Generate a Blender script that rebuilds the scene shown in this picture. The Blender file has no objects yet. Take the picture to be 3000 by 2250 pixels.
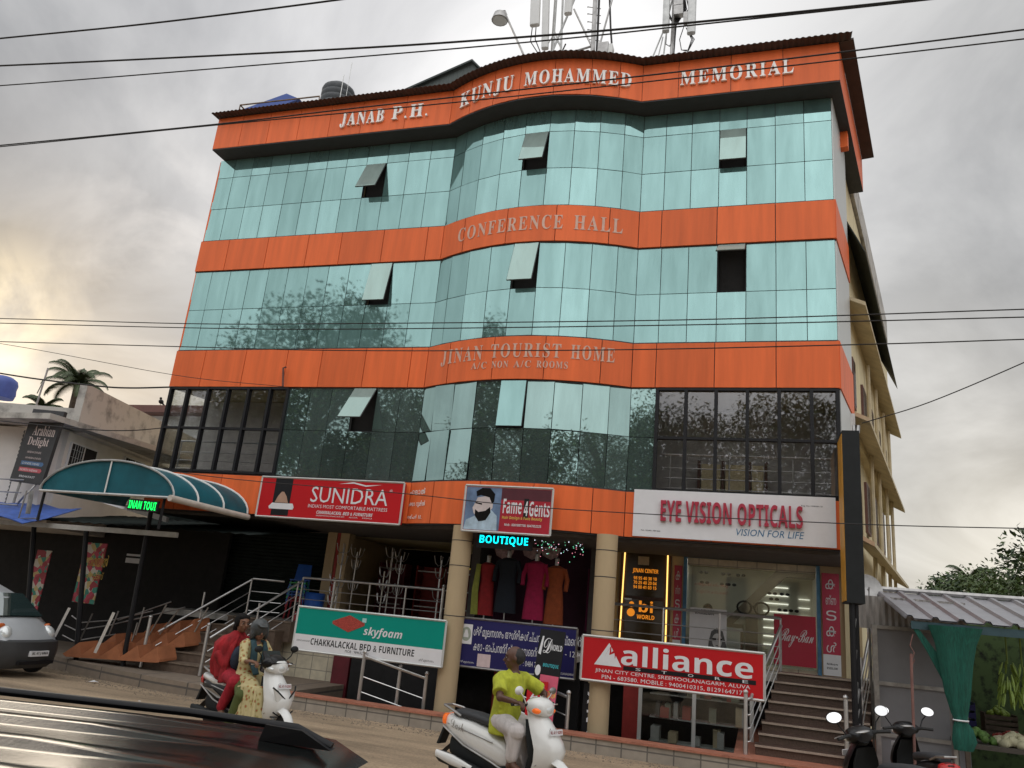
import bpy, math, random
from mathutils import Vector as V, Matrix, Euler
R = math.radians
rnd = random.Random(7)
S = bpy.context.scene
COL = S.collection

# ---------------------------------------------------------------- camera
YAW, PIT, ROL, F = -.3199, .2824, .0941, 2268.7
CAMP = V((0, -15, 2.0))
_f = V((math.sin(YAW)*math.cos(PIT), math.cos(YAW)*math.cos(PIT), math.sin(PIT)))
_r = V((math.cos(YAW), -math.sin(YAW), 0)); _u = _r.cross(_f)
CR = _r*math.cos(ROL) + _u*math.sin(ROL); CU = _u*math.cos(ROL) - _r*math.sin(ROL); CF = _f
cd = bpy.data.cameras.new('camera'); cam = bpy.data.objects.new('camera', cd); COL.objects.link(cam)
cam.matrix_world = Matrix(((CR.x, CU.x, -CF.x, CAMP.x), (CR.y, CU.y, -CF.y, CAMP.y), (CR.z, CU.z, -CF.z, CAMP.z), (0, 0, 0, 1)))
cd.sensor_width = 36; cd.lens = F/3000*36; cd.clip_end = 2000; cd.clip_start = .05
S.camera = cam

# ---------------------------------------------------------------- sky, sun, exposure
W = bpy.data.worlds.new('World'); S.world = W; W.use_nodes = True
nt = W.node_tree; nt.nodes.clear()
def N(t, **k):
    n = nt.nodes.new(t)
    for a, b in k.items(): setattr(n, a, b)
    return n
def L(a, b): nt.links.new(a, b)
def mth(op, a, b=None, c=None):
    n = N('ShaderNodeMath', operation=op)
    for i, x in enumerate((a, b, c)):
        if x is None: continue
        if isinstance(x, (int, float)): n.inputs[i].default_value = x
        else: L(x, n.inputs[i])
    return n.outputs[0]
tc = N('ShaderNodeTexCoord'); D = tc.outputs['Generated']
sep = N('ShaderNodeSeparateXYZ'); L(D, sep.inputs[0])
zz = mth('ADD', mth('MAXIMUM', sep.outputs[2], 0.0), .42)
cmb = N('ShaderNodeCombineXYZ'); L(mth('DIVIDE', sep.outputs[0], zz), cmb.inputs[0]); L(mth('DIVIDE', sep.outputs[1], zz), cmb.inputs[1]); L(mth('MULTIPLY', sep.outputs[2], .6), cmb.inputs[2])
def noise(scale, det, dist=0, rough=.55, off=(0, 0, 0)):
    mp = N('ShaderNodeMapping'); L(cmb.outputs[0], mp.inputs[0]); mp.inputs['Location'].default_value = off
    n = N('ShaderNodeTexNoise'); L(mp.outputs[0], n.inputs['Vector'])
    n.inputs['Scale'].default_value = scale; n.inputs['Detail'].default_value = det; n.inputs['Distortion'].default_value = dist; n.inputs['Roughness'].default_value = rough
    return n.outputs['Fac']
def ramp(fac, stops):
    n = N('ShaderNodeValToRGB'); L(fac, n.inputs[0]); e = n.color_ramp.elements
    while len(e) < len(stops): e.new(.5)
    for q, (p, c) in zip(e, stops): q.position = p; q.color = (*c, 1)
    return n.outputs[0]
def lobe(d, power):
    vm = N('ShaderNodeVectorMath', operation='DOT_PRODUCT'); L(D, vm.inputs[0]); vm.inputs[1].default_value = V(d).normalized()
    return mth('POWER', mth('MAXIMUM', vm.outputs['Value'], 0.0), power)
def mixc(a, b, fac, mode='MIX'):
    n = N('ShaderNodeMix', data_type='RGBA', blend_type=mode)
    if isinstance(fac, (int, float)): n.inputs[0].default_value = fac
    else: L(fac, n.inputs[0])
    for x, i in ((a, 6), (b, 7)):
        if isinstance(x, tuple): n.inputs[i].default_value = (*x, 1)
        else: L(x, n.inputs[i])
    return n.outputs[2]
n1 = noise(1.9, 8, .7, .55); n2 = noise(3.2, 6, .8, .55, (3.1, 1.7, 0))
cloud = ramp(n1, [(.36, (.325, .33, .338)), (.5, (.455, .458, .462)), (.63, (.59, .59, .588))])
SKY_BITS = [  # direction, tightness, colour added: bright and dark cloud masses of the evening sky
    ((-.30, .69, .66), 9, (.30, .29, .285)),
    ((-.74, .42, .52), 22, (-.17, -.165, -.16)),
    ((.26, .75, .60), 40, (-.20, -.20, -.20)),
    ((.30, .93, .20), 60, (-.08, -.085, -.09)),
    ((.16, .93, .33), 120, (.12, .11, .09)),
    ((.28, .95, .06), 60, (.28, .23, .14)),
    ((-.78, .60, .10), 40, (.15, .105, .04)),
    ((0, -.72, .70), 1.6, (.85, .85, .85)),
    ((-.72, .55, .42), 8, (-.09, -.09, -.085)),
    ((0, -.2, .98), 3, (.35, .35, .35))]
c = cloud
for d, p, col in SKY_BITS:
    lb = lobe(d, p)
    n = N('ShaderNodeVectorMath', operation='SCALE'); n.inputs[0].default_value = col; L(lb, n.inputs['Scale'])
    a = N('ShaderNodeVectorMath', operation='ADD'); L(c, a.inputs[0]); L(n.outputs[0], a.inputs[1]); c = a.outputs[0]
for d, p, col, lo, hi in (((-.785, .565, .25), 420, (.62, .48, .24), .40, .58), ((-.70, .70, .03), 26, (.24, .15, .05), .2, .8), ((-.66, .66, .36), 160, (.18, .165, .15), .45, .62)):
    mr = N('ShaderNodeMapRange'); L(n2, mr.inputs[0]); mr.inputs[1].default_value = lo; mr.inputs[2].default_value = hi
    lb = mth('MULTIPLY', lobe(d, p), mr.outputs[0])
    n = N('ShaderNodeVectorMath', operation='SCALE'); n.inputs[0].default_value = col; L(lb, n.inputs['Scale'])
    a = N('ShaderNodeVectorMath', operation='ADD'); L(c, a.inputs[0]); L(n.outputs[0], a.inputs[1]); c = a.outputs[0]
SUN_AZ, SUN_EL = R(-52), R(14)
sk = N('ShaderNodeTexSky', sky_type='NISHITA', sun_disc=False, sun_elevation=SUN_EL, sun_rotation=SUN_AZ)
bg1 = N('ShaderNodeBackground'); L(sk.outputs[0], bg1.inputs[0]); bg1.inputs[1].default_value = .08
bg2 = N('ShaderNodeBackground'); L(c, bg2.inputs[0]); bg2.inputs[1].default_value = 1.0
mx = N('ShaderNodeMixShader'); mx.inputs[0].default_value = .93; L(bg1.outputs[0], mx.inputs[1]); L(bg2.outputs[0], mx.inputs[2])
out = N('ShaderNodeOutputWorld'); L(mx.outputs[0], out.inputs[0])
ld = bpy.data.lights.new('sun', 'SUN'); ld.energy = .8; ld.angle = R(25); ld.color = (1, .86, .68)
sun = bpy.data.objects.new('sun', ld); COL.objects.link(sun)
sun.rotation_euler = (V((math.sin(SUN_AZ)*math.cos(SUN_EL), math.cos(SUN_AZ)*math.cos(SUN_EL), math.sin(SUN_EL)))).to_track_quat('Z', 'Y').to_euler()
S.view_settings.view_transform = 'Standard'; S.view_settings.look = 'None'; S.view_settings.gamma = 1; S.view_settings.exposure = .3
S.cycles.max_bounces = 6; S.cycles.use_denoising = True; S.cycles.sample_clamp_indirect = 4

# ---------------------------------------------------------------- helpers
def at(u, v, x=None, y=None, z=None):
    """the point on a plane x=, y= or z= seen at (u, v) of the 2212 x 1659 survey picture"""
    d = CR*((u*1.35624-1500)/F) - CU*((v*1.35624-1125)/F) + CF
    if y is not None: t = (y-CAMP.y)/d.y
    elif z is not None: t = (z-CAMP.z)/d.z
    else: t = (x-CAMP.x)/d.x
    return CAMP + d*t
class MB:
    def __init__(s): s.v = []; s.f = []; s.m = []; s.k = 0
    def add(s, vs, fs):
        b = len(s.v); s.v += [V(q) for q in vs]; s.f += [tuple(i+b for i in f) for f in fs]; s.m += [s.k]*len(fs); return s
    def box(s, a, b, M=None):
        x0, y0, z0 = a; x1, y1, z1 = b
        vs = [V(p) for p in ((x0, y0, z0), (x1, y0, z0), (x1, y1, z0), (x0, y1, z0), (x0, y0, z1), (x1, y0, z1), (x1, y1, z1), (x0, y1, z1))]
        if M: vs = [M @ p for p in vs]
        return s.add(vs, [(3, 2, 1, 0), (4, 5, 6, 7), (0, 1, 5, 4), (1, 2, 6, 5), (2, 3, 7, 6), (3, 0, 4, 7)])
    def cbox(s, c, d, M=None):
        return s.box([c[i]-d[i]/2 for i in range(3)], [c[i]+d[i]/2 for i in range(3)], M)
    def tube(s, pts, r, n=8, cap=True, flat=1.0):
        pts = [V(p) for p in pts]; rs = r if isinstance(r, (list, tuple)) else [r]*len(pts)
        vs = []; up = None
        for i, p in enumerate(pts):
            t = (pts[min(i+1, len(pts)-1)] - pts[max(i-1, 0)]).normalized()
            if up is None: up = V((0, 0, 1)) if abs(t.z) < .9 else V((0, 1, 0))
            a = t.cross(up).normalized(); b = a.cross(t).normalized(); up = b
            for k in range(n):
                q = 2*math.pi*k/n; vs.append(p + a*(math.cos(q)*rs[i]) + b*(math.sin(q)*rs[i]*flat))
        fs = []
        for i in range(len(pts)-1):
            for k in range(n): fs.append((i*n+k, i*n+(k+1) % n, (i+1)*n+(k+1) % n, (i+1)*n+k))
        if cap: fs.append(tuple(range(n))[::-1]); fs.append(tuple((len(pts)-1)*n+k for k in range(n)))
        return s.add(vs, fs)
    def lathe(s, prof, c=(0, 0, 0), n=16, M=None):
        vs = []; c = V(c)
        for r_, z in prof:
            for k in range(n):
                q = 2*math.pi*k/n; p = V((r_*math.cos(q), r_*math.sin(q), z)); vs.append((M @ p if M else p)+c)
        m = len(prof); fs = [(i*n+k, i*n+(k+1) % n, (i+1)*n+(k+1) % n, (i+1)*n+k) for i in range(m-1) for k in range(n)]
        fs.append(tuple(range(n))[::-1]); fs.append(tuple((m-1)*n+k for k in range(n)))
        return s.add(vs, fs)
    def ball(s, c, r, n=12, m=8, M=None):
        r = (r, r, r) if isinstance(r, (int, float)) else r
        vs = []; c = V(c)
        for i in range(m+1):
            t = math.pi*i/m
            for k in range(n):
                q = 2*math.pi*k/n; p = V((r[0]*math.sin(t)*math.cos(q), r[1]*math.sin(t)*math.sin(q), r[2]*math.cos(t))); vs.append((M @ p if M else p)+c)
        fs = [(i*n+k, (i+1)*n+k, (i+1)*n+(k+1) % n, i*n+(k+1) % n) for i in range(m) for k in range(n)]
        return s.add(vs, fs)
    def loft(s, rings, cap=True, close=True):
        n = len(rings[0]); vs = [p for r_ in rings for p in r_]; fs = []
        for i in range(len(rings)-1):
            for k in range(n if close else n-1): fs.append((i*n+k, i*n+(k+1) % n, (i+1)*n+(k+1) % n, (i+1)*n+k))
        if cap: fs.append(tuple(range(n))[::-1]); fs.append(tuple((len(rings)-1)*n+k for k in range(n)))
        return s.add(vs, fs)
    def quad(s, a, b, c, d): return s.add((a, b, c, d), [(0, 1, 2, 3)])
    def prism(s, poly, ext):
        n = len(poly); poly = [V(p) for p in poly]; ext = V(ext)
        return s.add(poly+[p+ext for p in poly], [tuple(range(n))[::-1], tuple(range(n, 2*n))] + [(i, (i+1) % n, n+(i+1) % n, n+i) for i in range(n)])
def ring(c, ry, rz, n=14, e=2.6, ax='x', tilt=0):
    out = []
    for k in range(n):
        q = 2*math.pi*k/n; ca, sa = math.cos(q), math.sin(q)
        a = math.copysign(abs(ca)**(2/e), ca)*ry; b = math.copysign(abs(sa)**(2/e), sa)*rz
        out.append(V(c) + (V((tilt*b, a, b)) if ax == 'x' else V((a, b, tilt*a))))
    return out
def tag(o, label=None, cat=None, group=None, kind=None):
    for k, v_ in (('label', label), ('category', cat), ('group', group), ('kind', kind)):
        if v_: o[k] = v_
    return o
def thing(name, label, cat, loc=(0, 0, 0), rz=0, group=None):
    o = bpy.data.objects.new(name, None); COL.objects.link(o); o.empty_display_size = .1
    o.location = loc; o.rotation_euler = (0, 0, rz)
    o.matrix_world = Matrix.Translation(V(loc)) @ Matrix.Rotation(rz, 4, 'Z')
    return tag(o, label, cat, group)
def root_of(o):
    while o.parent: o = o.parent
    return o
def part(name, mb, mat, parent=None, smooth=False, world=True, bevel=0, mesh=None):
    me = mesh or bpy.data.meshes.new(name)
    if mesh is None:
        vs = mb.v
        if parent is not None and world:
            t = root_of(parent); M = (Matrix.Translation(t.location) @ t.rotation_euler.to_matrix().to_4x4()).inverted(); vs = [M @ p for p in vs]
        me.from_pydata([tuple(p) for p in vs], [], mb.f)
        mats = mat if isinstance(mat, (list, tuple)) else [mat]
        for m in mats: me.materials.append(m)
        if len(mats) > 1: me.polygons.foreach_set('material_index', mb.m)
        if smooth: me.polygons.foreach_set('use_smooth', [True]*len(me.polygons))
        me.update()
    o = bpy.data.objects.new(name, me); COL.objects.link(o)
    if parent is not None: o.parent = parent
    if bevel:
        b = o.modifiers.new('bevel', 'BEVEL'); b.width = bevel; b.segments = 2; b.limit_method = 'ANGLE'
    if smooth and not bevel:
        try: me.set_sharp_from_angle(angle=R(45))
        except Exception: pass
    return o
def struct(name, mb, mat, smooth=False): return tag(part(name, mb, mat, smooth=smooth), kind='structure')
def solo(name, mb, mat, label, cat, group=None, smooth=False, bevel=0):
    return tag(part(name, mb, mat, smooth=smooth, bevel=bevel), label, cat, group)
def copy_tree(o, parent=None):
    c = o.copy(); COL.objects.link(c)
    if parent is not None: c.parent = parent
    for ch in list(o.children): copy_tree(ch, c)
    return c
class Fr:
    """a flat frame: origin (lower left), right and up directions"""
    def __init__(s, o, r=(1, 0, 0), u=(0, 0, 1)):
        s.o = V(o); s.r = V(r).normalized(); s.u = V(u).normalized(); s.n = s.r.cross(s.u)
    def __call__(s, a, b, c=0): return s.o + s.r*a + s.u*b + s.n*c
def serif(t): return ''.join(chr(0x1D400+ord(c)-65) if 'A' <= c <= 'Z' else chr(0x1D41A+ord(c)-97) if 'a' <= c <= 'z' else c for c in t)
def bold(t): return ''.join(chr(0x1D5D4+ord(c)-65) if 'A' <= c <= 'Z' else chr(0x1D5EE+ord(c)-97) if 'a' <= c <= 'z' else chr(0x1D7EC+ord(c)-48) if '0' <= c <= '9' else c for c in t)
def boldit(t): return ''.join(chr(0x1D63C+ord(c)-65) if 'A' <= c <= 'Z' else chr(0x1D656+ord(c)-97) if 'a' <= c <= 'z' else c for c in t)
def script(t): return ''.join(chr(0x1D4D0+ord(c)-65) if 'A' <= c <= 'Z' else chr(0x1D4EA+ord(c)-97) if 'a' <= c <= 'z' else c for c in t)
_tc = {}
def glyphs(t, ext, sp=1):
    if (t, ext) not in _tc:
        cu = bpy.data.curves.new('lettering', 'FONT'); cu.body = t; cu.resolution_u = 2; cu.space_character = sp; cu.extrude = .5 if ext else 0
        o = bpy.data.objects.new('lettering', cu); COL.objects.link(o)
        me = bpy.data.meshes.new_from_object(o.evaluated_get(bpy.context.evaluated_depsgraph_get()))
        vs = [q.co.copy() for q in me.vertices]; fs = [tuple(p.vertices) for p in me.polygons]
        bpy.data.objects.remove(o); bpy.data.curves.remove(cu); bpy.data.meshes.remove(me)
        x0 = min(q.x for q in vs); x1 = max(q.x for q in vs); y0 = min(q.y for q in vs); y1 = max(q.y for q in vs)
        _tc[(t, ext)] = ([((q.x-x0)/(x1-x0), (q.y-y0)/(y1-y0), q.z+.5 if ext else 0) for q in vs], fs)
    return _tc[(t, ext)]
def text(mb, t, fr, a, b, w, h, depth=0, c=.004, shear=0):
    vs, fs = glyphs(t, depth > 0)
    return mb.add([fr(a+x*w+y*h*shear, b+y*h, c+z*depth) for x, y, z in vs], fs)
def flat(mb, fr, pts, c=.003):
    return mb.add([fr(a, b, c) for a, b in pts], [tuple(range(len(pts)))])
def disc(mb, fr, a, b, ra, rb, c=.003, n=16): return flat(mb, fr, [(a+ra*math.cos(6.2832*k/n), b+rb*math.sin(6.2832*k/n)) for k in range(n)], c)
def remesh(name, mb, mat, parent, voxel=.012, it=4, fac=.5):
    """weld overlapping limbs into one continuous surface"""
    me = bpy.data.meshes.new(name); me.from_pydata([tuple(p) for p in mb.v], [], mb.f)
    o = bpy.data.objects.new(name, me); COL.objects.link(o)
    m = o.modifiers.new('r', 'REMESH'); m.mode = 'VOXEL'; m.voxel_size = voxel; m.use_smooth_shade = True
    m = o.modifiers.new('s', 'SMOOTH'); m.iterations = it; m.factor = fac
    m2 = bpy.data.meshes.new_from_object(o.evaluated_get(bpy.context.evaluated_depsgraph_get()))
    bpy.data.objects.remove(o); bpy.data.meshes.remove(me)
    m2.materials.clear(); m2.materials.append(mat); m2.polygons.foreach_set('use_smooth', [True]*len(m2.polygons)); m2.name = name
    o = bpy.data.objects.new(name, m2); COL.objects.link(o); o.parent = parent
    return o

# ---------------------------------------------------------------- materials
def mat(name, col, rough=.6, metal=0, var=.15, scale=6, bump=0, stretch=(1, 1, 1), dirt=None, emit=0, spec=.5, coat=0, alpha=1, grit=0, isl=0):
    m = bpy.data.materials.new(name); m.use_nodes = True; t = m.node_tree; p = t.nodes['Principled BSDF']
    p.inputs['Roughness'].default_value = rough; p.inputs['Metallic'].default_value = metal; p.inputs['Specular IOR Level'].default_value = spec
    if coat: p.inputs['Coat Weight'].default_value = coat; p.inputs['Coat Roughness'].default_value = .08
    if alpha < 1: p.inputs['Alpha'].default_value = alpha
    co = t.nodes.new('ShaderNodeTexCoord'); mp = t.nodes.new('ShaderNodeMapping'); mp.inputs['Scale'].default_value = stretch
    t.links.new(co.outputs['Object'], mp.inputs[0])
    nz = t.nodes.new('ShaderNodeTexNoise'); nz.inputs['Scale'].default_value = scale; nz.inputs['Detail'].default_value = 6; nz.inputs['Roughness'].default_value = .6
    t.links.new(mp.outputs[0], nz.inputs['Vector'])
    rp = t.nodes.new('ShaderNodeValToRGB'); t.links.new(nz.outputs['Fac'], rp.inputs[0]); e = rp.color_ramp.elements
    lo = dirt if dirt else [q*(1-var) for q in col]
    e[0].position = .3; e[0].color = (*lo, 1); e[1].position = .68 if not dirt else .52; e[1].color = (*[min(1, q*(1+var*.6)) for q in col], 1)
    oc = rp.outputs[0]
    if grit:
        n2 = t.nodes.new('ShaderNodeTexNoise'); n2.inputs['Scale'].default_value = 28; n2.inputs['Detail'].default_value = 8; n2.inputs['Roughness'].default_value = .75
        t.links.new(co.outputs['Object'], n2.inputs['Vector']); r2 = t.nodes.new('ShaderNodeMapRange'); r2.inputs[1].default_value = .3; r2.inputs[2].default_value = .7; r2.inputs[3].default_value = 1-.45*grit; r2.inputs[4].default_value = 1+.2*grit
        t.links.new(n2.outputs['Fac'], r2.inputs[0]); m2 = t.nodes.new('ShaderNodeMix'); m2.data_type = 'RGBA'; m2.blend_type = 'MULTIPLY'; m2.inputs[0].default_value = 1
        t.links.new(oc, m2.inputs[6]); t.links.new(r2.outputs[0], m2.inputs[7]); oc = m2.outputs[2]
    if isl:
        gn = t.nodes.new('ShaderNodeNewGeometry'); r3 = t.nodes.new('ShaderNodeMapRange'); r3.inputs[3].default_value = 1-isl; r3.inputs[4].default_value = 1+isl*.6
        t.links.new(gn.outputs['Random Per Island'], r3.inputs[0]); m3 = t.nodes.new('ShaderNodeMix'); m3.data_type = 'RGBA'; m3.blend_type = 'MULTIPLY'; m3.inputs[0].default_value = 1
        t.links.new(oc, m3.inputs[6]); t.links.new(r3.outputs[0], m3.inputs[7]); oc = m3.outputs[2]
    t.links.new(oc, p.inputs['Base Color'])
    if bump:
        b = t.nodes.new('ShaderNodeBump'); b.inputs['Strength'].default_value = bump; b.inputs['Distance'].default_value = .02
        t.links.new(nz.outputs['Fac'], b.inputs['Height']); t.links.new(b.outputs[0], p.inputs['Normal'])
    if emit: t.links.new(rp.outputs[0], p.inputs['Emission Color']); p.inputs['Emission Strength'].default_value = emit
    return m
def bricks(m, c1, c2, cm, w, h, mortar=.012, ax='xz', rough=.55):
    """tile joints over a surface, in metres"""
    t = m.node_tree; p = t.nodes['Principled BSDF']; co = t.nodes.new('ShaderNodeTexCoord'); s = t.nodes.new('ShaderNodeSeparateXYZ'); k = t.nodes.new('ShaderNodeCombineXYZ')
    t.links.new(co.outputs['Object'], s.inputs[0]); t.links.new(s.outputs[ax[0].upper()], k.inputs[0]); t.links.new(s.outputs[ax[1].upper()], k.inputs[1])
    b = t.nodes.new('ShaderNodeTexBrick'); t.links.new(k.outputs[0], b.inputs['Vector']); b.offset = 0
    b.inputs['Scale'].default_value = 1; b.inputs['Brick Width'].default_value = w; b.inputs['Row Height'].default_value = h; b.inputs['Mortar Size'].default_value = mortar
    b.inputs['Color1'].default_value = (*c1, 1); b.inputs['Color2'].default_value = (*c2, 1); b.inputs['Mortar'].default_value = (*cm, 1)
    nz = t.nodes.new('ShaderNodeTexNoise'); nz.inputs['Scale'].default_value = 7; nz.inputs['Detail'].default_value = 5
    t.links.new(co.outputs['Object'], nz.inputs['Vector'])
    mx = t.nodes.new('ShaderNodeMix'); mx.data_type = 'RGBA'; mx.blend_type = 'MULTIPLY'; mx.inputs[0].default_value = .5
    t.links.new(b.outputs['Color'], mx.inputs[6]); t.links.new(nz.outputs['Fac'], mx.inputs[7])
    g = t.nodes.new('ShaderNodeBrightContrast'); g.inputs[1].default_value = .04; t.links.new(mx.outputs[2], g.inputs[0])
    t.links.new(g.outputs[0], p.inputs['Base Color']); return m
def glass_mix(name, refl, body, fac, rough=.02, clear=False, dust=.12):
    """coated glass: mirror of the street mixed with a body colour (or a tinted see-through)"""
    m = bpy.data.materials.new(name); m.use_nodes = True; t = m.node_tree; t.nodes.clear()
    o = t.nodes.new('ShaderNodeOutputMaterial'); g = t.nodes.new('ShaderNodeBsdfGlossy'); g.inputs['Color'].default_value = (*refl, 1); g.inputs['Roughness'].default_value = rough
    b = t.nodes.new('ShaderNodeBsdfTransparent' if clear else 'ShaderNodeBsdfDiffuse'); b.inputs['Color'].default_value = (*body, 1)
    mx = t.nodes.new('ShaderNodeMixShader'); t.links.new(b.outputs[0], mx.inputs[1]); t.links.new(g.outputs[0], mx.inputs[2])
    co = t.nodes.new('ShaderNodeTexCoord'); mp = t.nodes.new('ShaderNodeMapping'); mp.inputs['Scale'].default_value = (2.2, 2.2, .35)
    nz = t.nodes.new('ShaderNodeTexNoise'); nz.inputs['Scale'].default_value = 1.6; nz.inputs['Detail'].default_value = 7; nz.inputs['Roughness'].default_value = .65
    t.links.new(co.outputs['Object'], mp.inputs[0]); t.links.new(mp.outputs[0], nz.inputs['Vector'])
    mr = t.nodes.new('ShaderNodeMapRange'); mr.inputs[1].default_value = .3; mr.inputs[2].default_value = .7; mr.inputs[3].default_value = fac-dust; mr.inputs[4].default_value = fac+dust*.5
    t.links.new(nz.outputs['Fac'], mr.inputs[0])
    if not clear:
        gn = t.nodes.new('ShaderNodeNewGeometry'); r3 = t.nodes.new('ShaderNodeMapRange'); r3.inputs[3].default_value = -.13; r3.inputs[4].default_value = .11; t.links.new(gn.outputs['Random Per Island'], r3.inputs[0])
        ad = t.nodes.new('ShaderNodeMath'); t.links.new(mr.outputs[0], ad.inputs[0]); t.links.new(r3.outputs[0], ad.inputs[1]); t.links.new(ad.outputs[0], mx.inputs[0])
    else: t.links.new(mr.outputs[0], mx.inputs[0])
    t.links.new(mx.outputs[0], o.inputs[0]); return m
    t.links.new(mr.outputs[0], mx.inputs[0]); t.links.new(mx.outputs[0], o.inputs[0])
    return m
M = {}
M['orange'] = mat('orange_cladding', (.78, .15, .038), .5, var=.16, scale=2.2, stretch=(2.2, 2.2, .18), bump=.02, spec=.3, isl=.10)
M['joint'] = mat('dark_joint', (.03, .032, .034), .6)
M['teal'] = glass_mix('teal_mirror_glass', (.35, .55, .535), (.165, .30, .29), .56, rough=.03, dust=.14)
M['tealdark'] = glass_mix('teal_mirror_glass_lower', (.42, .60, .57), (.11, .155, .147), .60, dust=.10)
M['smoke'] = glass_mix('smoked_glass', (.7, .7, .72), (.74, .73, .73), .20, clear=True, dust=.03)
M['clear'] = glass_mix('shop_glass', (.9, .9, .9), (.88, .91, .9), .055, clear=True, dust=.02)
M['alu'] = mat('aluminium_panel', (.55, .56, .54), .4, .2, var=.08, stretch=(6, 6, .3))
M['cream'] = mat('cream_render', (.70, .60, .38), .85, var=.14, scale=2, stretch=(1, 1, .4), bump=.05)
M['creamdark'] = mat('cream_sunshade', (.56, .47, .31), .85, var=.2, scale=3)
M['brown'] = mat('brown_paint', (.12, .05, .04), .6)
M['eave'] = mat('brown_roof_sheet', (.065, .050, .045), .75, var=.3, scale=3)
M['soffit'] = mat('dark_soffit', (.045, .046, .05), .7)
M['white'] = mat('white_paint', (.75, .75, .73), .5, var=.06)
M['offwhite'] = mat('off_white_render', (.76, .72, .68), .85, var=.1, scale=2, bump=.05)
M['concrete'] = mat('weathered_concrete', (.42, .40, .37), .9, var=.3, scale=2.5, bump=.2, dirt=(.22, .21, .195))
M['steel'] = mat('stainless_steel', (.58, .57, .56), .28, .82, var=.1)
M['grime'] = mat('dull_steel', (.36, .35, .34), .4, .9, var=.3)
M['black'] = mat('black_paint', (.008, .008, .010), .5, var=.3, spec=.3)
M['blackpl'] = mat('black_plastic', (.014, .016, .017), .7, var=.2, spec=.3)
M['rubber'] = mat('rubber', (.018, .018, .018), .85, var=.3)
M['shutter'] = mat('dark_green_shutter', (.024, .031, .029), .9, var=.3, scale=3, spec=.05)
M['column'] = mat('tan_column_paint', (.46, .35, .21), .7, var=.12, scale=2, stretch=(1, 1, .3))
M['red'] = mat('red_sign', (.50, .015, .02), .35, var=.06, scale=1, spec=.2)
M['redpaint'] = mat('red_paint', (.33, .03, .025), .6, var=.2)
M['maroon'] = mat('maroon_paint', (.13, .012, .02), .6, var=.2)
M['tealsign'] = mat('teal_sign', (.0, .26, .20), .4, var=.05, scale=1, spec=.2)
M['navy'] = mat('navy_sign', (.022, .02, .10), .4, var=.1, scale=1, spec=.2)
M['signwhite'] = mat('sign_white', (.70, .70, .72), .45, var=.04)
M['silver'] = mat('faded_letter', (.64, .42, .33), .6, var=.15, scale=9)
M['letter'] = mat('raised_letter', (.88, .86, .83), .4, var=.05)
M['tile'] = bricks(mat('kerb_tiles', (.5, .5, .5), .8), (.40, .34, .27), (.33, .28, .22), (.12, .10, .08), .42, .34, .012)
M['creamtile'] = bricks(mat('cream_tiles', (.5, .5, .5), .35), (.78, .70, .52), (.72, .64, .47), (.35, .31, .24), .4, .3, .01)
M['terracotta'] = mat('red_floor_tile', (.42, .16, .10), .6, var=.25, scale=4, bump=.05, grit=.7)
M['granite'] = mat('brown_granite', (.10, .065, .05), .35, var=.4, scale=40)
M['nosing'] = mat('stair_nosing', (.36, .29, .23), .6, var=.2)
M['road'] = mat('dusty_asphalt', (.37, .275, .18), .95, var=.4, scale=1.1, bump=.3, stretch=(.4, 1.8, 1), grit=1)
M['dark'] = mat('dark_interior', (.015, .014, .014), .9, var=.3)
M['dim'] = mat('dim_interior', (.10, .09, .085), .9, var=.2)
M['led'] = mat('cyan_led', (.0, .75, .85), .5, emit=1.6, var=.02)
M['ledg'] = mat('green_led', (.0, .95, .12), .5, emit=1.3, var=.02)
M['ledy'] = mat('warm_led_strip', (1, .62, .16), .5, emit=1.5, var=.05)
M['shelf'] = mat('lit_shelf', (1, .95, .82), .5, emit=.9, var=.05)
M['orangeglow'] = mat('lit_orange_letter', (.95, .30, .02), .5, emit=.55, var=.05)
M['wire'] = mat('cable_black', (.02, .018, .018), .7)
M['skin'] = mat('brown_skin', (.20, .095, .055), .55, var=.1, scale=12)
M['skind'] = mat('dark_brown_skin', (.10, .045, .028), .5, var=.1, scale=12)
M['hair'] = mat('black_hair', (.007, .006, .006), .75, var=.4, spec=.15, scale=60, stretch=(1, 1, .2))
M['whitepaint'] = mat('white_gloss_paint', (.72, .72, .70), .22, var=.04, coat=.6)
M['blackgloss'] = mat('black_gloss_paint', (.006, .006, .007), .35, var=.2, spec=.3, coat=.15)
M['mirror'] = mat('mirror_glass', (.9, .9, .9), .03, 1, var=.01)
M['seat'] = mat('seat_vinyl', (.03, .032, .036), .6, var=.2, bump=.05, scale=30)
M['amber'] = mat('amber_lens', (.85, .16, .02), .2, emit=.25, var=.1)
M['ambero'] = mat('unlit_amber_lens', (.50, .11, .02), .2, var=.1)
M['redlens'] = mat('red_lens', (.5, .02, .02), .2, var=.1)
M['headlens'] = mat('headlamp_lens', (.75, .78, .78), .08, .3, var=.1)
M['leaf'] = mat('leaf_green', (.075, .12, .035), .6, var=.5, scale=2.5)
M['leaf2'] = mat('leaf_dark', (.028, .055, .022), .6, var=.5, scale=2.5)
M['palm'] = mat('palm_leaf', (.06, .085, .035), .6, var=.4, scale=3)
M['bark'] = mat('bark', (.10, .075, .055), .9, var=.4, scale=6, bump=.4)
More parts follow.
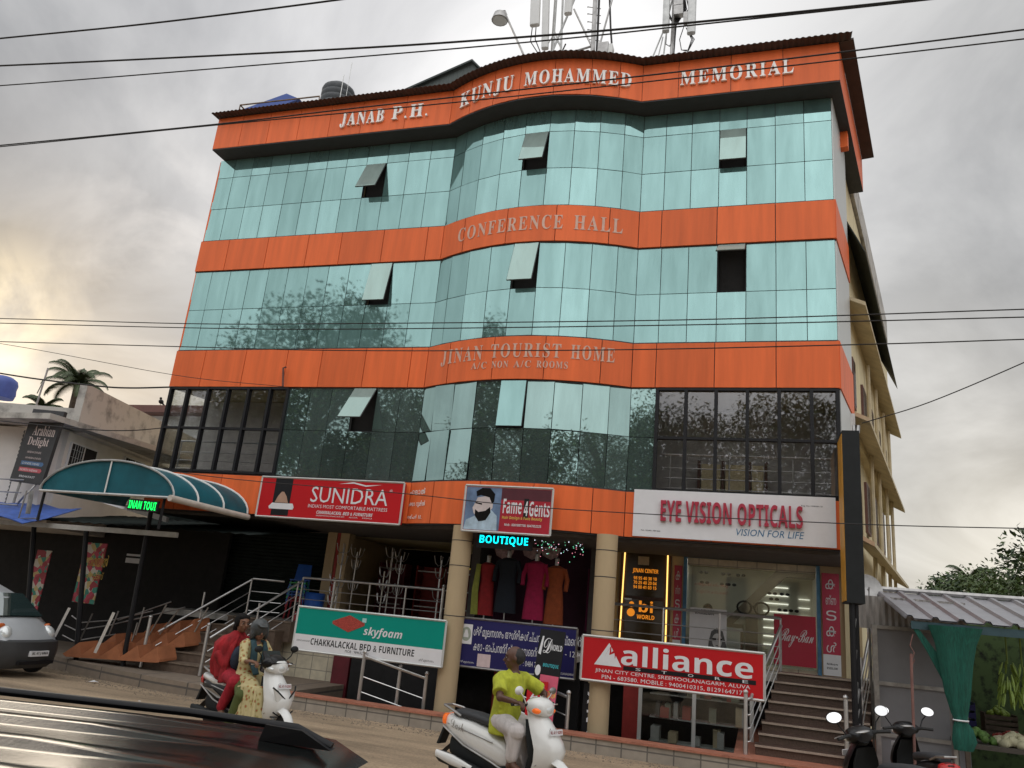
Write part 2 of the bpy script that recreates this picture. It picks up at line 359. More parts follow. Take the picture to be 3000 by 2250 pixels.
# ---------------------------------------------------------------- the setting
def rz_(y): return -.15 if y > -1.2 else -.15+.14*min(1, (-1.2-y)/3.8)
mb = MB(); xs = [-90+4*i for i in range(40)]; ys = [-24, -16, -10, -7, -5, -4, -3, -2, -1.1]
vs = [(x, y, rz_(y)) for y in ys for x in xs]; n = len(xs)
mb.add(vs, [(j*n+i, j*n+i+1, (j+1)*n+i+1, (j+1)*n+i) for j in range(len(ys)-1) for i in range(n-1)])
struct('road', mb, M['road'], smooth=True)
M['earth'] = mat('bare_earth', (.16, .12, .075), .95, var=.4, scale=.8, bump=.2)
mb = MB()
for x0, x1, y0, y1 in ((-700, 700, -700, -1.1), (-700, -10.7, -1.1, 700), (3.5, 700, -1.1, 700), (-10.7, 3.5, 8, 700)):
    mb.quad((x0, y0, -.17), (x1, y0, -.17), (x1, y1, -.17), (x0, y1, -.17))
struct('ground', mb, M['earth'])
mb = MB(); mb.box((-10.6, -.95, -1.0), (3.4, 8, -.85)); struct('basement_floor', mb, M['dim'])
# kerb: tiled plinth on the right, rough stone with a worn top on the left
mb = MB(); mb.box((-8.6, -1.25, -.9), (2.4, -.97, .085)); k1 = struct('kerb', mb, M['tile'])
mb = MB(); mb.box((-8.6, -1.28, .089), (2.4, -.93, .125)); struct('kerb_top', mb, M['terracotta'])
M['stone'] = bricks(mat('kerb_stone', (.5, .5, .5), .9), (.27, .20, .14), (.21, .16, .11), (.08, .06, .045), 1.3, .5, .02)
mb = MB()
lp = [(-8.6, -1.5), (-10.0, -1.62), (-11.3, -1.45), (-12.6, -1.15), (-14, -.75), (-16, -.1), (-20, .5), (-20, 6), (-8.6, 6)]
mb.prism([(x, y, -.3) for x, y in lp][::-1], (0, 0, .40)); struct('pavement', mb, M['stone'])
mb = MB(); mb.box((-.35, -.95, -.2), (2.4, 0, .12)); mb.box((-.35, 0, -.2), (2.4, 4, .1)); struct('pavement', mb, M['terracotta'])

# ---------------------------------------------------------------- the commercial building
def fy(x):
    if x < -7: return .06
    if x > -2.43: return 0.
    t = (x+4.715)/2.285; c = .06*(1-(x+7)/4.57)
    return c - .60*(1-t*t)
XL = [-13.83, -13.33, -12.77, -12.2, -11.635, -11.07, -10.5, -9.93, -9.358, -8.791, -8.21, -7.628, -7.0]
XB = [-7.0, -6.645, -6.14, -5.577, -5.03, -4.455, -3.897, -3.344, -2.826, -2.43]
XR = [-2.43, -1.93, -1.37, -.789, -.222, .352, .92, 1.46]
BL = [-13.86, -12.97, -11.79, -10.62, -9.69, -8.55, -7.405, -7.0]; BB = [-7.0, -6.356, -5.244, -4.133, -3.022, -2.43]; BR = [-2.43, -1.95, -.807, .344, 1.48]
th = R(11.9); DD = V((math.sin(th), math.cos(th), 0)); NN = V((math.cos(th), -math.sin(th), 0))
B = thing('commercial_building', 'orange and teal glass fronted commercial building with a curved bay and white memorial lettering', 'building', (-6, 1, 0))
def foot(off, zs, x0, x1, depth):
    xs = [x0] + [x for x in XB if x0 < x < x1] + [x1]
    front = [(x, fy(x)+off) for x in xs]
    a = V((x1, fy(x1)+off, 0)) + DD*depth; b = V((x0, fy(x0)+off, 0)) + DD*depth
    return front + [(a.x, a.y), (b.x, b.y)]
def slab(mb, off, z0, z1, x0=-13.8, x1=1.40, depth=16):
    mb.prism([(x, y, z0) for x, y in foot(off, 0, x0, x1, depth)][::-1], (0, 0, z1-z0))
mb = MB(); slab(mb, .14, 6.48, 12.89); mb.prism([(-13.8, 2.6, 3.46), (-13.3, 16, 3.46), (4.4, 16, 3.46), (1.85, 2.6, 3.46)][::-1], (0, 0, 3.02))
part('wall', mb, M['cream'], B)
mb = MB(); slab(mb, .14, 3.44, 4.43, depth=3); part('floor_slab', mb, M['dim'], B)
mb = MB(); slab(mb, -.3, 12.94, 13.82); part('roof_slab', mb, M['concrete'], B)
# room behind the first floor windows
M['inner'] = mat('inner_wall_paint', (.62, .60, .58), .9)
for x0, x1, y in ((-13.75, -7.3, 1.25), (-2.4, 1.9, 1.6)): mb = MB(); mb.box((x0, y, 4.44), (x1, y+.1, 6.46)); part('inner_wall', mb, M['inner'], B)
def bands(name, z0, z1, parent=B, rights=True):
    mb = MB()
    for xs in (BL, BB, BR):
        for a, b in zip(xs, xs[1:]):
            k = 4 if xs is BB else 1
            fr = [V((a+.008+(b-a-.016)*i/k, 0, 0)) for i in range(k+1)]
            f = [(q.x, fy(q.x)-.045) for q in fr]; g = [(q.x, fy(q.x)+.02) for q in fr][::-1]
            mb.prism([(x, y, z0+.012) for x, y in f+g], (0, 0, z1-z0-.024))
    o = part(name, mb, M['orange'], parent)
    mb = MB()
    for xs in (BL, BB, BR):
        for a, b in zip(xs, xs[1:]):
            k = 4 if xs is BB else 1
            for i in range(k):
                p, q = a+(b-a)*i/k, a+(b-a)*(i+1)/k
                mb.prism([(p, fy(p)-.005, z0-.02), (q, fy(q)-.005, z0-.02), (q, fy(q)+.13, z0-.02), (p, fy(p)+.13, z0-.02)], (0, 0, z1-z0+.04))
    part('band_joint', mb, M['joint'], o)
    return o
b1 = bands('orange_band', 3.52, 4.40); b2 = bands('orange_band', 6.50, 7.45); b3 = bands('orange_band', 9.60, 10.47)
def side_piece(name, z0, z1, s0, s1, off, m, t=.06):
    p = [V((1.47, 0, 0)) + DD*s + NN*o for s, o in ((s0, off-t), (s1, off-t), (s1, off), (s0, off))]
    mb = MB(); mb.prism([(q.x, q.y, z0) for q in p][::-1], (0, 0, z1-z0)); return part(name, mb, m, B)
for z0, z1 in ((6.5, 7.45), (9.6, 10.47), (3.52, 4.40)): side_piece('side_band', z0, z1, -.03, 2.2, .03, M['orange'])
for z0, z1 in ((7.46, 9.59), (10.48, 12.89), (4.41, 6.49)): side_piece('side_cladding', z0, z1, .02, 2.2, .01, M['alu'])
pl = V((-13.83, .06, 0))
for z0, z1, m in ((4.42, 6.48, 'clear'), (6.5, 12.85, 'orange')):
    mb = MB(); q = [pl, pl+DD*2.6, pl+DD*2.6+V((.05, 0, 0)), pl+V((.05, 0, 0))]
    mb.prism([(p.x-.02, p.y, z0) for p in q], (0, 0, z1-z0)); part('side_cladding', mb, M[m], B)

def panel(mb, xa, xb, z0, z1, g=.007, tilt=1.0, off=0.0, t=.012):
    ya, yb = fy(xa)+off, fy(xb)+off
    ex = V((xb-xa, yb-ya, 0)); w = ex.length; ex.normalize(); ez = V((0, 0, 1)); n_ = ex.cross(ez)
    tx = rnd.uniform(-1, 1)*R(.55)*tilt; tz = rnd.uniform(-1, 1)*R(.5)*tilt
    c = V(((xa+xb)/2, (ya+yb)/2, (z0+z1)/2)); hw, hh = w/2-g, (z1-z0)/2-g
    P = [c + ex*a*hw + ez*b*hh + n_*(-a*hw*math.sin(tx) + b*hh*math.sin(tz)) for a, b in ((-1, -1), (1, -1), (1, 1), (-1, 1))]
    mb.add(P + [p - n_*t for p in P], [(0, 1, 2, 3), (0, 4, 5, 1), (1, 5, 6, 2), (2, 6, 7, 3), (3, 7, 4, 0)])
def curtain(xs, zs, skip, m, tilt=1.0, fd=.02):
    mb = MB()
    for j in range(len(zs)-1):
        for i in range(len(xs)-1):
            if (j, i) in skip: continue
            panel(mb, xs[i], xs[i+1], zs[j], zs[j+1], tilt=tilt)
    o = part('curtain_wall', mb, m, B)
    fb = MB()
    for i in range(len(xs)-1):
        a, b = xs[i], xs[i+1]
        segs = [(zs[j], zs[j+1]) for j in range(len(zs)-1) if (j, i) not in skip]
        for z0, z1 in segs:
            fb.prism([(a, fy(a)+fd, z0), (b, fy(b)+fd, z0), (b, fy(b)+fd+.04, z0), (a, fy(a)+fd+.04, z0)], (0, 0, z1-z0))
    part('mullion_frame', fb, M['joint'], o)
    return o
def vent(xa, xb, z0, z1, ang, m=M['teal'], lab=None):
    """a top hung window pushed open"""
    ya, yb = fy(xa), fy(xb); ex = V((xb-xa, yb-ya, 0)).normalized(); w = (V((xb, yb, 0))-V((xa, ya, 0))).length; n_ = ex.cross(V((0, 0, 1)))
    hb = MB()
    hb.prism([(xa, ya+.13, z0), (xb, yb+.13, z0), (xb, yb+.15, z0), (xa, ya+.15, z0)], (0, 0, z1-z0))  # dark sheet stands in for the shade inside the opening
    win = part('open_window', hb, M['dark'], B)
    if lab: win['label'] = lab
    h = z1-z0; dn = V((0, 0, -1))*math.cos(ang) + n_*math.sin(ang); o = V((xa, ya, z1)) + n_*.025; nn = ex.cross(-dn)
    def q(a, b, c): return o + ex*a + dn*b + nn*c
    p = MB(); p.add([q(.02, .01, 0), q(w-.02, .01, 0), q(w-.02, h-.02, 0), q(.02, h-.02, 0), q(.02, .01, -.01), q(w-.02, .01, -.01), q(w-.02, h-.02, -.01), q(.02, h-.02, -.01)], [(3, 2, 1, 0), (4, 5, 6, 7), (0, 1, 5, 4), (1, 2, 6, 5), (2, 3, 7, 6), (3, 0, 4, 7)])
    part('pane', p, m, win)
    f = MB(); ps = [q(.02, .01, -.02), q(w-.02, .01, -.02), q(w-.02, h-.02, -.02), q(.02, h-.02, -.02)]
    for i in range(4): f.tube([ps[i], ps[(i+1) % 4]], .014, 4)
    c = MB()
    o2 = V((xa, ya+.05, z0)); 
    for a, b in (((0, 0), (w, 0)), ((w, 0), (w, h)), ((w, h), (0, h)), ((0, h), (0, 0))):
        f.tube([o2+ex*a[0]+V((0, 0, a[1])), o2+ex*b[0]+V((0, 0, b[1]))], .022, 4)
    part('window_frame', f, M['joint'], win)
    return win
Z4 = [10.49, 11.41, 12.34, 12.89]; Z3 = [7.47, 8.54, 9.59]; Z2 = [4.42, 5.49, 6.49]
M['dusty'] = glass_mix('dusty_open_pane', (.42, .60, .56), (.34, .43, .40), .34)
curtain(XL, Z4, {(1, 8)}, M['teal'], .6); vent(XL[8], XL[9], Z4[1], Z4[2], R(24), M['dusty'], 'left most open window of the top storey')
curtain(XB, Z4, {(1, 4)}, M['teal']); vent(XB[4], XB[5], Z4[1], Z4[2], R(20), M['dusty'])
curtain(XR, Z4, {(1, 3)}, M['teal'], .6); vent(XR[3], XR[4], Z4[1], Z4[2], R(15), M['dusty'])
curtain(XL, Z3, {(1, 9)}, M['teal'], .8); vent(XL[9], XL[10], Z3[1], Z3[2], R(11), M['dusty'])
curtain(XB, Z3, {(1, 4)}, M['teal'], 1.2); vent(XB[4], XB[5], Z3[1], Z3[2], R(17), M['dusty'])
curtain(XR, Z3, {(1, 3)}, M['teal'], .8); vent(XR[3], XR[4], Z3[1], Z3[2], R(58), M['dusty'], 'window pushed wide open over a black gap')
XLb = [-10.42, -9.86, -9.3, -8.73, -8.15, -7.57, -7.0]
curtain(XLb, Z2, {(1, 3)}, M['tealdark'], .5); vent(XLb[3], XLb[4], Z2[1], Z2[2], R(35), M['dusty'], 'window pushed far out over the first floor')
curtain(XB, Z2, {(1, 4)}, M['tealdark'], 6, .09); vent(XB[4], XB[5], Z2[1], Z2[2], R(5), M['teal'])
curtain([-2.43, -1.93], Z2, set(), M['tealdark'], 1.5)
# wall behind the mirror glass of the first floor
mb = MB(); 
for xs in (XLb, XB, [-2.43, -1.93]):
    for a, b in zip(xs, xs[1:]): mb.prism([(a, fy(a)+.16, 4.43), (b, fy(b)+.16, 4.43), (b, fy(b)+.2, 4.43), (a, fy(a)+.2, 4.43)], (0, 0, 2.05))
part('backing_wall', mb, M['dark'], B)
def smoked(xs, lab):
    mb = MB()
    for j in range(2):
        for i in range(len(xs)-1): panel(mb, xs[i], xs[i+1], Z2[j], Z2[j+1], .03, .5, .03, .006)
    o = part('tinted_window', mb, M['smoke'], B); o['label'] = lab
    f = MB()
    for x in xs: f.box((x-.032, fy(x)-.05, 4.42), (x+.032, fy(x)+.07, 6.49))
    for z in (4.43, 5.46, 6.45):
        for a, b in zip(xs, xs[1:]): f.box((a+.033, fy(a)-.042, z-.0), (b-.033, fy(a)+.062, z+.05))
    part('window_frame', f, M['black'], o)
    r = MB(); y = fy(xs[1])+.45
    for z, q in ((5.25, .022), (4.98, .011), (4.78, .011), (4.58, .011)): r.tube([(xs[0]+.1, y, z), (xs[-1]-.1, y, z)], q, 6)
    for x in xs[::2]: r.tube([(x+.25, y, 4.43), (x+.25, y, 5.25)], .016, 6)
    part('inner_railing', r, M['steel'], o)
smoked([-1.90, -1.339, -.766, -.182, .397, .973, 1.43], 'smoked glass windows above the white optician sign')
smoked([-13.79, -13.287, -12.681, -12.11, -11.529, -10.936, -10.45], 'see-through dark framed windows above the teal canopy')
# wooden door frames and a cream partition seen inside the right hand windows
mb = MB()
for x0, x1 in ((-1.1, -.72), (-.62, -.2), (-.1, .12)): mb.box((x0, 1.28, 4.46), (x1, 1.34, 5.25))
part('partition', mb, M['cream'], B)
mb = MB()
for x in (-1.15, -.67, -.15, .17): mb.box((x-.03, 1.26, 4.46), (x+.03, 1.35, 5.32))
part('partition_frame', mb, M['brown'], B)

# parapet fascia with the overhanging corrugated eave
def fo(x): return fy(x)*1.02 - .47
FX = [-13.75, -12.95, -12.1, -11.2, -10.3, -9.4, -8.2, -7.0] ; FB = [-7.0, -6.4, -5.75, -5.1, -4.3, -3.5, -2.9, -2.43]; FR = [-2.43, -1.65, -.55, .5, 1.6]
mb = MB(); jb = MB()
for xs in (FX, FB, FR):
    for a, b in zip(xs, xs[1:]):
        k = 3 if xs is FB else 1
        f = [(a+.006+(b-a-.012)*i/k) for i in range(k+1)]
        mb.prism([(x, fo(x)-.03, 12.93) for x in f] + [(x, fo(x)+.03, 12.93) for x in f[::-1]], (0, 0, .92))
        jb.prism([(a, fo(a)+.0, 12.92), (b, fo(b)+.0, 12.92), (b, fo(b)+.15, 12.92), (a, fo(a)+.15, 12.92)], (0, 0, .92))
fas = part('fascia', mb, M['orange'], B); part('band_joint', jb, M['joint'], fas)
c0 = V((1.6, -.47, 0))
def sidebox(mb, s0, s1, o0, o1, z0, z1):
    p = [c0 + DD*s + NN*o for s, o in ((s0, o0), (s1, o0), (s1, o1), (s0, o1))]; mb.prism([(q.x, q.y, z0) for q in p][::-1], (0, 0, z1-z0))
mb = MB(); sidebox(mb, 0.01, 4.6, -.06, 0, 12.93, 13.85); sidebox(mb, 4.54, 4.6, -.5, -.061, 12.93, 13.85); sidebox(mb, 1.75, 1.95, -.5, -.062, 12.5, 12.9); part('side_fascia', mb, M['orange'], B)
mb = MB()
for xs in (FX, FB, FR):
    for a, b in zip(xs, xs[1:]): mb.prism([(a, fo(a)-.02, 12.90), (b, fo(b)-.02, 12.90), (b, fy(b)+.14, 12.90), (a, fy(a)+.14, 12.90)], (0, 0, .025))
sidebox(mb, 0, 4.55, -.5, 0, 12.897, 12.922); part('soffit', mb, M['soffit'], B)
mb = MB(); xs = []; x = -13.8
while x < 1.85: xs.append(x); x += .03
ro = []
for i, x in enumerate(xs):
    z = 13.86 + (.011 if (i % 4) in (1, 2) else -.009)
    ro.append((x, z))
vs = []
for x, z in ro: vs += [(x, fo(min(x, 1.6))-.29, z), (x, .6, z+.06), (x, fo(min(x, 1.6))-.29, z+.006), (x, .6, z+.066)]
fs = []
for i in range(len(ro)-1):
    a, b = i*4, i*4+4; fs += [(a, a+1, b+1, b), (a+2, b+2, b+3, a+3), (a, b, b+2, a+2)]
mb.add(vs, fs); sidebox(mb, .0, 4.6, .0, .28, 13.86, 13.90); ev = part('roof_eave', mb, M['eave'], B)
# sunshades, windows and the dark roof sheet along the cream side wall
def sideq(s, o, z): q = V((1.47, 0, 0)) + DD*s + NN*o; return V((q.x, q.y, z))
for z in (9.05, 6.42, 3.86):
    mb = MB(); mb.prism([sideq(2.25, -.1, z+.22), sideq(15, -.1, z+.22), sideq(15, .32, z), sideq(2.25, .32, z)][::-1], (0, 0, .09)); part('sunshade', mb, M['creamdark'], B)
mb = MB(); mb.prism([sideq(2.4, .36, 10.35), sideq(13.2, .36, 10.35), sideq(13.2, -.1, 11.4), sideq(2.4, -.1, 11.4)][::-1], (0, 0, .05))
M['darkgreen'] = mat('dark_green_roof_sheet', (.025, .035, .033), .6, var=.4, scale=3, stretch=(8, 1, 1)); part('side_roof_sheet', mb, M['darkgreen'], B)
for z0, z1 in ((7.0, 8.15), (4.5, 5.7)):
    for s in (3.0, 5.2, 7.2, 9.6, 12.0):
        mb = MB(); a = s; b = s+(.9 if s > 4 else .5)
        mb.prism([sideq(a, -.10, z0), sideq(b, -.10, z0), sideq(b, -.04, z0), sideq(a, -.04, z0)][::-1], (0, 0, z1-z0)); w = part('side_window', mb, M['brown'], B)
        mb = MB(); mb.prism([sideq(a+.06, -.035, z0+.06), sideq(b-.06, -.035, z0+.06), sideq(b-.06, -.03, z0+.06), sideq(a+.06, -.03, z0+.06)][::-1], (0, 0, z1-z0-.12)); part('pane', mb, M['smoke'], w)
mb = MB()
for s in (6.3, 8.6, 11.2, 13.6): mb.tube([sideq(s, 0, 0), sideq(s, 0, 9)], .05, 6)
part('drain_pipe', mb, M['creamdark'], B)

# building lettering
def on_fascia(mb, t, x0, x1, z0, h, off, dep, curve, nm='raised_letters', m='letter'):
    words = t.split(' ') if nm != 'painted_letters' else [t]; ex = [max(1, len(w)-.0) for w in words]; tot = sum(ex)+(.8*(len(words)-1)); u = (x1-x0)/tot; x = x0
    for w, e in zip(words, ex):
        vs, fs = glyphs(w, True, 1.22); a, b = x, x+u*(e-.12); wb = MB()
        hh, zb = (h*1.2, z0-.2*h) if chr(0x1D409) in w else (h, z0)
        wb.add([V((a+(b-a)*q, curve(a+(b-a)*q) - off - z*dep, zb+y*hh)) for q, y, z in vs], fs); part(nm, wb, M[m], B); x += u*(e+.8)
mb = MB()
def zz_at(u, v, y): return at(u, v, y=y)
on_fascia(mb, serif('JANAB P.H.'), at(735, 260, y=-.5).x, at(925, 245, y=-.5).x, 13.19, .36, .035, .05, fo)
on_fascia(mb, serif('KUNJU MOHAMMED'), at(993, 215, y=-.7).x, at(1365, 175, y=-.8).x, 13.19, .36, .035, .05, fo)
on_fascia(mb, serif('MEMORIAL'), at(1470, 175, y=-.5).x, at(1718, 150, y=-.5).x, 13.19, .36, .035, .05, fo)
mb = MB(); on_fascia(mb, serif('CONFERENCE HALL'), at(983, 510, y=-.4).x, at(1345, 490, y=-.4).x, 9.88, .34, .05, .005, fy, 'faded_letters', 'silver')
mb = MB(); on_fascia(mb, serif('JINAN TOURIST HOME'), at(946, 770, y=-.4).x, at(1327, 770, y=-.4).x, 6.97, .31, .05, .005, fy, 'faded_letters', 'silver')
on_fascia(mb, serif('A/C NON A/C ROOMS'), at(1017, 793, y=-.5).x, at(1228, 793, y=-.5).x, 6.75, .15, .05, .005, fy, 'faded_letters', 'silver')
mb = MB()
on_fascia(mb, 'ഹലാൽ', at(888, 1050, y=0).x, at(925, 1055, y=-.1).x, 4.13, .13, .05, .006, fy, 'painted_letters'); on_fascia(mb, 'ഷോ റൂമിൽ', at(884, 1085, y=0).x, at(923, 1090, y=-.1).x, 3.86, .14, .05, .006, fy, 'painted_letters'); on_fascia(mb, 'നമ്പർ 10.', at(880, 1115, y=0).x, at(915, 1117, y=-.1).x, 3.62, .09, .05, .006, fy, 'painted_letters')

# columns, gallery, shop fronts under the overhang
for x0, x1 in ((-5.75, -5.36), (-2.86, -2.48)):
    xc, r_ = (x0+x1)/2, .2
    mb = MB(); mb.lathe([(r_, -.9), (r_, 3.5)], (xc, -.42, 0), 20); c = part('column', mb, M['column'], B, smooth=True)
    for z in (1.78, 2.72, 3.2): mb = MB(); mb.lathe([(r_+.003, z), (r_+.004, z+.008), (r_+.003, z+.016)], (xc, -.42, 0), 20); part('column_joint', mb, M['joint'], c)
mb = MB(); mb.box((-13.9, 1.5, 1.14), (-6, 7, 1.28)); mb.box((-6, .35, 1.14), (-3.3, 7, 1.28)); mb.box((-3.3, 1.5, 1.14), (2.4, 7, 1.28)); part('gallery_floor', mb, M['concrete'], B)
mb = MB(); mb.box((-10.55, 1.52, -.2), (-8.95, 1.58, 1.139)); part('tiled_wall', mb, M['creamtile'], B)
def wallbox(name, a, b, m): mb = MB(); mb.box(a, b); return part(name, mb, m, B)
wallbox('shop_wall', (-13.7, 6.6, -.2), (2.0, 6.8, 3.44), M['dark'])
for x in (-6.1, -3.35): wallbox('partition_wall', (x-.1, 2.0, 1.28), (x+.1, 6.6, 3.44), M['dim'])
wallbox('partition_wall', (-10.35, 3.0, 1.28), (-10.1, 6.6, 3.44), M['column'])
wallbox('pilaster', (-10.2, 2.4, 1.28), (-9.95, 2.7, 3.44), M['column']); wallbox('pilaster', (-9.94, 2.42, 1.28), (-9.86, 2.68, 3.44), M['redpaint'])
wallbox('pilaster', (-9.84, 2.4, 1.28), (-9.6, 2.7, 3.44), M['column'])
mb = MB()
for i in range(24): z = 1.3+i*.088; mb.prism([(-16, 3.0, z), (-16, 2.97, z+.044), (-16, 3.0, z+.086)], (5.7, 0, 0))
part('rolling_shutter', mb, M['shutter'], B)
wallbox('shutter_light_block', (-16.1, 3.02, -.2), (-10.36, 3.3, 3.39), M['dark'])  # unseen block added to stop sun leaking between the shutter slats
wallbox('shutter_housing', (-16, 2.9, 3.4), (-10.36, 3.31, 3.9), M['shutter'])
mb = MB(); mb.prism([sideq(2.45, -.12, -.2), sideq(15, -.12, -.2), sideq(15, -.3, -.2), sideq(2.45, -.3, -.2)], (0, 0, 3.65)); part('side_wall', mb, M['cream'], B)
# basement shop fronts
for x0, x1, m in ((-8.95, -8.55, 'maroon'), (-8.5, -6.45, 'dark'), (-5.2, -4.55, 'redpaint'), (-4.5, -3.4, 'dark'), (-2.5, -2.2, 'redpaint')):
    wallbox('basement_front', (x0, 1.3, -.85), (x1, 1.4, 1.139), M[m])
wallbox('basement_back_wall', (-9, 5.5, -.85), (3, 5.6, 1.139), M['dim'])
# ---------------------------------------------------------------- optician front (parts of the building)
YS = 2.6
for u0, u1, nm in ((1452, 1478, 'pilaster'), (1770, 1856, 'pilaster'), (1308, 1347, 'pilaster')):
    a, b = at(u0, 1200, y=YS).x, at(u1, 1200, y=YS).x
    wallbox(nm, (a, YS-.05, 1.28), (b, YS+.25, 3.75), M['column'] if nm == 'pilaster' else M['dim'])
xa, xb = at(1478, 1200, y=YS).x, at(1770, 1200, y=YS).x
mb = MB(); mb.box((xa, YS-.06, 3.44), (xb, YS+.1, 3.62)); mb.box((xa, YS-.06, 1.28), (xa+.07, YS+.1, 3.439)); mb.box((xb-.07, YS-.06, 1.28), (xb, YS+.1, 3.439))
M['bluepaint'] = mat('blue_shutter_paint', (.07, .21, .36), .45, var=.3); part('shop_frame', mb, M['bluepaint'], B)
mb = MB(); mb.box((xa+.08, YS+.02, 3.28), (xb-.08, YS+.06, 3.435)); part('shop_glass_rail', mb, M['creamtile'], B); mb = MB(); mb.box((xa+.08, YS+.02, 1.29), (xb-.08, YS+.06, 1.36)); part('shop_glass_rail', mb, M['creamtile'], B)
mb = MB(); mb.box((xa+.08, YS+.03, 1.361), (xb-.08, YS+.035, 3.279)); part('shop_window', mb, M['clear'], B)
M['shopwall'] = mat('optician_wall', (.60, .60, .54), .7, var=.05)
mb = MB(); mb.box((xa-.1, 5.4, 1.28), (xb+.1, 5.5, 3.5)); mb.box((xa-.14, YS+.12, 1.28), (xa-.02, 5.39, 3.5)); mb.box((xb+.02, YS+.12, 1.28), (xb+.14, 5.39, 3.5)); mb.box((xa, YS+.12, 3.47), (xb, 5.39, 3.5)); mb.box((xa, YS+.12, 1.283), (xb, 5.39, 1.30))
part('shop_interior', mb, M['shopwall'], B)
mb = MB(); mb.prism([(-.75, 4.3, 2.15), (-.55, 4.3, 2.15), (.65, 4.3, 3.3), (1.3, 4.3, 3.3), (1.3, 4.3, 3.44), (.45, 4.3, 3.44)], (0, .7, 0)); mb.box((-.85, 4.2, 1.3), (-.3, 5, 2.15)); mb.box((-.25, 4.2, 1.3), (.02, 4.6, 2.62))
part('inner_staircase', mb, mat('inner_stair', (.17, .145, .11), .7), B)
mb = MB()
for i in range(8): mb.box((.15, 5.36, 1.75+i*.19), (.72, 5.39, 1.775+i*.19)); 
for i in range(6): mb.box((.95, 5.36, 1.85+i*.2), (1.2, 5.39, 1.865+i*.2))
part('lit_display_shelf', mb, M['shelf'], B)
mb = MB()
for x in (-.9, .5): mb.box((x-.5, 3.6, 3.44), (x+.5, 3.75, 3.468))
part('added_ceiling_light', mb, mat('added_shop_glow', (1, .97, .9), emit=5, var=.02), B)  # glowing panels added to brighten the optician interior
mb = MB()
for u, v in ((1525, 1218), (1570, 1222), (1585, 1222), (1620, 1226), (1520, 1236), (1568, 1240), (1600, 1243), (1522, 1258), (1565, 1262), (1580, 1263), (1668, 1282), (1695, 1284), (1672, 1294), (1690, 1318), (1715, 1320)):
    p = at(u, v, y=4.0)
    for s in (-.06, .06): mb.ball(p+V((s, 0, 0)), (.05, .01, .035), 8, 4)
part('display_spectacles', mb, M['black'], B)
mb = MB(); fr = Fr(at(1500, 1275, y=4.0)); text(mb, 'കണ്ണുകൾക്ക് കാഴ്ച നൽകും', fr, 0, .1, .75, .09, .004); text(mb, 'തെളിഞ്ഞ കാഴ്ച ശക്തി', fr, .05, -.06, .7, .09, .004); part('wall_lettering', mb, mat('dull_red_letter', (.40, .12, .09), .6), B)
mb = MB()
for s in (0, .36):
    ps = [at(1608, 1312, y=3.4) + V((s + .15*math.cos(6.2832*k/18), 0, .13*math.sin(6.2832*k/18))) for k in range(19)]; mb.tube(ps, .022, 6)
mb.tube([at(1608, 1312, y=3.4)+V((.15, 0, .03)), at(1608, 1312, y=3.4)+V((.21, 0, .03))], .02, 6)
solo('display_spectacles', mb, M['black'], 'giant black spectacles frame hanging inside the optician window', 'display prop', smooth=True)
# counter and seated man inside
t = thing('shop_counter', 'white counter inside the optician window in front of the seated man', 'counter', (-.95, 3.6, 1.3))
mb = MB(); mb.box((xa+.1, 3.5, 1.3), (-.35, 3.9, 2.02)); part('counter_body', mb, M['white'], t); mb = MB(); mb.box((xa+.08, 3.45, 2.02), (-.3, 3.95, 2.06)); part('counter_top', mb, M['signwhite'], t)
t = thing('person', 'man in a light blue shirt sitting behind the white counter inside the optician shop', 'person', (-1.1, 4.2, 1.3))
mb = MB(); mb.ball((-1.08, 4.2, 2.40), (.10, .11, .13)); mb.tube([(-1.1, 4.2, 2.27), (-1.12, 4.2, 2.2)], .055, 8); mb.tube([(-1.15, 4.2, 1.75), (-1.13, 4.2, 2.18)], [.15, .17], 10); mb.tube([(-1.3, 4.15, 2.14), (-1.36, 4.1, 1.9), (-1.1, 3.95, 1.95)], [.05, .045, .035], 8); mb.tube([(-.95, 4.15, 2.14), (-.9, 4.05, 1.9), (-.98, 3.95, 2.0)], [.05, .045, .035], 8); mb.ball((-1.05, 4.09, 2.38), .025)
remesh('body', MB().add([p-V((-1.1, 4.2, 1.3)) for p in mb.v], mb.f), M['skind'], t, .02)
mb = MB(); mb.ball((-1.085, 4.22, 2.45), (.107, .115, .10)); part('hair', mb, M['hair'], t, smooth=True)
mb = MB(); mb.tube([(-1.15, 4.2, 1.7), (-1.13, 4.2, 2.1), (-1.11, 4.2, 2.23)], [.165, .20, .07], 12); part('shirt', mb, mat('pale_blue_cloth', (.25, .35, .5), .8), t, smooth=True)

# glowing door
DX0, DX1 = at(1345, 1170, y=YS).x, at(1452, 1170, y=YS).x
mb = MB(); mb.box((DX0, YS-.08, 1.28), (DX1, YS+.1, 3.74)); d = part('entrance_door', mb, mat('dark_brown_door', (.06, .022, .012), .4), B)
mb = MB(); mb.box((DX0+.13, YS-.10, 1.4), (DX1-.13, YS-.085, 2.46)); mb.box((DX0+.13, YS-.10, 2.53), (DX1-.13, YS-.085, 3.62)); part('door_glass', mb, mat('amber_tinted_glass', (.055, .035, .012), .15), d)
mb = MB(); mb.tube([(DX0+.05, YS-.12, 1.45), (DX0+.09, YS-.12, 3.66), (DX1-.07, YS-.12, 3.68), (DX1-.06, YS-.12, 1.45)], .016, 6); part('light_strip', mb, M['ledy'], d)
mb = MB(); mb.box((DX0+.12, YS-.14, 2.44), (DX0+.28, YS-.12, 2.47)); part('door_handle', mb, M['steel'], d)
fr = Fr((DX0, YS-.104, 1.28)); w = DX1-DX0; mb = MB()
text(mb, bold('JINAN CENTER'), fr, .27, 1.73, .56, .11); part('lit_lettering', mb, M['orangeglow'], d)
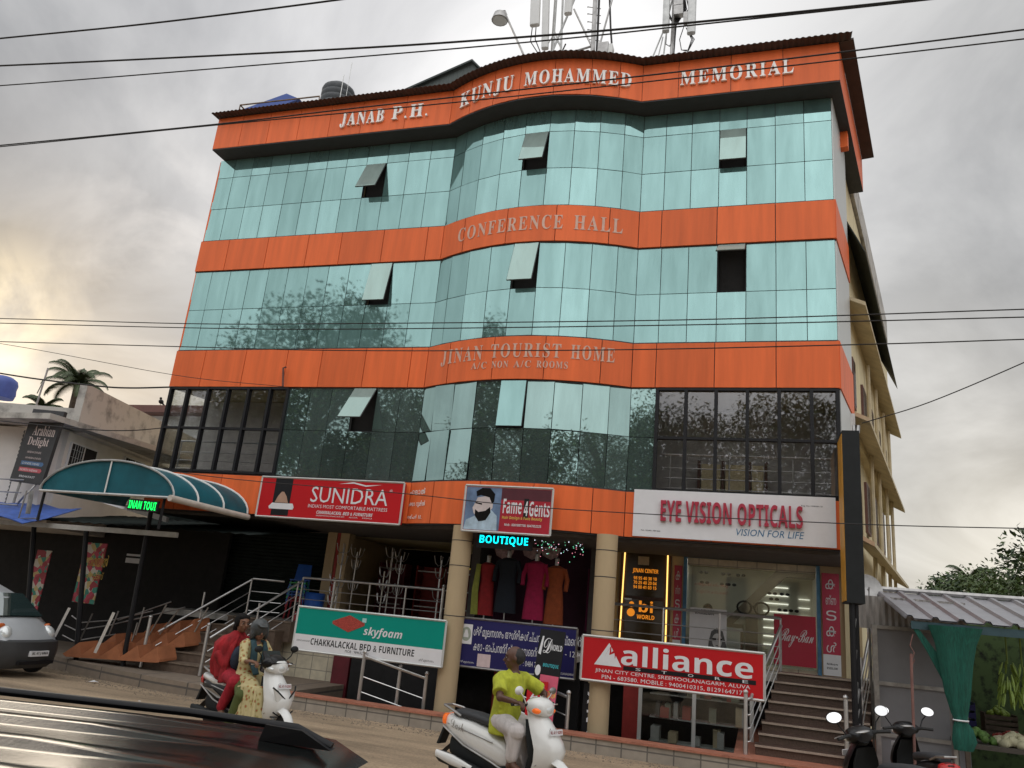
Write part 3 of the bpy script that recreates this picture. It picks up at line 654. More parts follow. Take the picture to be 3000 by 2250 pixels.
for i, s in enumerate(('98 95 40 30 10', '70 25 40 20 04', '94 00 41 03 15')): mb = MB(); text(mb, bold(s), fr, .30, 1.60-i*.095, .50, .07); part('lit_lettering', mb, M['orangeglow'], d)
mb = MB()
text(mb, bold('bi'), fr, .44, .92, .30, .24); text(mb, bold('WORLD'), fr, .40, .78, .38, .09); disc(mb, fr, .28, 1.07, .055, .06); disc(mb, fr, .27, .9, .085, .085)
part('lit_lettering', mb, M['orangeglow'], d)
mb = MB(); flat(mb, fr, [(.38, 1.92), (.62, 1.92), (.62, 2.10), (.38, 2.10)], .002); part('notice_paper', mb, mat('yellowed_paper', (.55, .42, .25), .8), d)
# basement shop window under the red sign
mb = MB(); mb.box((-2.15, .9, -.85), (-.05, .95, -.78)); mb.box((-2.15, .9, 1.0), (-.05, .95, 1.139)); 
for x in (-2.15, -1.15, -.12): mb.box((x, .9, -.779), (x+.07, .95, .999))
sf = part('basement_shop_frame', mb, M['alu'], B)
mb = MB(); mb.box((-2.08, .92, -.779), (-.12, .925, .999)); part('pane', mb, M['clear'], sf)
mb = MB(); rn = random.Random(3)
for sy in (2.3,):
    for z in (-.3, .15, .6): mb.box((-2.1, sy, z), (-.1, sy+.4, z+.03))
part('stock_shelf', mb, M['alu'], B)
gcols = [(.5, .5, .48), (.1, .1, .1), (.45, .1, .08), (.3, .32, .25), (.55, .45, .3)]
GM = [mat('carton', c, .6) for c in gcols]
for i in range(22):
    z = rn.choice((-.27, .18, .63)); x = -2.05+ (i*0.087)
    mb = MB(); h = rn.uniform(.14, .36); mb.box((x, 2.25+rn.uniform(-.1, .1), z), (x+.075+rn.uniform(0, .1), 2.6, z+h)); mb.box((x+.01, 2.26, z+h), (x+.06, 2.5, z+h+.012))
    solo('stock_box', mb, GM[i % 5], f"{('pale grey', 'black', 'red', 'olive', 'cardboard brown')[i % 5]} box, {('first', 'second', 'third', 'fourth', 'fifth')[i//5]} of its colour from the left, {'bottom' if z < 0 else 'middle' if z < .5 else 'top'} shelf of the basement shop", 'box', 'stock on the basement shop shelves')
# staircases
def staircase(name, label, n, x0, x1, y0, z0, run, rise, sk, m1, m2):
    t = thing(name, label, 'staircase', ((x0+x1)/2, y0, z0))
    mb = MB(); nb = MB()
    for i in range(n):
        y = y0+i*run; s = sk*i
        mb.box((x0+s, y, z0-.1), (x1+s, y+run+(.02 if i < n-1 else 0), z0+rise*(i+1)-.03)) if False else mb.box((x0+s, y, z0+rise*i-.25), (x1+s, y+run+.0, z0+rise*(i+1)-.028))
        nb.box((x0+s-.01, y-.03, z0+rise*(i+1)-.027), (x1+s+.01, y+run, z0+rise*(i+1)))
    part('riser_block', mb, m1, t); part('tread', nb, m2, t); return t
M['tread'] = mat('granite_tread', (.085, .05, .04), .3, var=.4, scale=30)
s1 = staircase('staircase', 'brown granite staircase with pale nosings rising beside the red store sign', 8, -.02, 1.62, -.72, .125, .285, .152, .055, M['granite'], M['tread'])
mb = MB()
for i in range(8): y = -.72+i*.285; mb.box((-.03+.055*i, y-.045, .125+.152*(i+1)-.035), (1.63+.055*i, y-.031, .125+.152*(i+1)-.002))
part('nosing', mb, M['nosing'], s1)
s2 = staircase('staircase', 'worn brown stone staircase behind the two women on a scooter', 6, -12.55, -10.85, -.45, .10, .33, .197, .15, mat('brown_step_stone', (.13, .09, .065), .6, var=.3, scale=9), mat('worn_tread', (.20, .15, .11), .7, var=.3))
# ---------------------------------------------------------------- signs
def board(name, label, o, w, h, t, m, edge=None, r=(1, 0, 0), u=(0, 0, 1), group=None, cat='sign'):
    fr = Fr(o, r, u); th_ = thing(name, label, cat, fr(w/2, 0), 0, group)
    mb = MB(); mb.add([fr(a, b, c) for c in (0, -t) for a, b in ((0, 0), (w, 0), (w, h), (0, h))], [(0, 1, 2, 3), (7, 6, 5, 4), (0, 4, 5, 1), (1, 5, 6, 2), (2, 6, 7, 3), (3, 7, 4, 0)])
    part('panel', mb, m, th_)
    if edge:
        mb = MB(); e = .022; ps = [fr(-e/2, -e/2, 0), fr(w+e/2, -e/2, 0), fr(w+e/2, h+e/2, 0), fr(-e/2, h+e/2, 0)]
        for i in range(4): mb.tube([ps[i], ps[(i+1) % 4]], e, 4)
        part('frame', mb, edge, th_)
    return th_, fr
def lettering(th_, m, *items, name='lettering'):
    for it in items: mb = MB(); text(mb, *it[:1], it[1], *it[2:6], **(it[6] if len(it) > 6 else {})); o = part(name, mb, m, th_)
    return o
def pic(th_, name, m, fr, polys, c=.004):
    mb = MB()
    for p in polys: flat(mb, fr, p, c)
    return part(name, mb, m, th_)
def ell(a, b, ra, rb, n=18, t0=0, t1=6.2832): return [(a+ra*math.cos(t0+(t1-t0)*k/n), b+rb*math.sin(t0+(t1-t0)*k/n)) for k in range(n)]
# red mattress sign
o = at(553, 1113, y=-.16); e = at(862, 1128, y=-.16); w, h = e.x-o.x, .855; o.z = 3.485
t, fr = board('shop_sign', 'long red mattress shop sign with white letters, left of the bearded man sign', o, w, h, .14, M['red'], M['alu'])
lettering(t, M['signwhite'], ('SUNIDRA', fr, 1.30, .36, 1.85, .34), ("INDIA'S MOST COMFORTABLE MATTRESS", fr, 1.27, .24, 1.90, .075), (boldit('CHAKKALACKAL BED & FURNITURE'), fr, 1.5, .115, 1.35, .07), ('®', fr, 3.17, .64, .07, .07), ('SREEMOOLANAGARAM      ALUVA      KERALA', fr, 1.5, .065, 1.35, .028))
pic(t, 'swoosh', M['signwhite'], fr, [[(1.95, .78), (2.3, .835), (2.6, .775), (2.98, .80), (2.6, .745), (2.3, .80)]])
pic(t, 'black_panel', M['black'], fr, [[(.36, .03), (.80, .03), (.80, .845), (.36, .845)]], .002)
pic(t, 'mattress_picture', M['signwhite'], fr, [[(.28, .22), (.36, .30), (.88, .30), (.92, .22), (.90, .17), (.30, .17)]], .006)
pic(t, 'seated_figure_picture', mat('printed_skin', (.42, .26, .18), .6), fr, [[(.42, .31), (.76, .31), (.70, .45), (.62, .55), (.56, .55), (.48, .45)]], .008)
# bearded man sign on the bay
o = at(1000, 1125, y=-.80); e = at(1188, 1137, y=-.80); w, h = e.x-o.x, .86; o.z = 3.39
t, fr = board('shop_sign', 'sign with a bearded man portrait and red lettered panel above the boutique', o, w, h, .12, mat('crimson_print', (.42, .012, .03), .4, var=.3, scale=1), M['alu'])
pic(t, 'dark_top', mat('dark_red_print', (.09, .015, .025), .4), fr, [[(.74, .62), (w-.02, .62), (w-.02, h-.02), (.74, h-.02)]], .002)
pic(t, 'portrait_background', mat('blue_grey_print', (.13, .20, .33), .5, var=.5, scale=3), fr, [[(.02, .02), (.74, .02), (.74, h-.02), (.02, h-.02)]], .003)
pic(t, 'portrait_shirt', mat('pale_blue_print', (.42, .55, .66), .5, var=.3), fr, [[(.02, .02), (.70, .02), (.68, .30), (.55, .42), (.40, .36), (.22, .28), (.06, .20)]], .0045)
pic(t, 'portrait_face', mat('portrait_skin', (.58, .50, .49), .5, var=.2), fr, [[(.20, .34), (.27, .26), (.46, .30), (.58, .45), (.58, .62), (.46, .68), (.26, .64), (.20, .50), (.17, .44)]], .006)
pic(t, 'portrait_hair', M['hair'], fr, [[(.24, .66), (.32, .69), (.50, .65), (.56, .53), (.60, .57), (.61, .72), (.50, .83), (.34, .83), (.22, .76)], [(.23, .41), (.30, .36), (.44, .39), (.53, .47), (.55, .36), (.46, .21), (.32, .18), (.23, .29)], [(.22, .525), (.36, .50), (.36, .53), (.22, .55)]], .0075)
lettering(t, M['signwhite'], (bold('Fame'), fr, .79, .36, w*.215, .28), (bold('Gents'), fr, w*.755, .33, w*.23, .28))
pic(t, 'digit_plate', M['black'], fr, [[(w*.69, .28), (w*.745, .28), (w*.745, .66), (w*.69, .66)]], .003); lettering(t, M['signwhite'], (bold('4'), fr, w*.695, .33, w*.045, .28, dict(c=.006)))
lettering(t, mat('gold_print', (.75, .50, .10), .5), (bold('Hair Design & Face Beauty'), fr, .79, .24, w-.95, .075))
lettering(t, M['signwhite'], (bold('Mob : 8281887730, 9847852225'), fr, .85, .12, w-1.02, .055), name='phone_lettering')
# cyan led sign
o = at(1030, 1163, y=-.55); e = at(1150, 1166, y=-.55); w = e.x-o.x
t, fr = board('led_sign', 'glowing cyan BOUTIQUE led sign hanging below the bearded man sign', V((o.x, -.55, 3.10)), w, .29, .06, M['black'])
lettering(t, M['led'], (bold('BOUTIQUE'), fr, .06, .06, w-.14, .18))
# white optician sign
o = at(1366, 1155, y=-.09); e = at(1807, 1160, y=-.09); w, h = e.x-o.x, .89; o.z = 3.55
t, fr = board('shop_sign', 'wide white optician sign with raised red letters', o, w, h, .08, M['signwhite'])
vs = MB(); text(vs, bold('EYE VISION OPTICALS'), fr, .52, .30, 2.52, .40, .06); part('raised_lettering', vs, mat('crimson_letter', (.40, .02, .05), .5), t)
lettering(t, mat('blue_letter', (.03, .15, .30), .5), ('VISION FOR LIFE', fr, 1.87, .12, 1.17, .125, dict(shear=.2)))
lettering(t, M['black'], ('Reg. No 1028/08-121', fr, 3.02, .70, .36, .03), ('Mob : 9656484 , 0484 2606', fr, .16, .10, .36, .03), name='small_lettering')
# teal furniture sign
YQ = -.74
o = at(632, 1400, y=YQ); e = at(953, 1438, y=YQ); w = e.x-o.x; z0 = .87
t, fr = board('shop_sign', 'wide teal and white furniture sign with a red mattress picture', V((o.x, YQ, z0)), w, .80, .05, M['tealsign'], M['alu'])
pic(t, 'white_band', M['signwhite'], fr, [[(.0, .0), (w, .0), (w, .295), (.0, .295)]], .003)
lettering(t, M['black'], (bold('CHAKKALACKAL BED & FURNITURE'), fr, .38, .115, 2.23, .125), ('MOB : 9846327481', fr, 1.16, .045, .5, .05), ('SREEMOOLANAGARAM', fr, .06, .16, .3, .03), ('ശ്രീമൂലനഗരം', fr, 2.72, .04, .3, .06))
lettering(t, M['signwhite'], (boldit('skyfoam'), fr, 1.5, .36, .82, .20))
pic(t, 'mattress_picture', mat('red_pattern_print', (.38, .045, .03), .6, var=.6, scale=60), fr, [[(.80, .60), (1.16, .74), (1.50, .615), (1.5, .57), (1.17, .42), (.80, .55)]], .005)
pic(t, 'logo_square', mat('pale_teal_print', (.35, .62, .60), .5), fr, [[(1.44, .63), (1.53, .63), (1.53, .71), (1.44, .71)]], .004)
# navy cooperative society sign between the columns
YN = -.34
o = at(985, 1430, y=YN); e = at(1240, 1458, y=YN); w = e.x-o.x
t, fr = board('shop_sign', 'navy blue sign with two lines of white Malayalam writing between the two tan columns', V((o.x, YN, .90)), w, .86, .05, M['navy'], M['grime'])
lettering(t, M['signwhite'], ('ശ്രീമൂലനഗരം അഗ്രികൾച്ചറൽ ഇംപ്രൂവ്മെന്റ്', fr, .30, .52, 2.1, .22), ('കോ - ഓപ്പറേറ്റീവ് സൊസൈറ്റി', fr, .32, .30, 1.3, .18), ('ഇ - 1294', fr, 1.95, .34, .46, .13), ('ഫോൺ : 0484 2605294', fr, 1.0, .12, .8, .11), ('SREEMOOLANAGARAM', fr, 1.9, .05, .4, .04), ('ശ്രീമൂലനഗരം', fr, .06, .05, .3, .05))
pic(t, 'emblem_square', M['signwhite'], fr, [[(.03, .40), (.27, .40), (.27, .76), (.03, .76)]], .003); pic(t, 'emblem', mat('grey_green_print', (.32, .36, .30), .6), fr, [ell(.15, .58, .10, .13)], .005); pic(t, 'emblem_centre', M['signwhite'], fr, [[(.10, .52), (.20, .52), (.20, .56), (.17, .66), (.13, .66), (.10, .56)]], .007)
pic(t, 'pasted_paper', mat('pink_paper', (.60, .48, .48), .8), fr, [[(.42, .02), (.68, .02), (.68, .25), (.42, .25)]], .004)
# red store sign
YR = -.74
o = at(1255, 1462, y=YR); e = at(1650, 1500, y=YR); w = e.x-o.x
t, fr = board('shop_sign', 'big red store sign with a white triangle logo and phone numbers', V((o.x, YR, .955)), w, .715, .05, M['red'], M['alu'])
lettering(t, M['signwhite'], (bold('alliance'), fr, w*.225, .30, w*.72, .34), ('JINAN CITY CENTRE, SREEMOOLANAGARM, ALUVA', fr, w*.08, .125, w*.85, .075), ('PIN - 683580. MOBILE : 9400410315, 8129164717', fr, w*.12, .03, w*.77, .075))
pic(t, 'black_strip', M['black'], fr, [[(w*.24, .215), (w*.96, .215), (w*.96, .285), (w*.24, .285)]], .003)
lettering(t, M['signwhite'], *[(c_, fr, w*(.31+i*.145), .23, .09, .045, dict(c=.006)) for i, c_ in enumerate('STORE')], name='strip_lettering')
pic(t, 'triangle_logo', M['signwhite'], fr, [[(.22, .26), (.70, .26), (.47, .64)]], .004); pic(t, 'logo_stroke', M['red'], fr, [[(.39, .40), (.49, .56), (.48, .44), (.57, .48), (.58, .38), (.60, .46), (.56, .53), (.51, .48), (.51, .60)]], .006)
# dark vertical board
t, fr = board('shop_sign', 'narrow black upright board with sideways white letters below the red store sign', V((at(1260, 1500, y=-.55).x, -.55, -.5)), .29, 1.38, .04, M['black'])
fv = Fr(fr(.23, .02), (0, 0, 1), (-1, 0, 0)); lettering(t, M['signwhite'], (bold('S'), fv, .02, 0, .18, .15), (bold('O'), fv, .38, 0, .22, .15), (bold('N'), fv, .72, 0, .20, .15), (bold('Y'), fv, 1.02, 0, .20, .15))
# standing boutique board and red board behind the man on the scooter
YB = -1.1
o = at(1136, 1500, y=YB); t, fr = board('standee_board', 'leaning black and pink boutique board in front of the navy sign', V((at(1143, 1480, y=YB).x, YB, .12)), .46, 1.62, .03, M['black'], r=(.99, .0, -.05), u=(.05, .12, .99))
pic(t, 'pink_panel', mat('pink_print', (.62, .10, .17), .5), fr, [[(.12, .02), (.45, .02), (.45, .86), (.12, .86)]], .003); lettering(t, mat('yellow_print', (.75, .55, .05), .5), ('തയ്യൽ', fr, .13, .50, .31, .16), ('സെന്റർ', fr, .14, .28, .28, .14)); lettering(t, M['signwhite'], (script('D'), fr, .10, 1.22, .15, .26), (bold('WORLD'), fr, .22, 1.28, .22, .10), name='white_lettering'); lettering(t, mat('cyan_print', (.05, .45, .5), .5), (bold('BOUTIQUE'), fr, .14, .98, .28, .07), name='cyan_lettering')
pic(t, 'portrait_print', M['signwhite'], fr, [ell(.06, .92, .05, .09), [(.02, 1.2), (.06, 1.5), (.09, 1.5), (.07, 1.18)]], .003)
t, fr = board('standee_board', 'small red board standing on the kerb behind the scooter rider', V((at(1128, 1600, y=-1.15).x, -1.15, .12)), .36, .74, .03, M['red'], u=(0, .1, .99))
pic(t, 'white_stripe', M['signwhite'], fr, [[(.05, .60), (.30, .62), (.30, .66), (.05, .65)]], .003); lettering(t, M['signwhite'], (bold('AJ'), fr, .06, .42, .22, .12))
# upright Malayalam boards either side of the optician
M['pinkgrad'] = mat('red_pink_print', (.45, .04, .08), .5, var=.1)
for i, (u0, v0, u1, v1, y, lab) in enumerate(((1452, 1390, 1474, 1222, 2.5, 'tall narrow red board with white Malayalam letters right of the glowing door'), (1779, 1445, 1812, 1240, 2.5, 'tall narrow red and pink board with Malayalam letters right of the optician window'))):
    a = at(u0, v0, y=y); b = at(u1, v1, y=y); w = b.x-a.x; z0 = 1.32; h = b.z-z0
    t, fr = board('upright_sign', lab, V((a.x, y, z0)), w, h, .03, M['pinkgrad'])
    pic(t, 'white_foot', M['signwhite'], fr, [[(0, 0), (w, 0), (w, h*.2), (0, h*.2)]], .003)
    lettering(t, M['signwhite'], *[(c_, fr, w*.2, h*(.84-.155*k), w*.6, h*.10) for k, c_ in enumerate('കണ്ണടകൾ' if False else ('ക', 'ണ്ണ', 'ട', 'ക', 'ൾ'))])
    if i: lettering(t, M['black'], (bold('Nikon'), fr, w*.2, h*.10, w*.6, h*.02), (bold('ESSILOR'), fr, w*.2, h*.06, w*.6, h*.02), name='small_lettering')
# girl with spectacles poster and red lettered board behind the railing
y = 2.5; a = at(1488, 1400, y=y); b = at(1570, 1318, y=y); w, h = b.x-a.x, b.z-a.z+.12
t, fr = board('poster', 'black and white poster of a smiling girl wearing spectacles at the optician window', V((a.x, y, a.z-.12)), w, h, .02, M['signwhite'], cat='poster')
g1 = mat('grey_print', (.12, .12, .12), .7, var=.5, scale=30); g2 = mat('pale_grey_print', (.55, .55, .55), .7, var=.15)
pic(t, 'printed_hair', g1, fr, [[(.38, .02), (.40, .30), (.45, .50), (.56, .58), (.68, .52), (.74, .30), (.80, .02)]], .003); pic(t, 'printed_face', g2, fr, [ell(.57, .32, .10, .15), [(.50, .02), (.66, .02), (.62, .2), (.53, .2)]], .005)
pic(t, 'printed_spectacles', M['black'], fr, [[(.47, .37), (.55, .37), (.55, .31), (.48, .31)], [(.59, .37), (.67, .37), (.66, .31), (.59, .31)], [(.55, .36), (.59, .36), (.59, .35), (.55, .35)], [(.53, .235), (.61, .235), (.59, .22), (.55, .22)]], .007)
lettering(t, M['black'], (bold('VARILUX'), fr, .10, h-.13, .40, .10))
a = at(1672, 1425, y=2.45); b = at(1762, 1333, y=2.45)
t, fr = board('upright_sign', 'crimson panel with white handwritten lettering at the top of the right stairs', V((a.x, 2.45, 1.43)), b.x-a.x, b.z-1.43, .03, mat('crimson_panel', (.42, .02, .05), .4, var=.05))
lettering(t, M['signwhite'], (script('Ray-Ban'), fr, .08, .35, (b.x-a.x)*.78, .36, dict(shear=.25)))
# black totem with a yellow edge on two thin legs
t = thing('totem_sign', 'tall black edge-on totem sign with a yellow side, right of the granite stairs', 'sign', (1.5, -.8, .12))
mb = MB(); mb.box((1.385, -1.0, 2.6), (1.66, -.30, 5.46)); part('panel', mb, M['blackpl'], t)
mb = MB(); mb.box((1.375, -.99, 2.63), (1.384, -.31, 5.40)); part('side_panel', mb, mat('yellow_side', (.62, .30, .03), .5, var=.25, scale=4), t)
for x, y in ((1.47, -.9), (1.58, -.4)): mb = MB(); mb.tube([(x, y, .1), (x, y, 2.6)], .045, 8); part('leg', mb, M['black'], t)
mb = MB(); 
for z in (1.0, 1.5, 2.0): mb.tube([(1.47, -.9, z), (1.58, -.4, z+.4)], .014, 5)
mb.tube([(1.6, -.8, 5.46), (1.62, -.7, 5.62), (1.68, -.75, 5.6), (1.66, -.8, 5.46)], .03, 6); part('bracket', mb, M['grime'], t)
# tall dark restaurant sign on the left
fr0 = Fr(at(20, 1038, y=-.8), (.985, .17, 0), (0, 0, 1)); a = at(20, 1038, y=-.8); b = at(135, 892, y=-.8)
t, fr = board('shop_sign', 'tall dark grey restaurant sign with coloured strips at the far left', V((a.x, -.8, a.z)), 1.02, 1.82, .09, mat('charcoal_sign', (.035, .035, .038), .6, var=.2), r=(1, .0, -.06), u=(.02, .05, 1))
lettering(t, mat('pinkish_white_print', (.62, .52, .50), .6), (serif('Arabian'), fr, .24, 1.16, .70, .26), (serif('Delight'), fr, .18, .86, .66, .26), ('ARABIAN DINNERS', fr, .26, .72, .45, .05), ('ARABIAN DISHES', fr, .26, .58, .5, .045))
for z, m in ((.42, (.06, .14, .28)), (.26, (.50, .09, .11))): pic(t, 'colour_strip', mat('strip_print', m, .6), fr, [[(.18, z), (.86, z), (.90, z+.05), (.86, z+.10), (.18, z+.10)]], .003)
lettering(t, M['signwhite'], ('CHINESE DISHES', fr, .22, .44, .55, .05, dict(c=.006)), ('NORTH INDIAN', fr, .22, .28, .55, .05, dict(c=.006)), ('BREAKFAST', fr, .26, .12, .5, .05), name='strip_lettering')
pic(t, 'round_badge', mat('badge_print', (.25, .30, .30), .6), fr, [ell(.88, 1.62, .07, .08)], .003); pic(t, 'flower_mark', mat('rose_print', (.5, .2, .2), .6), fr, [ell(.33, 1.62, .06, .09), ell(.40, 1.55, .05, .06)], .003)
mb = MB(); mb.tube([fr(.3, 0, -.05), fr(.3, -.5, -.05)], .03, 6); mb.tube([fr(.8, 0, -.05), fr(.75, -.3, .1), fr(.5, -.5, 0)], .025, 6); part('post', mb, M['grime'], t)

# ---------------------------------------------------------------- railings
def railing(label, posts, tops, h=1.0, rails=(.72, .5, .28), ball=True, group='stainless steel railings', r0=.028, name='railing', rb=None, pr=.02):
    """posts: base points; the handrail runs above them"""
    b = V(posts[0]); t = thing(name, label, 'railing', b, 0, group)
    hb = MB(); top = [V(p)+V((0, 0, h)) for p in tops]; hb.tube(top, r0, 8); part('handrail', hb, M['steel'], t, smooth=True)
    mb = MB()
    for q in rails: mb.tube([V(p)+V((0, 0, q)) for p in tops], .011, 6)
    if rails: part('rail', mb, M['steel'], t)
    for i, p in enumerate(posts):
        big = ball and (i == 0 if ball == 1 else True); q = V(p); hh = h + (.05 if big else 0)
        mb = MB(); mb.tube([q, q+V((0, 0, hh))], .034 if big else pr, 8)
        if big: mb.ball(q+V((0, 0, hh+.03)), .042, 10, 6)
        part('post', mb, M['steel'], t)
    return t
railing('long stainless railing on the gallery above the red store sign', [(-2.95, 1.5, 1.28), (-1.8, 1.5, 1.28), (-.7, 1.5, 1.28), (.44, 1.55, 1.28)], [(-2.95, 1.5, 1.28), (.44, 1.55, 1.28)], 1.03)
railing('stainless railing on the gallery above the teal furniture sign', [(-6.6, 1.5, 1.28), (-7.5, 1.5, 1.28), (-8.4, 1.5, 1.28), (-9.3, 1.5, 1.28), (-10.15, 1.5, 1.28)], [(-6.6, 1.5, 1.28), (-10.15, 1.5, 1.28)], 1.0, rails=(.74, .52, .30))
railing('steep stair railing rising across the right end of the red store sign', [(-.17, -.88, .12), (.06, .2, .7), (.42, 1.5, 1.28)], [(-.17, -.88, .08), (-.10, -.85, .10), (.45, 1.52, 1.31)], .86, rails=(.62, .42, .22), ball=1)
railing('stainless stair railing climbing to the left end of the gallery beside the women', [(-10.95, -.55, .12), (-10.6, .6, .7), (-10.2, 1.4, 1.25)], [(-11.06, -.3, -.08), (-10.15, 1.5, 1.28)], .93, rails=(.66, .44, .22), ball=1)
railing('stainless stair railing on the left edge of the worn brown stairs', [(-12.5, -.5, .12), (-12.1, .6, .8), (-11.5, 1.45, 1.2)], [(-12.4, -.3, -.1), (-11.5, 1.5, 1.2), (-10.9, 1.9, 1.2)], .95, rails=(.66, .44, .22), ball=1)
railing('short sloping railing going down to the basement below the teal sign', [(-7.12, -.85, .12), (-6.45, -.62, -.08), (-5.95, -.5, -.16)], [(-7.12, -.85, .12), (-5.95, -.5, -.17)], .78, rails=(.42, .15), ball=2)
railing('short sloping railing going down to the basement right of the scooter rider', [(-4.15, -.6, .10), (-3.6, -.75, -.02), (-3.12, -.85, -.12)], [(-4.15, -.6, .12), (-3.12, -.85, -.12)], .75, rails=(.45, .18), ball=2)
railing('stainless post and railing at the right edge of the brown granite stairs', [(1.34, -.86, .12), (1.75, .6, .8), (2.0, 1.6, 1.35)], [(1.5, -.8, .12), (2.05, 1.6, 1.35)], .95, rails=(.66, .44, .22), ball=1)
# broken red stair blocks and fallen railing at the left
M['terra'] = mat('broken_terracotta', (.36, .13, .055), .75, var=.25, scale=3, bump=.05)
t = thing('broken_stair', 'toppled flight of broken terracotta coloured steps lying on the left pavement', 'rubble', (-13.2, -.3, .1))
for k, (u0, v0, u1, v1, yy, n_) in enumerate(((135, 1412, 345, 1425, -.75, 5), (215, 1395, 400, 1392, -.2, 5), (300, 1375, 420, 1360, .35, 4))):
    a = at(u0, v0, y=yy); b = at(u1, v1, y=yy); mb = MB(); pts = []
    n2 = n_*2
    for i in range(n2+1):
        p = a.lerp(b, i/n2); pts.append(p + V((0, 0, .26 if i % 2 else .0)) + V((.13 if i % 2 else 0, 0, 0)))
    pts2 = pts + [b+V((.0, 0, -.05)), b + V((-.1, 0, -.07)), a+V((.1, 0, -.05))]
    mb.prism(pts2, (.05, .45, .04)); part('step_slab', mb, M['terra'], t)
fl = [((118, 1375), (150, 1313), .05), ((205, 1410), (246, 1323), .055)]
for i, (p, q, r_) in enumerate(fl):
    a = at(*p, y=-.9); b = at(*q, y=-.8); mb = MB(); mb.tube([a, b], r_*.75, 4)
    solo('fallen_post', mb, mat('bright_steel', (.78, .78, .77), .3, .6), ('bright square steel post leaning left of the other above the rubble', 'bright square steel post leaning over the middle of the terracotta rubble')[i], 'post', 'fallen steel posts')
mb = MB()
for p, q in (((172, 1385), (200, 1325)), ((235, 1372), (256, 1320)), ((293, 1372), (312, 1312)), ((322, 1372), (360, 1306)), ((345, 1370), (385, 1318)), ((285, 1385), (297, 1345)), ((420, 1365), (450, 1312))): mb.tube([at(*p, y=-.2), at(*q, y=-.2)], .018, 5)
for ps in (((155, 1330), (175, 1345), (240, 1340), (330, 1320)), ((140, 1350), (165, 1362), (240, 1350), (400, 1312)), ((135, 1372), (160, 1385), (250, 1370)), ((255, 1340), (370, 1300))): mb.tube([at(*p, y=0) for p in ps], .014, 5)
solo('fallen_railing', mb, M['grime'], 'tangle of bent steel rods and rails behind the terracotta rubble', 'railing')
# ---------------------------------------------------------------- goods
STM = M['steel']
def coat_stand(u, v, y, h, rz, lab):
    b = at(u, v, y=y); b.z = 1.28 if y > .3 else b.z
    t = thing('coat_stand', lab, 'coat stand', b, rz, 'steel coat stands')
    mb = MB(); mb.tube([(0, 0, 0), (0, 0, h)], .016, 6); part('pole', mb, STM, t, world=False)
    mb = MB()
    for k in range(3):
        q = 2.1*k; mb.tube([(0, 0, .12), (.1*math.cos(q), .1*math.sin(q), .06), (.2*math.cos(q), .2*math.sin(q), 0)], .012, 5)
    part('foot', mb, STM, t, world=False)
    for z, s in ((h, 1), (h-.28, .7), (h*.55, .8)):
        for k in range(4):
            q = 1.57*k+.4; c_, s_ = math.cos(q), math.sin(q); mb = MB()
            mb.tube([(0, 0, z-.1), (.07*c_*s, .07*s_*s, z-.13), (.13*c_*s, .13*s_*s, z-.07), (.17*c_*s, .17*s_*s, z+.07)], .009, 4); mb.ball((.17*c_*s, .17*s_*s, z+.08), .016, 6, 4); part('hook', mb, STM, t, world=False)
    return t
for k, (u, y, h, lab) in enumerate(((726, 1.9, 1.78, 'tall steel coat stand at the left of the furniture shop gallery'), (757, 2.2, 1.72, 'steel coat stand second from the left behind the furniture railing'), (716, 1.75, 1.05, 'low steel coat stand close behind the left part of the furniture railing'), (835, 1.8, 1.75, 'tall coat stand in the middle of the furniture gallery beside a twin'), (855, 2.2, 1.7, 'coat stand just right of the middle twin on the furniture gallery'), (822, 1.7, 1.3, 'lower coat stand left of the middle pair on the furniture gallery'), (944, 1.8, 1.65, 'steel coat stand nearest the tan column'))):
    coat_stand(u, 1300, y, h, k*.5, lab)
def chair_mesh():
    mb = MB(); mb.prism([(-.2, -.2, .42), (.2, -.2, .42), (.18, .2, .40), (-.18, .2, .40)], (0, 0, .02)); mb.add([(-.2, .2, .42), (.2, .2, .42), (.17, .28, .82), (-.17, .28, .82), (-.2, .22, .42), (.2, .22, .42), (.17, .3, .82), (-.17, .3, .82)], [(0, 1, 2, 3), (7, 6, 5, 4), (0, 4, 5, 1), (2, 6, 7, 3), (1, 5, 6, 2), (0, 3, 7, 4)])
    return mb
CC = [('blue', (.02, .10, .42)), ('green', (.05, .42, .10)), ('red', (.42, .02, .03))]
CM = {n: mat(n+'_plastic', c, .35) for n, c in CC}
base = at(632, 1262, y=2.0)
for k, n in enumerate(('red', 'red', 'blue', 'blue', 'green', 'blue', 'green', 'blue')):
    t = thing('plastic_chair', f"{n} plastic chair, {('lowest', 'second', 'third', 'fourth', 'fifth', 'sixth', 'seventh', 'topmost')[k]} from the ground in the stack by the dark shutter", 'chair', (base.x, 2.3, 1.3+k*.07), .3, 'stacked plastic chairs')
    part('seat', chair_mesh(), CM[n], t, world=False)
    for sx in (-.17, .17):
        for sy in (-.17, .17): mb = MB(); mb.tube([(sx*1.2, sy*1.2, 0 if k == 0 else .2), (sx, sy, .41)], .018, 5); part('leg', mb, CM[n], t, world=False)
b = at(672, 1312, y=1.8); mb = MB(); mb.lathe([(.20, 0), (.23, .3), (.24, .62), (.25, .63), (.22, .66), (.22, .60)], (b.x, 1.9, 1.3), 20)
solo('plastic_tub', mb, CM['blue'], 'shiny blue plastic tub stack at the left end of the furniture railing', 'tub', smooth=True)
b = at(655, 1315, y=1.75); mb = MB(); mb.box((b.x-.15, 1.62, 1.3), (b.x+.13, 1.85, 1.48)); mb.box((b.x-.17, 1.6, 1.48), (b.x+.15, 1.87, 1.5)); solo('plastic_crate', mb, CM['red'], 'small red plastic crate at the foot of the blue tub', 'crate')
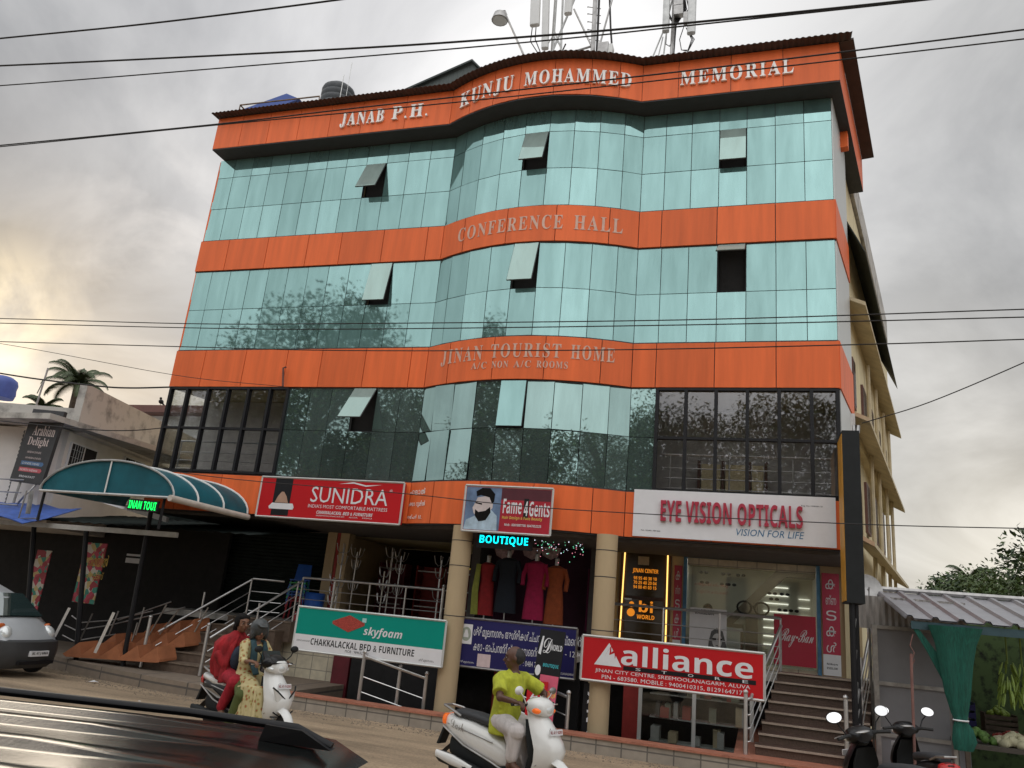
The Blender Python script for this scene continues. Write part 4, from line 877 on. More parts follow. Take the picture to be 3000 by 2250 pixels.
# furniture in the dim shop
for k, (x, y, m) in enumerate(((-9.2, 4.2, 'maroon'), (-8.3, 4.6, 'redpaint'), (-7.3, 4.2, 'maroon'), (-6.6, 4.8, 'bluepaint'))):
    t = thing('display_cabinet', ('maroon steel cabinet deep inside the furniture shop at its left', 'red painted steel shelf in the middle of the furniture shop', 'maroon cabinet right of the middle of the furniture shop', 'dark blue cabinet deep in the furniture shop next to the tan column')[k], 'cabinet', (x, y, 1.3), 0, 'cabinets in the furniture shop')
    mb = MB(); mb.box((x-.38, y, 1.3), (x-.34, y+.4, 2.9)); mb.box((x+.34, y, 1.3), (x+.38, y+.4, 2.9)); mb.box((x-.339, y+.37, 1.3), (x+.339, y+.4, 2.9)); part('carcass', mb, M[m], t)
    for i in range(4): mb = MB(); mb.box((x-.339, y, 1.4+.45*i), (x+.339, y+.369, 1.43+.45*i)); part('shelf', mb, M['grime'], t)
mb = MB(); mb.box((-7.75, 5.9, 2.75), (-7.45, 5.95, 3.0)); mb.box((-7.7, 5.9, 2.2), (-7.5, 5.95, 2.5)); solo('lit_panel', mb, mat('dim_yellow_light', (.55, .42, .06), .5, emit=.35), 'dim yellow lit window deep inside the furniture shop', 'window')
# boutique: dressed forms
def dress(u, v0, v1, y, w, m, label, sleeves=True, scarf=None):
    a = at(u, v0, y=y); b = at(u, v1, y=y); t = thing('dress_form', label, 'dress', (a.x, y, 1.28), 0, 'dresses on display in the boutique')
    H = a.z; Lh = b.z; rings = []
    for f, sx in ((0, .35), (.05, 1.0), (.16, .92), (.34, .78), (.46, .86), (.7, 1.0), (1, 1.1)):
        z = H+(Lh-H)*f; rings.append([V((a.x+w*.5*sx*math.cos(6.2832*k/20)*(1+.05*math.sin(5*k)*f), y+.13*sx*math.sin(6.2832*k/20)*(1+.12*math.sin(7*k)*f), z)) for k in range(20)])
    mb = MB(); mb.loft(rings); part('dress', mb, m, t, smooth=True)
    mb = MB(); mb.tube([(a.x, y, H), (a.x, y, H+.10)], .045, 8); mb.ball((a.x, y, H+.12), .05, 8, 5); part('neck_stump', mb, M['grime'], t)
    mb = MB(); mb.tube([(a.x, y, 1.28), (a.x, y, Lh+.05)], .015, 6); part('stand', mb, M['steel'], t)
    if sleeves:
        for s in (-1, 1): mb = MB(); mb.tube([(a.x+s*w*.42, y, H-.07), (a.x+s*w*.62, y, H-.28), (a.x+s*w*.6, y-.05, H-.5)], [.06, .05, .045], 8); part('sleeve', mb, m, t, smooth=True)
    if scarf: mb = MB(); mb.tube([(a.x-w*.5, y-.1, H-.05), (a.x-w*.55, y-.14, H-.6), (a.x-w*.5, y-.12, Lh)], [.05, .07, .08], 8, flat=.3); part('scarf', mb, scarf, t)
def cloth(n, c, var=.2): return mat(n, c, .85, var=var, scale=12)
dress(1056, 1215, 1330, .85, .36, cloth('red_cloth', (.26, .010, .012)), 'red draped dress with a yellow green scarf at the left of the boutique', False, cloth('green_yellow_cloth', (.24, .25, .04)))
dress(1100, 1205, 1325, .80, .44, cloth('navy_cloth', (.006, .010, .018)), 'dark navy dress with a small green motif in the boutique')
dress(1160, 1212, 1340, .80, .42, cloth('magenta_cloth', (.30, .004, .05)), 'bright magenta kurta hanging in the boutique')
dress(1203, 1222, 1350, .82, .38, cloth('rust_cloth', (.25, .05, .010)), 'rust orange kurta hanging at the right of the boutique')
wallbox('boutique_back_wall', (-6.0, 2.6, 1.28), (-3.45, 2.7, 3.44), mat('plum_wall', (.05, .012, .03), .8))
for k, (x, m) in enumerate(((-5.75, (.02, .02, .03)), (-5.45, (.06, .01, .04)), (-3.35, (.12, .01, .05)), (-3.05, (.03, .03, .05)))):
    mb = MB(); pts = [(x-.14+.02*i, 2.0+.04*(i % 2), 1.7) for i in range(15)]
    mb.loft([[V(p) for p in pts], [V((p[0], p[1], 3.0)) for p in pts]], cap=False, close=False); solo('hanging_fabric', mb, cloth('fabric', m), ('black cloth hanging at the left end of the boutique wall', 'plum cloth hanging beside the black cloth in the boutique', 'wine coloured cloth hanging at the right of the boutique wall', 'dark slate cloth hanging by the right column in the boutique')[k], 'fabric', 'fabrics hanging in the boutique')
M['cols'] = cloth('printed_shawl', (.45, .30, .30), .6)
for k, u in enumerate((1090, 1150, 1190)):
    a = at(u, 1195, y=1.5); mb = MB(); mb.prism([(a.x-.25, 1.5, a.z+.12), (a.x+.22, 1.5, a.z+.12), (a.x+.16, 1.5, a.z-.05), (a.x, 1.5, a.z-.14), (a.x-.18, 1.5, a.z-.06)], (0, .03, 0)); solo('folded_shawl', mb, M['cols'], ('pale printed shawl draped on the boutique rail above the navy dress', 'pale printed shawl draped above the magenta kurta', 'pale printed shawl draped above the rust kurta')[k], 'shawl', 'shawls on the boutique rail')
mb = MB(); rn = random.Random(5)
for i in range(110):
    p = at(rn.uniform(1155, 1262), 1158+abs(rn.gauss(0, 22)), y=rn.uniform(.6, 1.4)); mb.k = i % 3; mb.ball(p, rn.uniform(.004, .010), 5, 3)
solo('fairy_lights', mb, [mat('cool_bulb', (.7, .8, 1), emit=2), mat('pink_bulb', (1, .3, .4), emit=1.5), mat('green_bulb', (.2, .9, .5), emit=1.5)], 'net of tiny coloured fairy lights beside the right column of the boutique', 'fairy lights')
# ---------------------------------------------------------------- on the roof
c0 = at(730, 210, y=2.2)
t = thing('water_tank', 'black ribbed plastic water tank standing on the roof at the left', 'water tank', (c0.x, 2.2, 13.9))
pr = [(.46, c0.z-1.2)]; rr = .5
for i in range(7): z = c0.z-1.15+i*.19; pr += [(.50, z), (.47, z+.05), (.50, z+.13)]
pr += [(.47, c0.z+.22), (.30, c0.z+.36), (.14, c0.z+.42), (.13, c0.z+.47), (.02, c0.z+.48)]
mb = MB(); mb.lathe(pr, (c0.x, 2.2, 0), 24); part('tank_body', mb, mat('black_tank', (.05, .055, .06), .5, var=.3), t, smooth=True)
mb = MB(); mb.box((c0.x-.6, 1.6, 13.9), (c0.x+.6, 2.8, c0.z-1.2)); part('tank_stand', mb, M['concrete'], t)
mb = MB(); mb.tube([(c0.x+.42, 1.7, 13.9), (c0.x+.42, 1.7, c0.z+.35)], .012, 5); mb.tube([(c0.x+.62, 1.7, 13.9), (c0.x+.62, 1.7, c0.z+.75)], .008, 5); part('pipe', mb, M['white'], t)
ps = [at(515, 245, y=.2), at(519, 227, y=.2), at(690, 208, y=.2), at(690, 235, y=.2)]; mb = MB(); mb.tube([V((ps[0].x, .2, 13.85))]+ps[1:3]+[V((ps[3].x, .2, 13.85))], .022, 6); mb.tube([ps[1], ps[1]+V((.5, .9, -.5))], .02, 6)
solo('roof_railing', mb, mat('rusty_pipe', (.22, .15, .10), .7, var=.4), 'thin rusty pipe frame along the left edge of the roof', 'railing')
a, b_, c_ = at(530, 240, y=.6), at(640, 226, y=1.0), at(655, 236, y=1.0); mb = MB(); mb.prism([V((a.x, .5, a.z)), V((b_.x, .5, b_.z)), V((c_.x+.2, .5, c_.z-.05)), V((a.x, .5, a.z-.35))], (0, .5, 0)); solo('tarpaulin', mb, mat('blue_tarp', (.04, .09, .35), .5), 'small blue tarpaulin hump behind the roof edge at the left', 'tarpaulin')
a, b_, c_ = at(855, 200, y=1.2), at(1020, 127, y=1.2), at(1045, 152, y=1.2)
t = thing('roof_shed', 'dark green sloping sheet roof rising behind the parapet left of the bay', 'shed', (b_.x, 2, 13.9))
mb = MB(); mb.prism([a, b_, b_+V((0, 3, .3)), a+V((0, 3, .3))], (0, 0, -.06)); mb.prism([b_, c_, c_+V((0, 3, .3)), b_+V((0, 3, .3))], (0, 0, -.06)); part('roof_sheet', mb, M['darkgreen'], t)
mb = MB(); mb.prism([V((a.x, 1.3, a.z-.05)), V((b_.x, 1.3, b_.z-.1)), V((c_.x, 1.3, c_.z-.1)), V((c_.x, 1.3, 13.9)), V((a.x, 1.3, 13.9))], (0, .05, 0)); part('gable_wall', mb, mat('grey_green_sheet', (.075, .09, .085), .6, var=.3, stretch=(6, 1, .4)), t)
a = at(1140, 122, y=.0); h_ = at(1090, 26, y=.0); q = at(1080, 38, y=0)
t = thing('flood_lamp', 'grey flood lamp on a slanting pole at the roof edge', 'lamp', a)
mb = MB(); mb.tube([a+V((.1, 0, -.4)), h_, h_+V((-.06, 0, .03)), q+V((.02, 0, .10))], .028, 7); part('pole', mb, M['grime'], t)
mb = MB(); mb.lathe([(.05, .12), (.16, .10), (.20, -.06), (.21, -.09), (.02, -.09)], q, 14); part('lamp_head', mb, M['grime'], t, smooth=True)
mb = MB(); mb.lathe([(.18, -.093), (.17, -.10), (.02, -.10)], q, 14); part('lens', mb, M['headlens'], t)
mb = MB(); mb.tube([q+V((-.18, 0, .05)), q+V((-.14, 0, .2)), q+V((.12, 0, .2)), q+V((.18, 0, .05))], .014, 5); part('bracket', mb, M['grime'], t)
galv = mat('galvanised_steel', (.46, .46, .45), .45, .7, var=.2)
def P(u, v, y=.8): return at(u, v, y=y)
def ext(u0, v0, u1, v1, y=.8):
    a, b = P(u0, v0, y), P(u1, v1, y); return [V((a.x, y, min(a.z, 13.9))) if a.z > 14.4 else a, b]
t = thing('antenna_mast', 'pale tubular antenna mast with white panel antennas, left of the three on the roof', 'antenna mast', (P(1200, 110).x, .8, 13.9), 0, 'telecom masts on the roof')
def tb(l, r_, m, nm, tt): 
    mb = MB(); mb.tube(l, r_, 7); return part(nm, mb, m, tt)
zt = 17.9
def up(u, y=.8, z0=13.9, z1=None, du=0): x = P(u, 100, y).x; x2 = P(u+du, -40, y).x; return [(x, y, z0), (x2, y, P(u, -40, y).z if z1 is None else z1)]
tb(up(1197, du=6), .045, galv, 'pole', t); tb(up(1219, du=-2), .03, galv, 'pole', t); tb([P(1190, 118), P(1240, 0), P(1256, -40)], .03, galv, 'brace', t); tb([P(1217, 118), P(1195, 60)], .02, galv, 'brace', t)
tb([P(1172, 118), P(1195, 75), P(1222, 120)], .016, galv, 'brace', t)
for u, w_, v in ((1155, .13, 55), (1177, .09, 105), (1227, .10, 30)):
    a = P(u, v, .6); b = P(u+4, -45, .6); mb = MB(); mb.loft([ring(a, w_, .07, 10, 3.5, 'z'), ring(a+V((0, 0, .04)), w_*1.05, .075, 10, 3.5, 'z'), ring(b, w_*1.05, .075, 10, 3.5, 'z')]); part('panel_antenna', mb, mat('antenna_white', (.72, .72, .71), .5, var=.04), t, smooth=True)
mb = MB(); mb.tube([P(1150, 58), P(1146, 90), P(1160, 112), P(1180, 118)], .014, 5); mb.tube([P(1158, 58), P(1156, 85), P(1170, 120)], .014, 5); mb.tube([P(1222, 95), P(1215, 110), P(1200, 114)], .02, 5); part('feeder_cable', mb, M['wire'], t)
t = thing('antenna_mast', 'dark climbing mast with step pegs, middle of the three on the roof', 'antenna mast', (P(1290, 110).x, .8, 13.9), 0, 'telecom masts on the roof')
tb(up(1284, du=4), .06, M['grime'], 'pole', t); tb(up(1293, du=3), .03, M['wire'], 'feeder_cable', t); tb([P(1292, 110), P(1322, 0), P(1330, -40)], .025, M['grime'], 'brace', t); tb([P(1240, 20), P(1285, 115)], .025, M['grime'], 'brace', t); tb([P(1316, -30), P(1319, 60), P(1323, 118)], .025, M['wire'], 'feeder_cable', t); tb([P(1220, 118), P(1278, 100)], .03, M['grime'], 'brace', t)
mb = MB()
for v in (15, 30, 47, 64, 85): mb.tube([P(1271, v), P(1298, v+4)], .011, 5); mb.ball(P(1270, v), .02, 6, 4)
part('step_peg', mb, M['grime'], t)
mb = MB(); a = P(1303, 118); mb.box((a.x-.13, .7, 13.9), (a.x+.13, .95, a.z+.30)); part('equipment_box', mb, M['grime'], t)
mb = MB(); mb.box((a.x+.14, .7, 13.9), (a.x+.24, .95, a.z+.22)); part('equipment_box', mb, M['white'], t)
t = thing('antenna_mast', 'bushy mast crowded with antennas and looping black cables, right of the three on the roof', 'antenna mast', (P(1450, 125).x, .8, 13.9), 0, 'telecom masts on the roof')
tb(up(1451, du=8), .05, M['grime'], 'pole', t); tb([P(1407, 130), P(1440, 50), P(1452, 0)], .02, galv, 'brace', t); tb([P(1432, 130), P(1446, 20)], .02, galv, 'brace', t); tb([P(1420, 130), P(1432, 80)], .016, galv, 'brace', t)
for u, w_, v in ((1438, .085, 68), (1493, .10, 72)):
    a = P(u, v, .6); b = P(u+4, -45, .6); mb = MB(); mb.loft([ring(a, w_, .07, 10, 3.5, 'z'), ring(b, w_, .075, 10, 3.5, 'z')]); part('panel_antenna', mb, galv, t, smooth=True)
mb = MB(); rn = random.Random(2)
for i in range(11): u = 1455+rn.uniform(-12, 26); mb.tube([P(u, -20), P(u+rn.uniform(-10, 10), 20), P(1456+rn.uniform(-5, 8), 55), P(1452+rn.uniform(-3, 3), 125)], .016, 5)
for k in range(3): mb.tube([P(1482, 60), P(1494+3*k, 85), P(1486, 108+2*k), P(1472, 108), P(1468, 85), P(1478, 55)], .011, 5)
mb.tube([P(1440, 70), P(1438, 95), P(1446, 100), P(1456, 85)], .014, 5); part('feeder_cable', mb, M['wire'], t)
mb = MB()
for v in (5, 25): a = P(1466, v, .7); mb.cbox(a, (.22, .16, .26))
a = P(1484, 40, .7); mb.cbox(a, (.16, .14, .30)); part('radio_unit', mb, M['grime'], t)

# ---------------------------------------------------------------- teal vaulted canopy over the left stairs
sk = V((.09, 1, 0)); cx, hw, z0, ri = -12.62, 1.72, 3.52, .70
def vault(f, y, k=0): q = math.pi*(1-f); return V((cx+hw*math.cos(q)*(1-k), 0, z0+ri*math.sin(q)*(1-k))) + sk*y
t = thing('entrance_canopy', 'barrel vaulted teal canopy with white ribs over the left stairs', 'canopy', (cx, -1, .1))
M['tealsheet'] = mat('teal_polycarbonate', (.010, .115, .15), .45, var=.3, scale=2, alpha=.85, spec=.3)
mb = MB(); n = 20; vs = []
for y in (-2.2, -1.4, -.6, .0): vs.append([vault(i/n, y) for i in range(n+1)])
mb.loft(vs, cap=False, close=False); mb.loft([[p-V((0, 0, .012)) for p in r_] for r_ in vs[::-1]], cap=False, close=False); part('roof_sheet', mb, M['tealsheet'], t, smooth=True)
mb = MB(); mb.prism([vault(i/n, -2.19, .01) for i in range(n+1)], (0, .012, 0)); part('front_sheet', mb, M['tealsheet'], t)
for y in (-2.22, -1.55, -.8, -.04):
    mb = MB(); mb.tube([vault(i/n, y, -.012) for i in range(n+1)], .022, 6); part('rib', mb, M['white'] if y > -2 else galv, t)
mb = MB(); mb.tube([vault(0, -2.22), vault(1, -2.22)], .03, 6); part('tie_bar', mb, galv, t)
mb = MB(); mb.tube([V((cx, -2.215, z0))+V((-.2, 0, 0)), vault(.5, -2.215)], .016, 6); part('strut', mb, M['white'], t)
mb = MB()
for a, b in ((.25, .5), (.5, .75)): pass
mb.tube([vault(.2, -2.17, .02), V((cx-.6, -2.0, z0))], .014, 5); mb.tube([vault(.35, -2.17, .02), V((cx-1.1, -2.0, z0))], .014, 5); mb.tube([vault(.7, -2.17, .02), V((cx+.4, -2.0, z0))], .014, 5); part('brace', mb, M['grime'], t)
mb = MB(); mb.tube([vault(1, -2.35)+V((.06, 0, -.02)), vault(1, -.05)+V((.06, 0, -.08))], .065, 10); part('gutter_pipe', mb, mat('pale_gutter', (.55, .50, .44), .5), t, smooth=True)
for q, nm in ((vault(0, -2.1), 'post'), (vault(1, -2.1)+V((-.3, 0, 0)), 'post')):
    mb = MB(); mb.tube([V((q.x, q.y, 2.9)), q], .03, 6); part(nm, mb, M['black'], t)
p = at(265, 1437, y=-.62); q_ = at(318, 1140, y=-.62)
mb = MB(); mb.tube([V((p.x, -.62, .1)), V((q_.x, -.62, 3.5))], .05, 8); part('post', mb, M['black'], t)
# green led sign under it
a = at(277, 1098, y=-2.5); b = at(358, 1100, y=-2.5)
t, fr = board('led_sign', 'glowing green scrolling led sign under the teal canopy', V((a.x-.03, -2.5, 3.21)), .72, .22, .05, M['black'], r=(.99, .0, -.03))
lettering(t, M['ledg'], (bold('INAN TOUI'), fr, .02, .03, .67, .16))

# ---------------------------------------------------------------- market shops at the far left
t = thing('market_shed', 'dark market shed with a pale fascia beam and black posts behind the silver hatchback', 'shed', (-14, -.5, .1))
yb = -.75; a, b = at(-60, 1120, y=yb), at(384, 1150, y=yb)
mb = MB(); mb.box((a.x, yb-.04, 2.84), (b.x, yb+.04, 2.95)); part('fascia_beam', mb, mat('pale_beam', (.42, .41, .38), .6, var=.2), t)
mb = MB(); a2, b2 = at(175, 1072, y=0.0), at(358, 1128, y=.0); mb.prism([a2+V((0, 0, .0)), b2, b2+V((0, 0, .12)), a2+V((0, 0, .12))], (0, .08, 0)); part('sloping_beam', mb, M['signwhite'], t)
mb = MB(); x0 = -20
for i in range(60): x = x0+i*.16; mb.add([(x, yb+.2, 3.02+.03*(i % 2)), (x+.16, yb+.2, 3.02+.03*((i+1) % 2)), (x+.16, 3.2, 3.55+.03*((i+1) % 2)), (x, 3.2, 3.55+.03*(i % 2))], [(0, 1, 2, 3)])
part('roof_sheet', mb, M['shutter'], t)
for u, v in ((140, 1125), (170, 1125)):
    pass
for u0, u1 in ((165, 190), (50, 75)):
    p, q_ = at(u0, 1420, y=-.55), at(u1, 1130, y=-.55); mb = MB(); mb.tube([V((p.x, -.55, .1)), V((q_.x, -.55, 2.9))], .055, 8); part('post', mb, M['black'], t)
mb = MB(); mb.box((-26, 2.6, .1), (-13.2, 2.7, 3.5)); part('back_wall', mb, M['dark'], t)
fruit = mat('fruit_print', (.4, .1, .1), .6)
nt_ = fruit.node_tree; vo = nt_.nodes.new('ShaderNodeTexVoronoi'); vo.inputs['Scale'].default_value = 9; co = nt_.nodes.new('ShaderNodeTexCoord'); nt_.links.new(co.outputs['Object'], vo.inputs['Vector'])
rp = nt_.nodes.new('ShaderNodeValToRGB'); e = rp.color_ramp.elements; 
for pos, c_ in ((0, (.30, .03, .04)), (.25, (.04, .22, .16)), (.45, (.50, .38, .16)), (.6, (.42, .05, .08)), (.8, (.55, .50, .42))):
    q = e.new(pos); q.color = (*c_, 1)
rp.color_ramp.interpolation = 'CONSTANT'; sp = nt_.nodes.new('ShaderNodeSeparateColor'); nt_.links.new(vo.outputs['Color'], sp.inputs[0]); nt_.links.new(sp.outputs[0], rp.inputs[0]); nt_.links.new(rp.outputs[0], nt_.nodes['Principled BSDF'].inputs['Base Color'])
for (u0, v0, u1, v1, lab) in ((45, 1330, 112, 1190, 'fruit banner hanging right behind the silver car'), (155, 1300, 232, 1175, 'fruit banner with yellow Malayalam letters in the dark market shop')):
    a, b = at(u0, v0, y=.25), at(u1, v1, y=.25); t2, fr = board('banner', lab, V((a.x, .25, a.z)), b.x-a.x, b.z-a.z, .02, fruit, cat='banner')
    if u0 > 100: lettering(t2, mat('ochre_print', (.55, .36, .06), .6), ('തനിമയിൽ', fr, .05, .85, .75, .30), ('ഫ്രൂട്ട്സ്', fr, .25, .52, .5, .22))
a, b = at(270, 1215, y=1.2), at(322, 1202, y=1.2); t2, fr = board('poster', 'small pale striped notice in the dark market shop', V((a.x, 1.2, a.z)), .5, .22, .02, M['signwhite'], cat='poster')
pic(t2, 'stripe', M['black'], fr, [[(.0, .12), (.5, .12), (.5, .17), (0, .17)]], .003)
a = at(0, 1100, y=-1.5); mb = MB(); vs = []
for i in range(9):
    for j in range(4): vs.append((a.x-2+i*.36, -1.6+j*.5, 3.05+.16*j+.05*math.sin(i*1.3+j)-.02*i))
mb.add(vs, [(i*4+j, i*4+j+1, i*4+j+5, i*4+j+4) for i in range(8) for j in range(3)]); mb.add([(p[0], p[1], p[2]-.015) for p in vs], [(i*4+j, i*4+j+4, i*4+j+5, i*4+j+1) for i in range(8) for j in range(3)])
solo('tarpaulin', mb, mat('blue_tarp_sheet', (.05, .12, .42), .5, var=.3), 'blue tarpaulin sheet over the market shed below the dark restaurant sign', 'tarpaulin', smooth=True)
mb = MB(); mb.tube([at(60, 1110, y=-1.4), at(68, 1062, y=-1.4)], .05, 8); mb.tube([at(58, 1060, y=-1.4), at(40, 1120, y=-1.4), at(85, 1120, y=-1.4)], .02, 5); solo('pipe_post', mb, M['grime'], 'short grey pipe post above the blue tarpaulin', 'post')

# ---------------------------------------------------------------- white neighbouring building
t = thing('neighbour_building', 'low off-white building with a stained concrete parapet left of the orange building', 'building', (-17, 0, 0))
d2 = V((math.sin(R(-15)), math.cos(R(-15)), 0)); n2 = V((math.cos(R(-15)), -math.sin(R(-15)), 0)); O2 = V((-16.6, 0, 0))
def Q(s, o, z): p = O2 + d2*s + n2*o; return V((p.x, p.y, z))
def wbox(mb, s0, s1, o0, o1, z0, z1): mb.prism([Q(s0, o0, z0), Q(s1, o0, z0), Q(s1, o1, z0), Q(s0, o1, z0)][::-1], (0, 0, z1-z0))
mb = MB(); wbox(mb, .0, 9, -5, 0, 2.9, 5.3); part('wall', mb, M['offwhite'], t)
mb = MB(); wbox(mb, .2, 9, -.16, .04, 5.42, 6.62); wbox(mb, .2, .4, -5, -.161, 5.42, 5.95); part('parapet', mb, M['concrete'], t)
mb = MB(); wbox(mb, .3, 9.1, -5, .22, 5.301, 5.419); part('ledge', mb, M['offwhite'], t)
for s0, s1, z0, z1 in ((.15, 1.35, 3.95, 5.08), (2.75, 3.9, 4.5, 5.22)):
    mb = MB(); wbox(mb, s0, s1, .005, .05, z0, z1); w = part('window', mb, M['signwhite'], t)
    mb = MB(); m_ = (s0+s1)/2; wbox(mb, s0+.04, m_-.03, .051, .055, z0+.04, z1-.04); wbox(mb, m_+.03, s1-.04, .051, .055, z0+.04, z1-.04); part('pane', mb, M['smoke'] if False else M['dark'], w)
    mb = MB()
    for i in range(1, 5): q = s0+.04+(m_-s0-.07)*i/5; mb.tube([Q(q, .07, z0+.04), Q(q, .07, z1-.04)], .008, 4)
    for i in range(1, 6): z = z0+(z1-z0)*i/6; mb.tube([Q(s0+.04, .07, z), Q(m_-.03, .07, z)], .008, 4)
    part('grille', mb, M['grime'], w)
mb = MB(); mb.box((-24, -.3, 3.0), (-16.72, .3, 5.35)); part('front_wall', mb, M['offwhite'], t)
mb = MB(); mb.box((-24, -1.1, 5.36), (-16.1, 4.5, 5.5)); part('roof_slab', mb, M['concrete'], t)
mb = MB(); 
for i in range(20): z = 3.25+i*.1; mb.prism([(-24, -.301, z), (-24, -.307, z+.05), (-24, -.301, z+.098)], (6.3, 0, 0))
part('rolling_shutter', mb, mat('grey_shutter', (.10, .105, .105), .6), t)
mb = MB()
for z in (3.3, 3.6, 3.9): mb.tube([(-24, -.9, z), (-16.6, -.9, z)], .018, 5)
part('balcony_rail', mb, M['grime'], t)
t = thing('rooftop_room', 'pale room with a flat brown roof behind the stained parapet', 'building', (-18, 11, 0))
a, b = at(225, 880, y=9), at(420, 880, y=9); mb = MB(); mb.box((a.x, 9, 0), (b.x+2, 14, 8.0)); part('wall', mb, mat('pale_blue_wall', (.55, .56, .56), .85), t)
zt = at(300, 852, y=8.6).z; mb = MB(); mb.box((a.x-.6, 8.4, 8.01), (b.x+2.2, 14.3, 8.28)); part('flat_roof', mb, M['brown'], t)
a = at(10, 835, y=1.5); mb = MB(); mb.lathe([(.38, a.z-.35), (.42, a.z-.2), (.40, a.z-.05), (.42, a.z+.08), (.38, a.z+.2), (.25, a.z+.29), (.12, a.z+.32)], (a.x-.12, 1.5, 0), 18); solo('water_tank', mb, mat('blue_tank', (.06, .10, .36), .5), 'blue plastic water tank on the far left roof', 'water tank', smooth=True)
mb = MB(); a = at(86, 838, y=1.2); mb.tube([V((a.x, 1.2, 5.5)), at(104, 795, y=1.2)], .025, 6); mb.tube([at(80, 850, y=1.2), at(95, 820, y=1.2)], .015, 5); solo('roof_pole', mb, M['grime'], 'thin grey pole rising from the far left roof', 'pole')
mb = MB(); a = at(353, 846, y=8.5); a.z = 8.3; mb.ball(a+V((0, 0, .14)), (.07, .12, .09)); mb.ball(a+V((0, -.05, .26)), .05); mb.tube([a+V((0, -.02, .06)), a], .012, 4); mb.tube([a+V((0, .08, .1)), a+V((0, .24, .04))], [.04, .015], 6); mb.tube([a+V((0, -.09, .26)), a+V((0, -.14, .25))], [.012, .003], 5); solo('bird', mb, M['black'], 'small dark bird perched on the flat brown roof', 'bird', smooth=True)

# ---------------------------------------------------------------- vegetable stall at the right
t = thing('vegetable_stall', 'vegetable stall with a ribbed grey metal roof beside the parked black scooters', 'stall', (4, 1, 0))
zf, zr = 2.44, 2.92; mb = MB(); yf, yr = -1.1, .9
x = 2.22; i = 0
prof = []
while x < 10:
    prof += [(x, 0), (x+.03, .045), (x+.09, .045), (x+.12, 0)]; x += .36
def rp_(x, dz, y, z): return V((x + (.18 if y == yr else 0)*-1, y, z+dz))
L1 = [rp_(x, dz, yf, zf) for x, dz in prof]; L2 = [rp_(x, dz, yr, zr) for x, dz in prof]
mb.loft([L1, L2], cap=False, close=False); mb.loft([[p-V((0, 0, .02)) for p in L2], [p-V((0, 0, .02)) for p in L1]], cap=False, close=False)
part('roof_sheet', mb, mat('grey_metal_sheet', (.33, .33, .35), .45, .4, var=.12, scale=4), t)
mb = MB(); mb.tube([(2.0, yr, zr+.05), (10, yr, zr+.05)], .05, 6); part('ridge_cap', mb, M['grime'], t)
mb = MB(); mb.box((2.3, yf+.03, zf-.16), (10, yf+.08, zf-.04)); part('eave_beam', mb, mat('dark_teal_beam', (.03, .07, .085), .6), t)
for x in (2.82, 6.5): mb = MB(); mb.tube([(x, -1.0, -.2), (x, -1.0, 2.4)], .05, 6); part('post', mb, M['grime'], t)
mb = MB(); mb.box((2.6, 1.9, -.2), (10, 2.0, 2.7)); part('back_net', mb, mat('dark_green_net', (.05, .085, .03), .9, var=.6, scale=7, dirt=(.008, .012, .008)), t)
# sheet metal wall left of the stall
t = thing('sheet_fence', 'grey sheet metal wall panel with a corrugated top between stairs and stall', 'fence', (2.3, .3, 0))
a = at(1893, 1345, y=.2).x; b = at(2035, 1345, y=.2).x
mb = MB(); mb.box((a, .2, -.2), (b+.3, .24, 2.28)); part('flat_sheet', mb, mat('dull_grey_sheet', (.20, .20, .21), .5, .3, var=.12, scale=2), t)
mb = MB()
for z in (.55, 1.35, 2.26): mb.box((a, .16, z), (b+.3, .199, z+.06))
mb.box((a-.08, .14, -.2), (a-.001, .24, 2.32)); part('frame', mb, M['grime'], t)
mb = MB(); pts = [V((a-.35+i*.05, .25+.02*(i % 2), 2.25)) for i in range(36)]; mb.loft([pts, [p+V((0, 0, .55)) for p in pts]], cap=False, close=False); part('corrugated_sheet', mb, mat('worn_corrugated', (.30, .28, .26), .6, .3, var=.4, stretch=(3, 3, .5)), t)
# tied green net curtain
t = thing('net_curtain', 'green shade net curtain tied in the middle at the corner of the stall', 'curtain', (2.85, -1.1, 0))
a = at(2062, 1400, y=-1.15); mb = MB(); rings = []
for z, w_, dx in ((2.36, .36, .02), (2.1, .27, .01), (1.8, .22, 0), (1.4, .17, 0), (1.12, .11, .01), (1.02, .08, .02), (.92, .13, .04), (.75, .16, .05), (.62, .12, .03)):
    rings.append([V((a.x+dx+w_*math.cos(6.2832*k/28)*(1+.14*math.sin(7*k*.9)), -1.15+w_*.5*math.sin(6.2832*k/28)*(1+.2*math.sin(5*k)), z)) for k in range(28)])
mb.loft(rings); net = mat('green_net', (.006, .085, .06), .85, var=.45, scale=9, stretch=(6, 6, .6)); part('cloth', mb, net, t, smooth=True)
mb = MB(); mb.prism([(a.x-.15, -1.1, 1.5), (a.x-.12, -1.1, 1.8), (a.x-.50, -1.05, 2.34), (a.x-.58, -1.05, 2.36), (a.x-.36, -1.08, 1.95)], (0, .03, 0)); part('cloth_swag', mb, net, t)
mb = MB(); mb.tube([(a.x+.02+.1*math.cos(6.2832*k/12), -1.15+.075*math.sin(6.2832*k/12), 1.03) for k in range(13)], .012, 5); part('rope', mb, M['signwhite'], t)
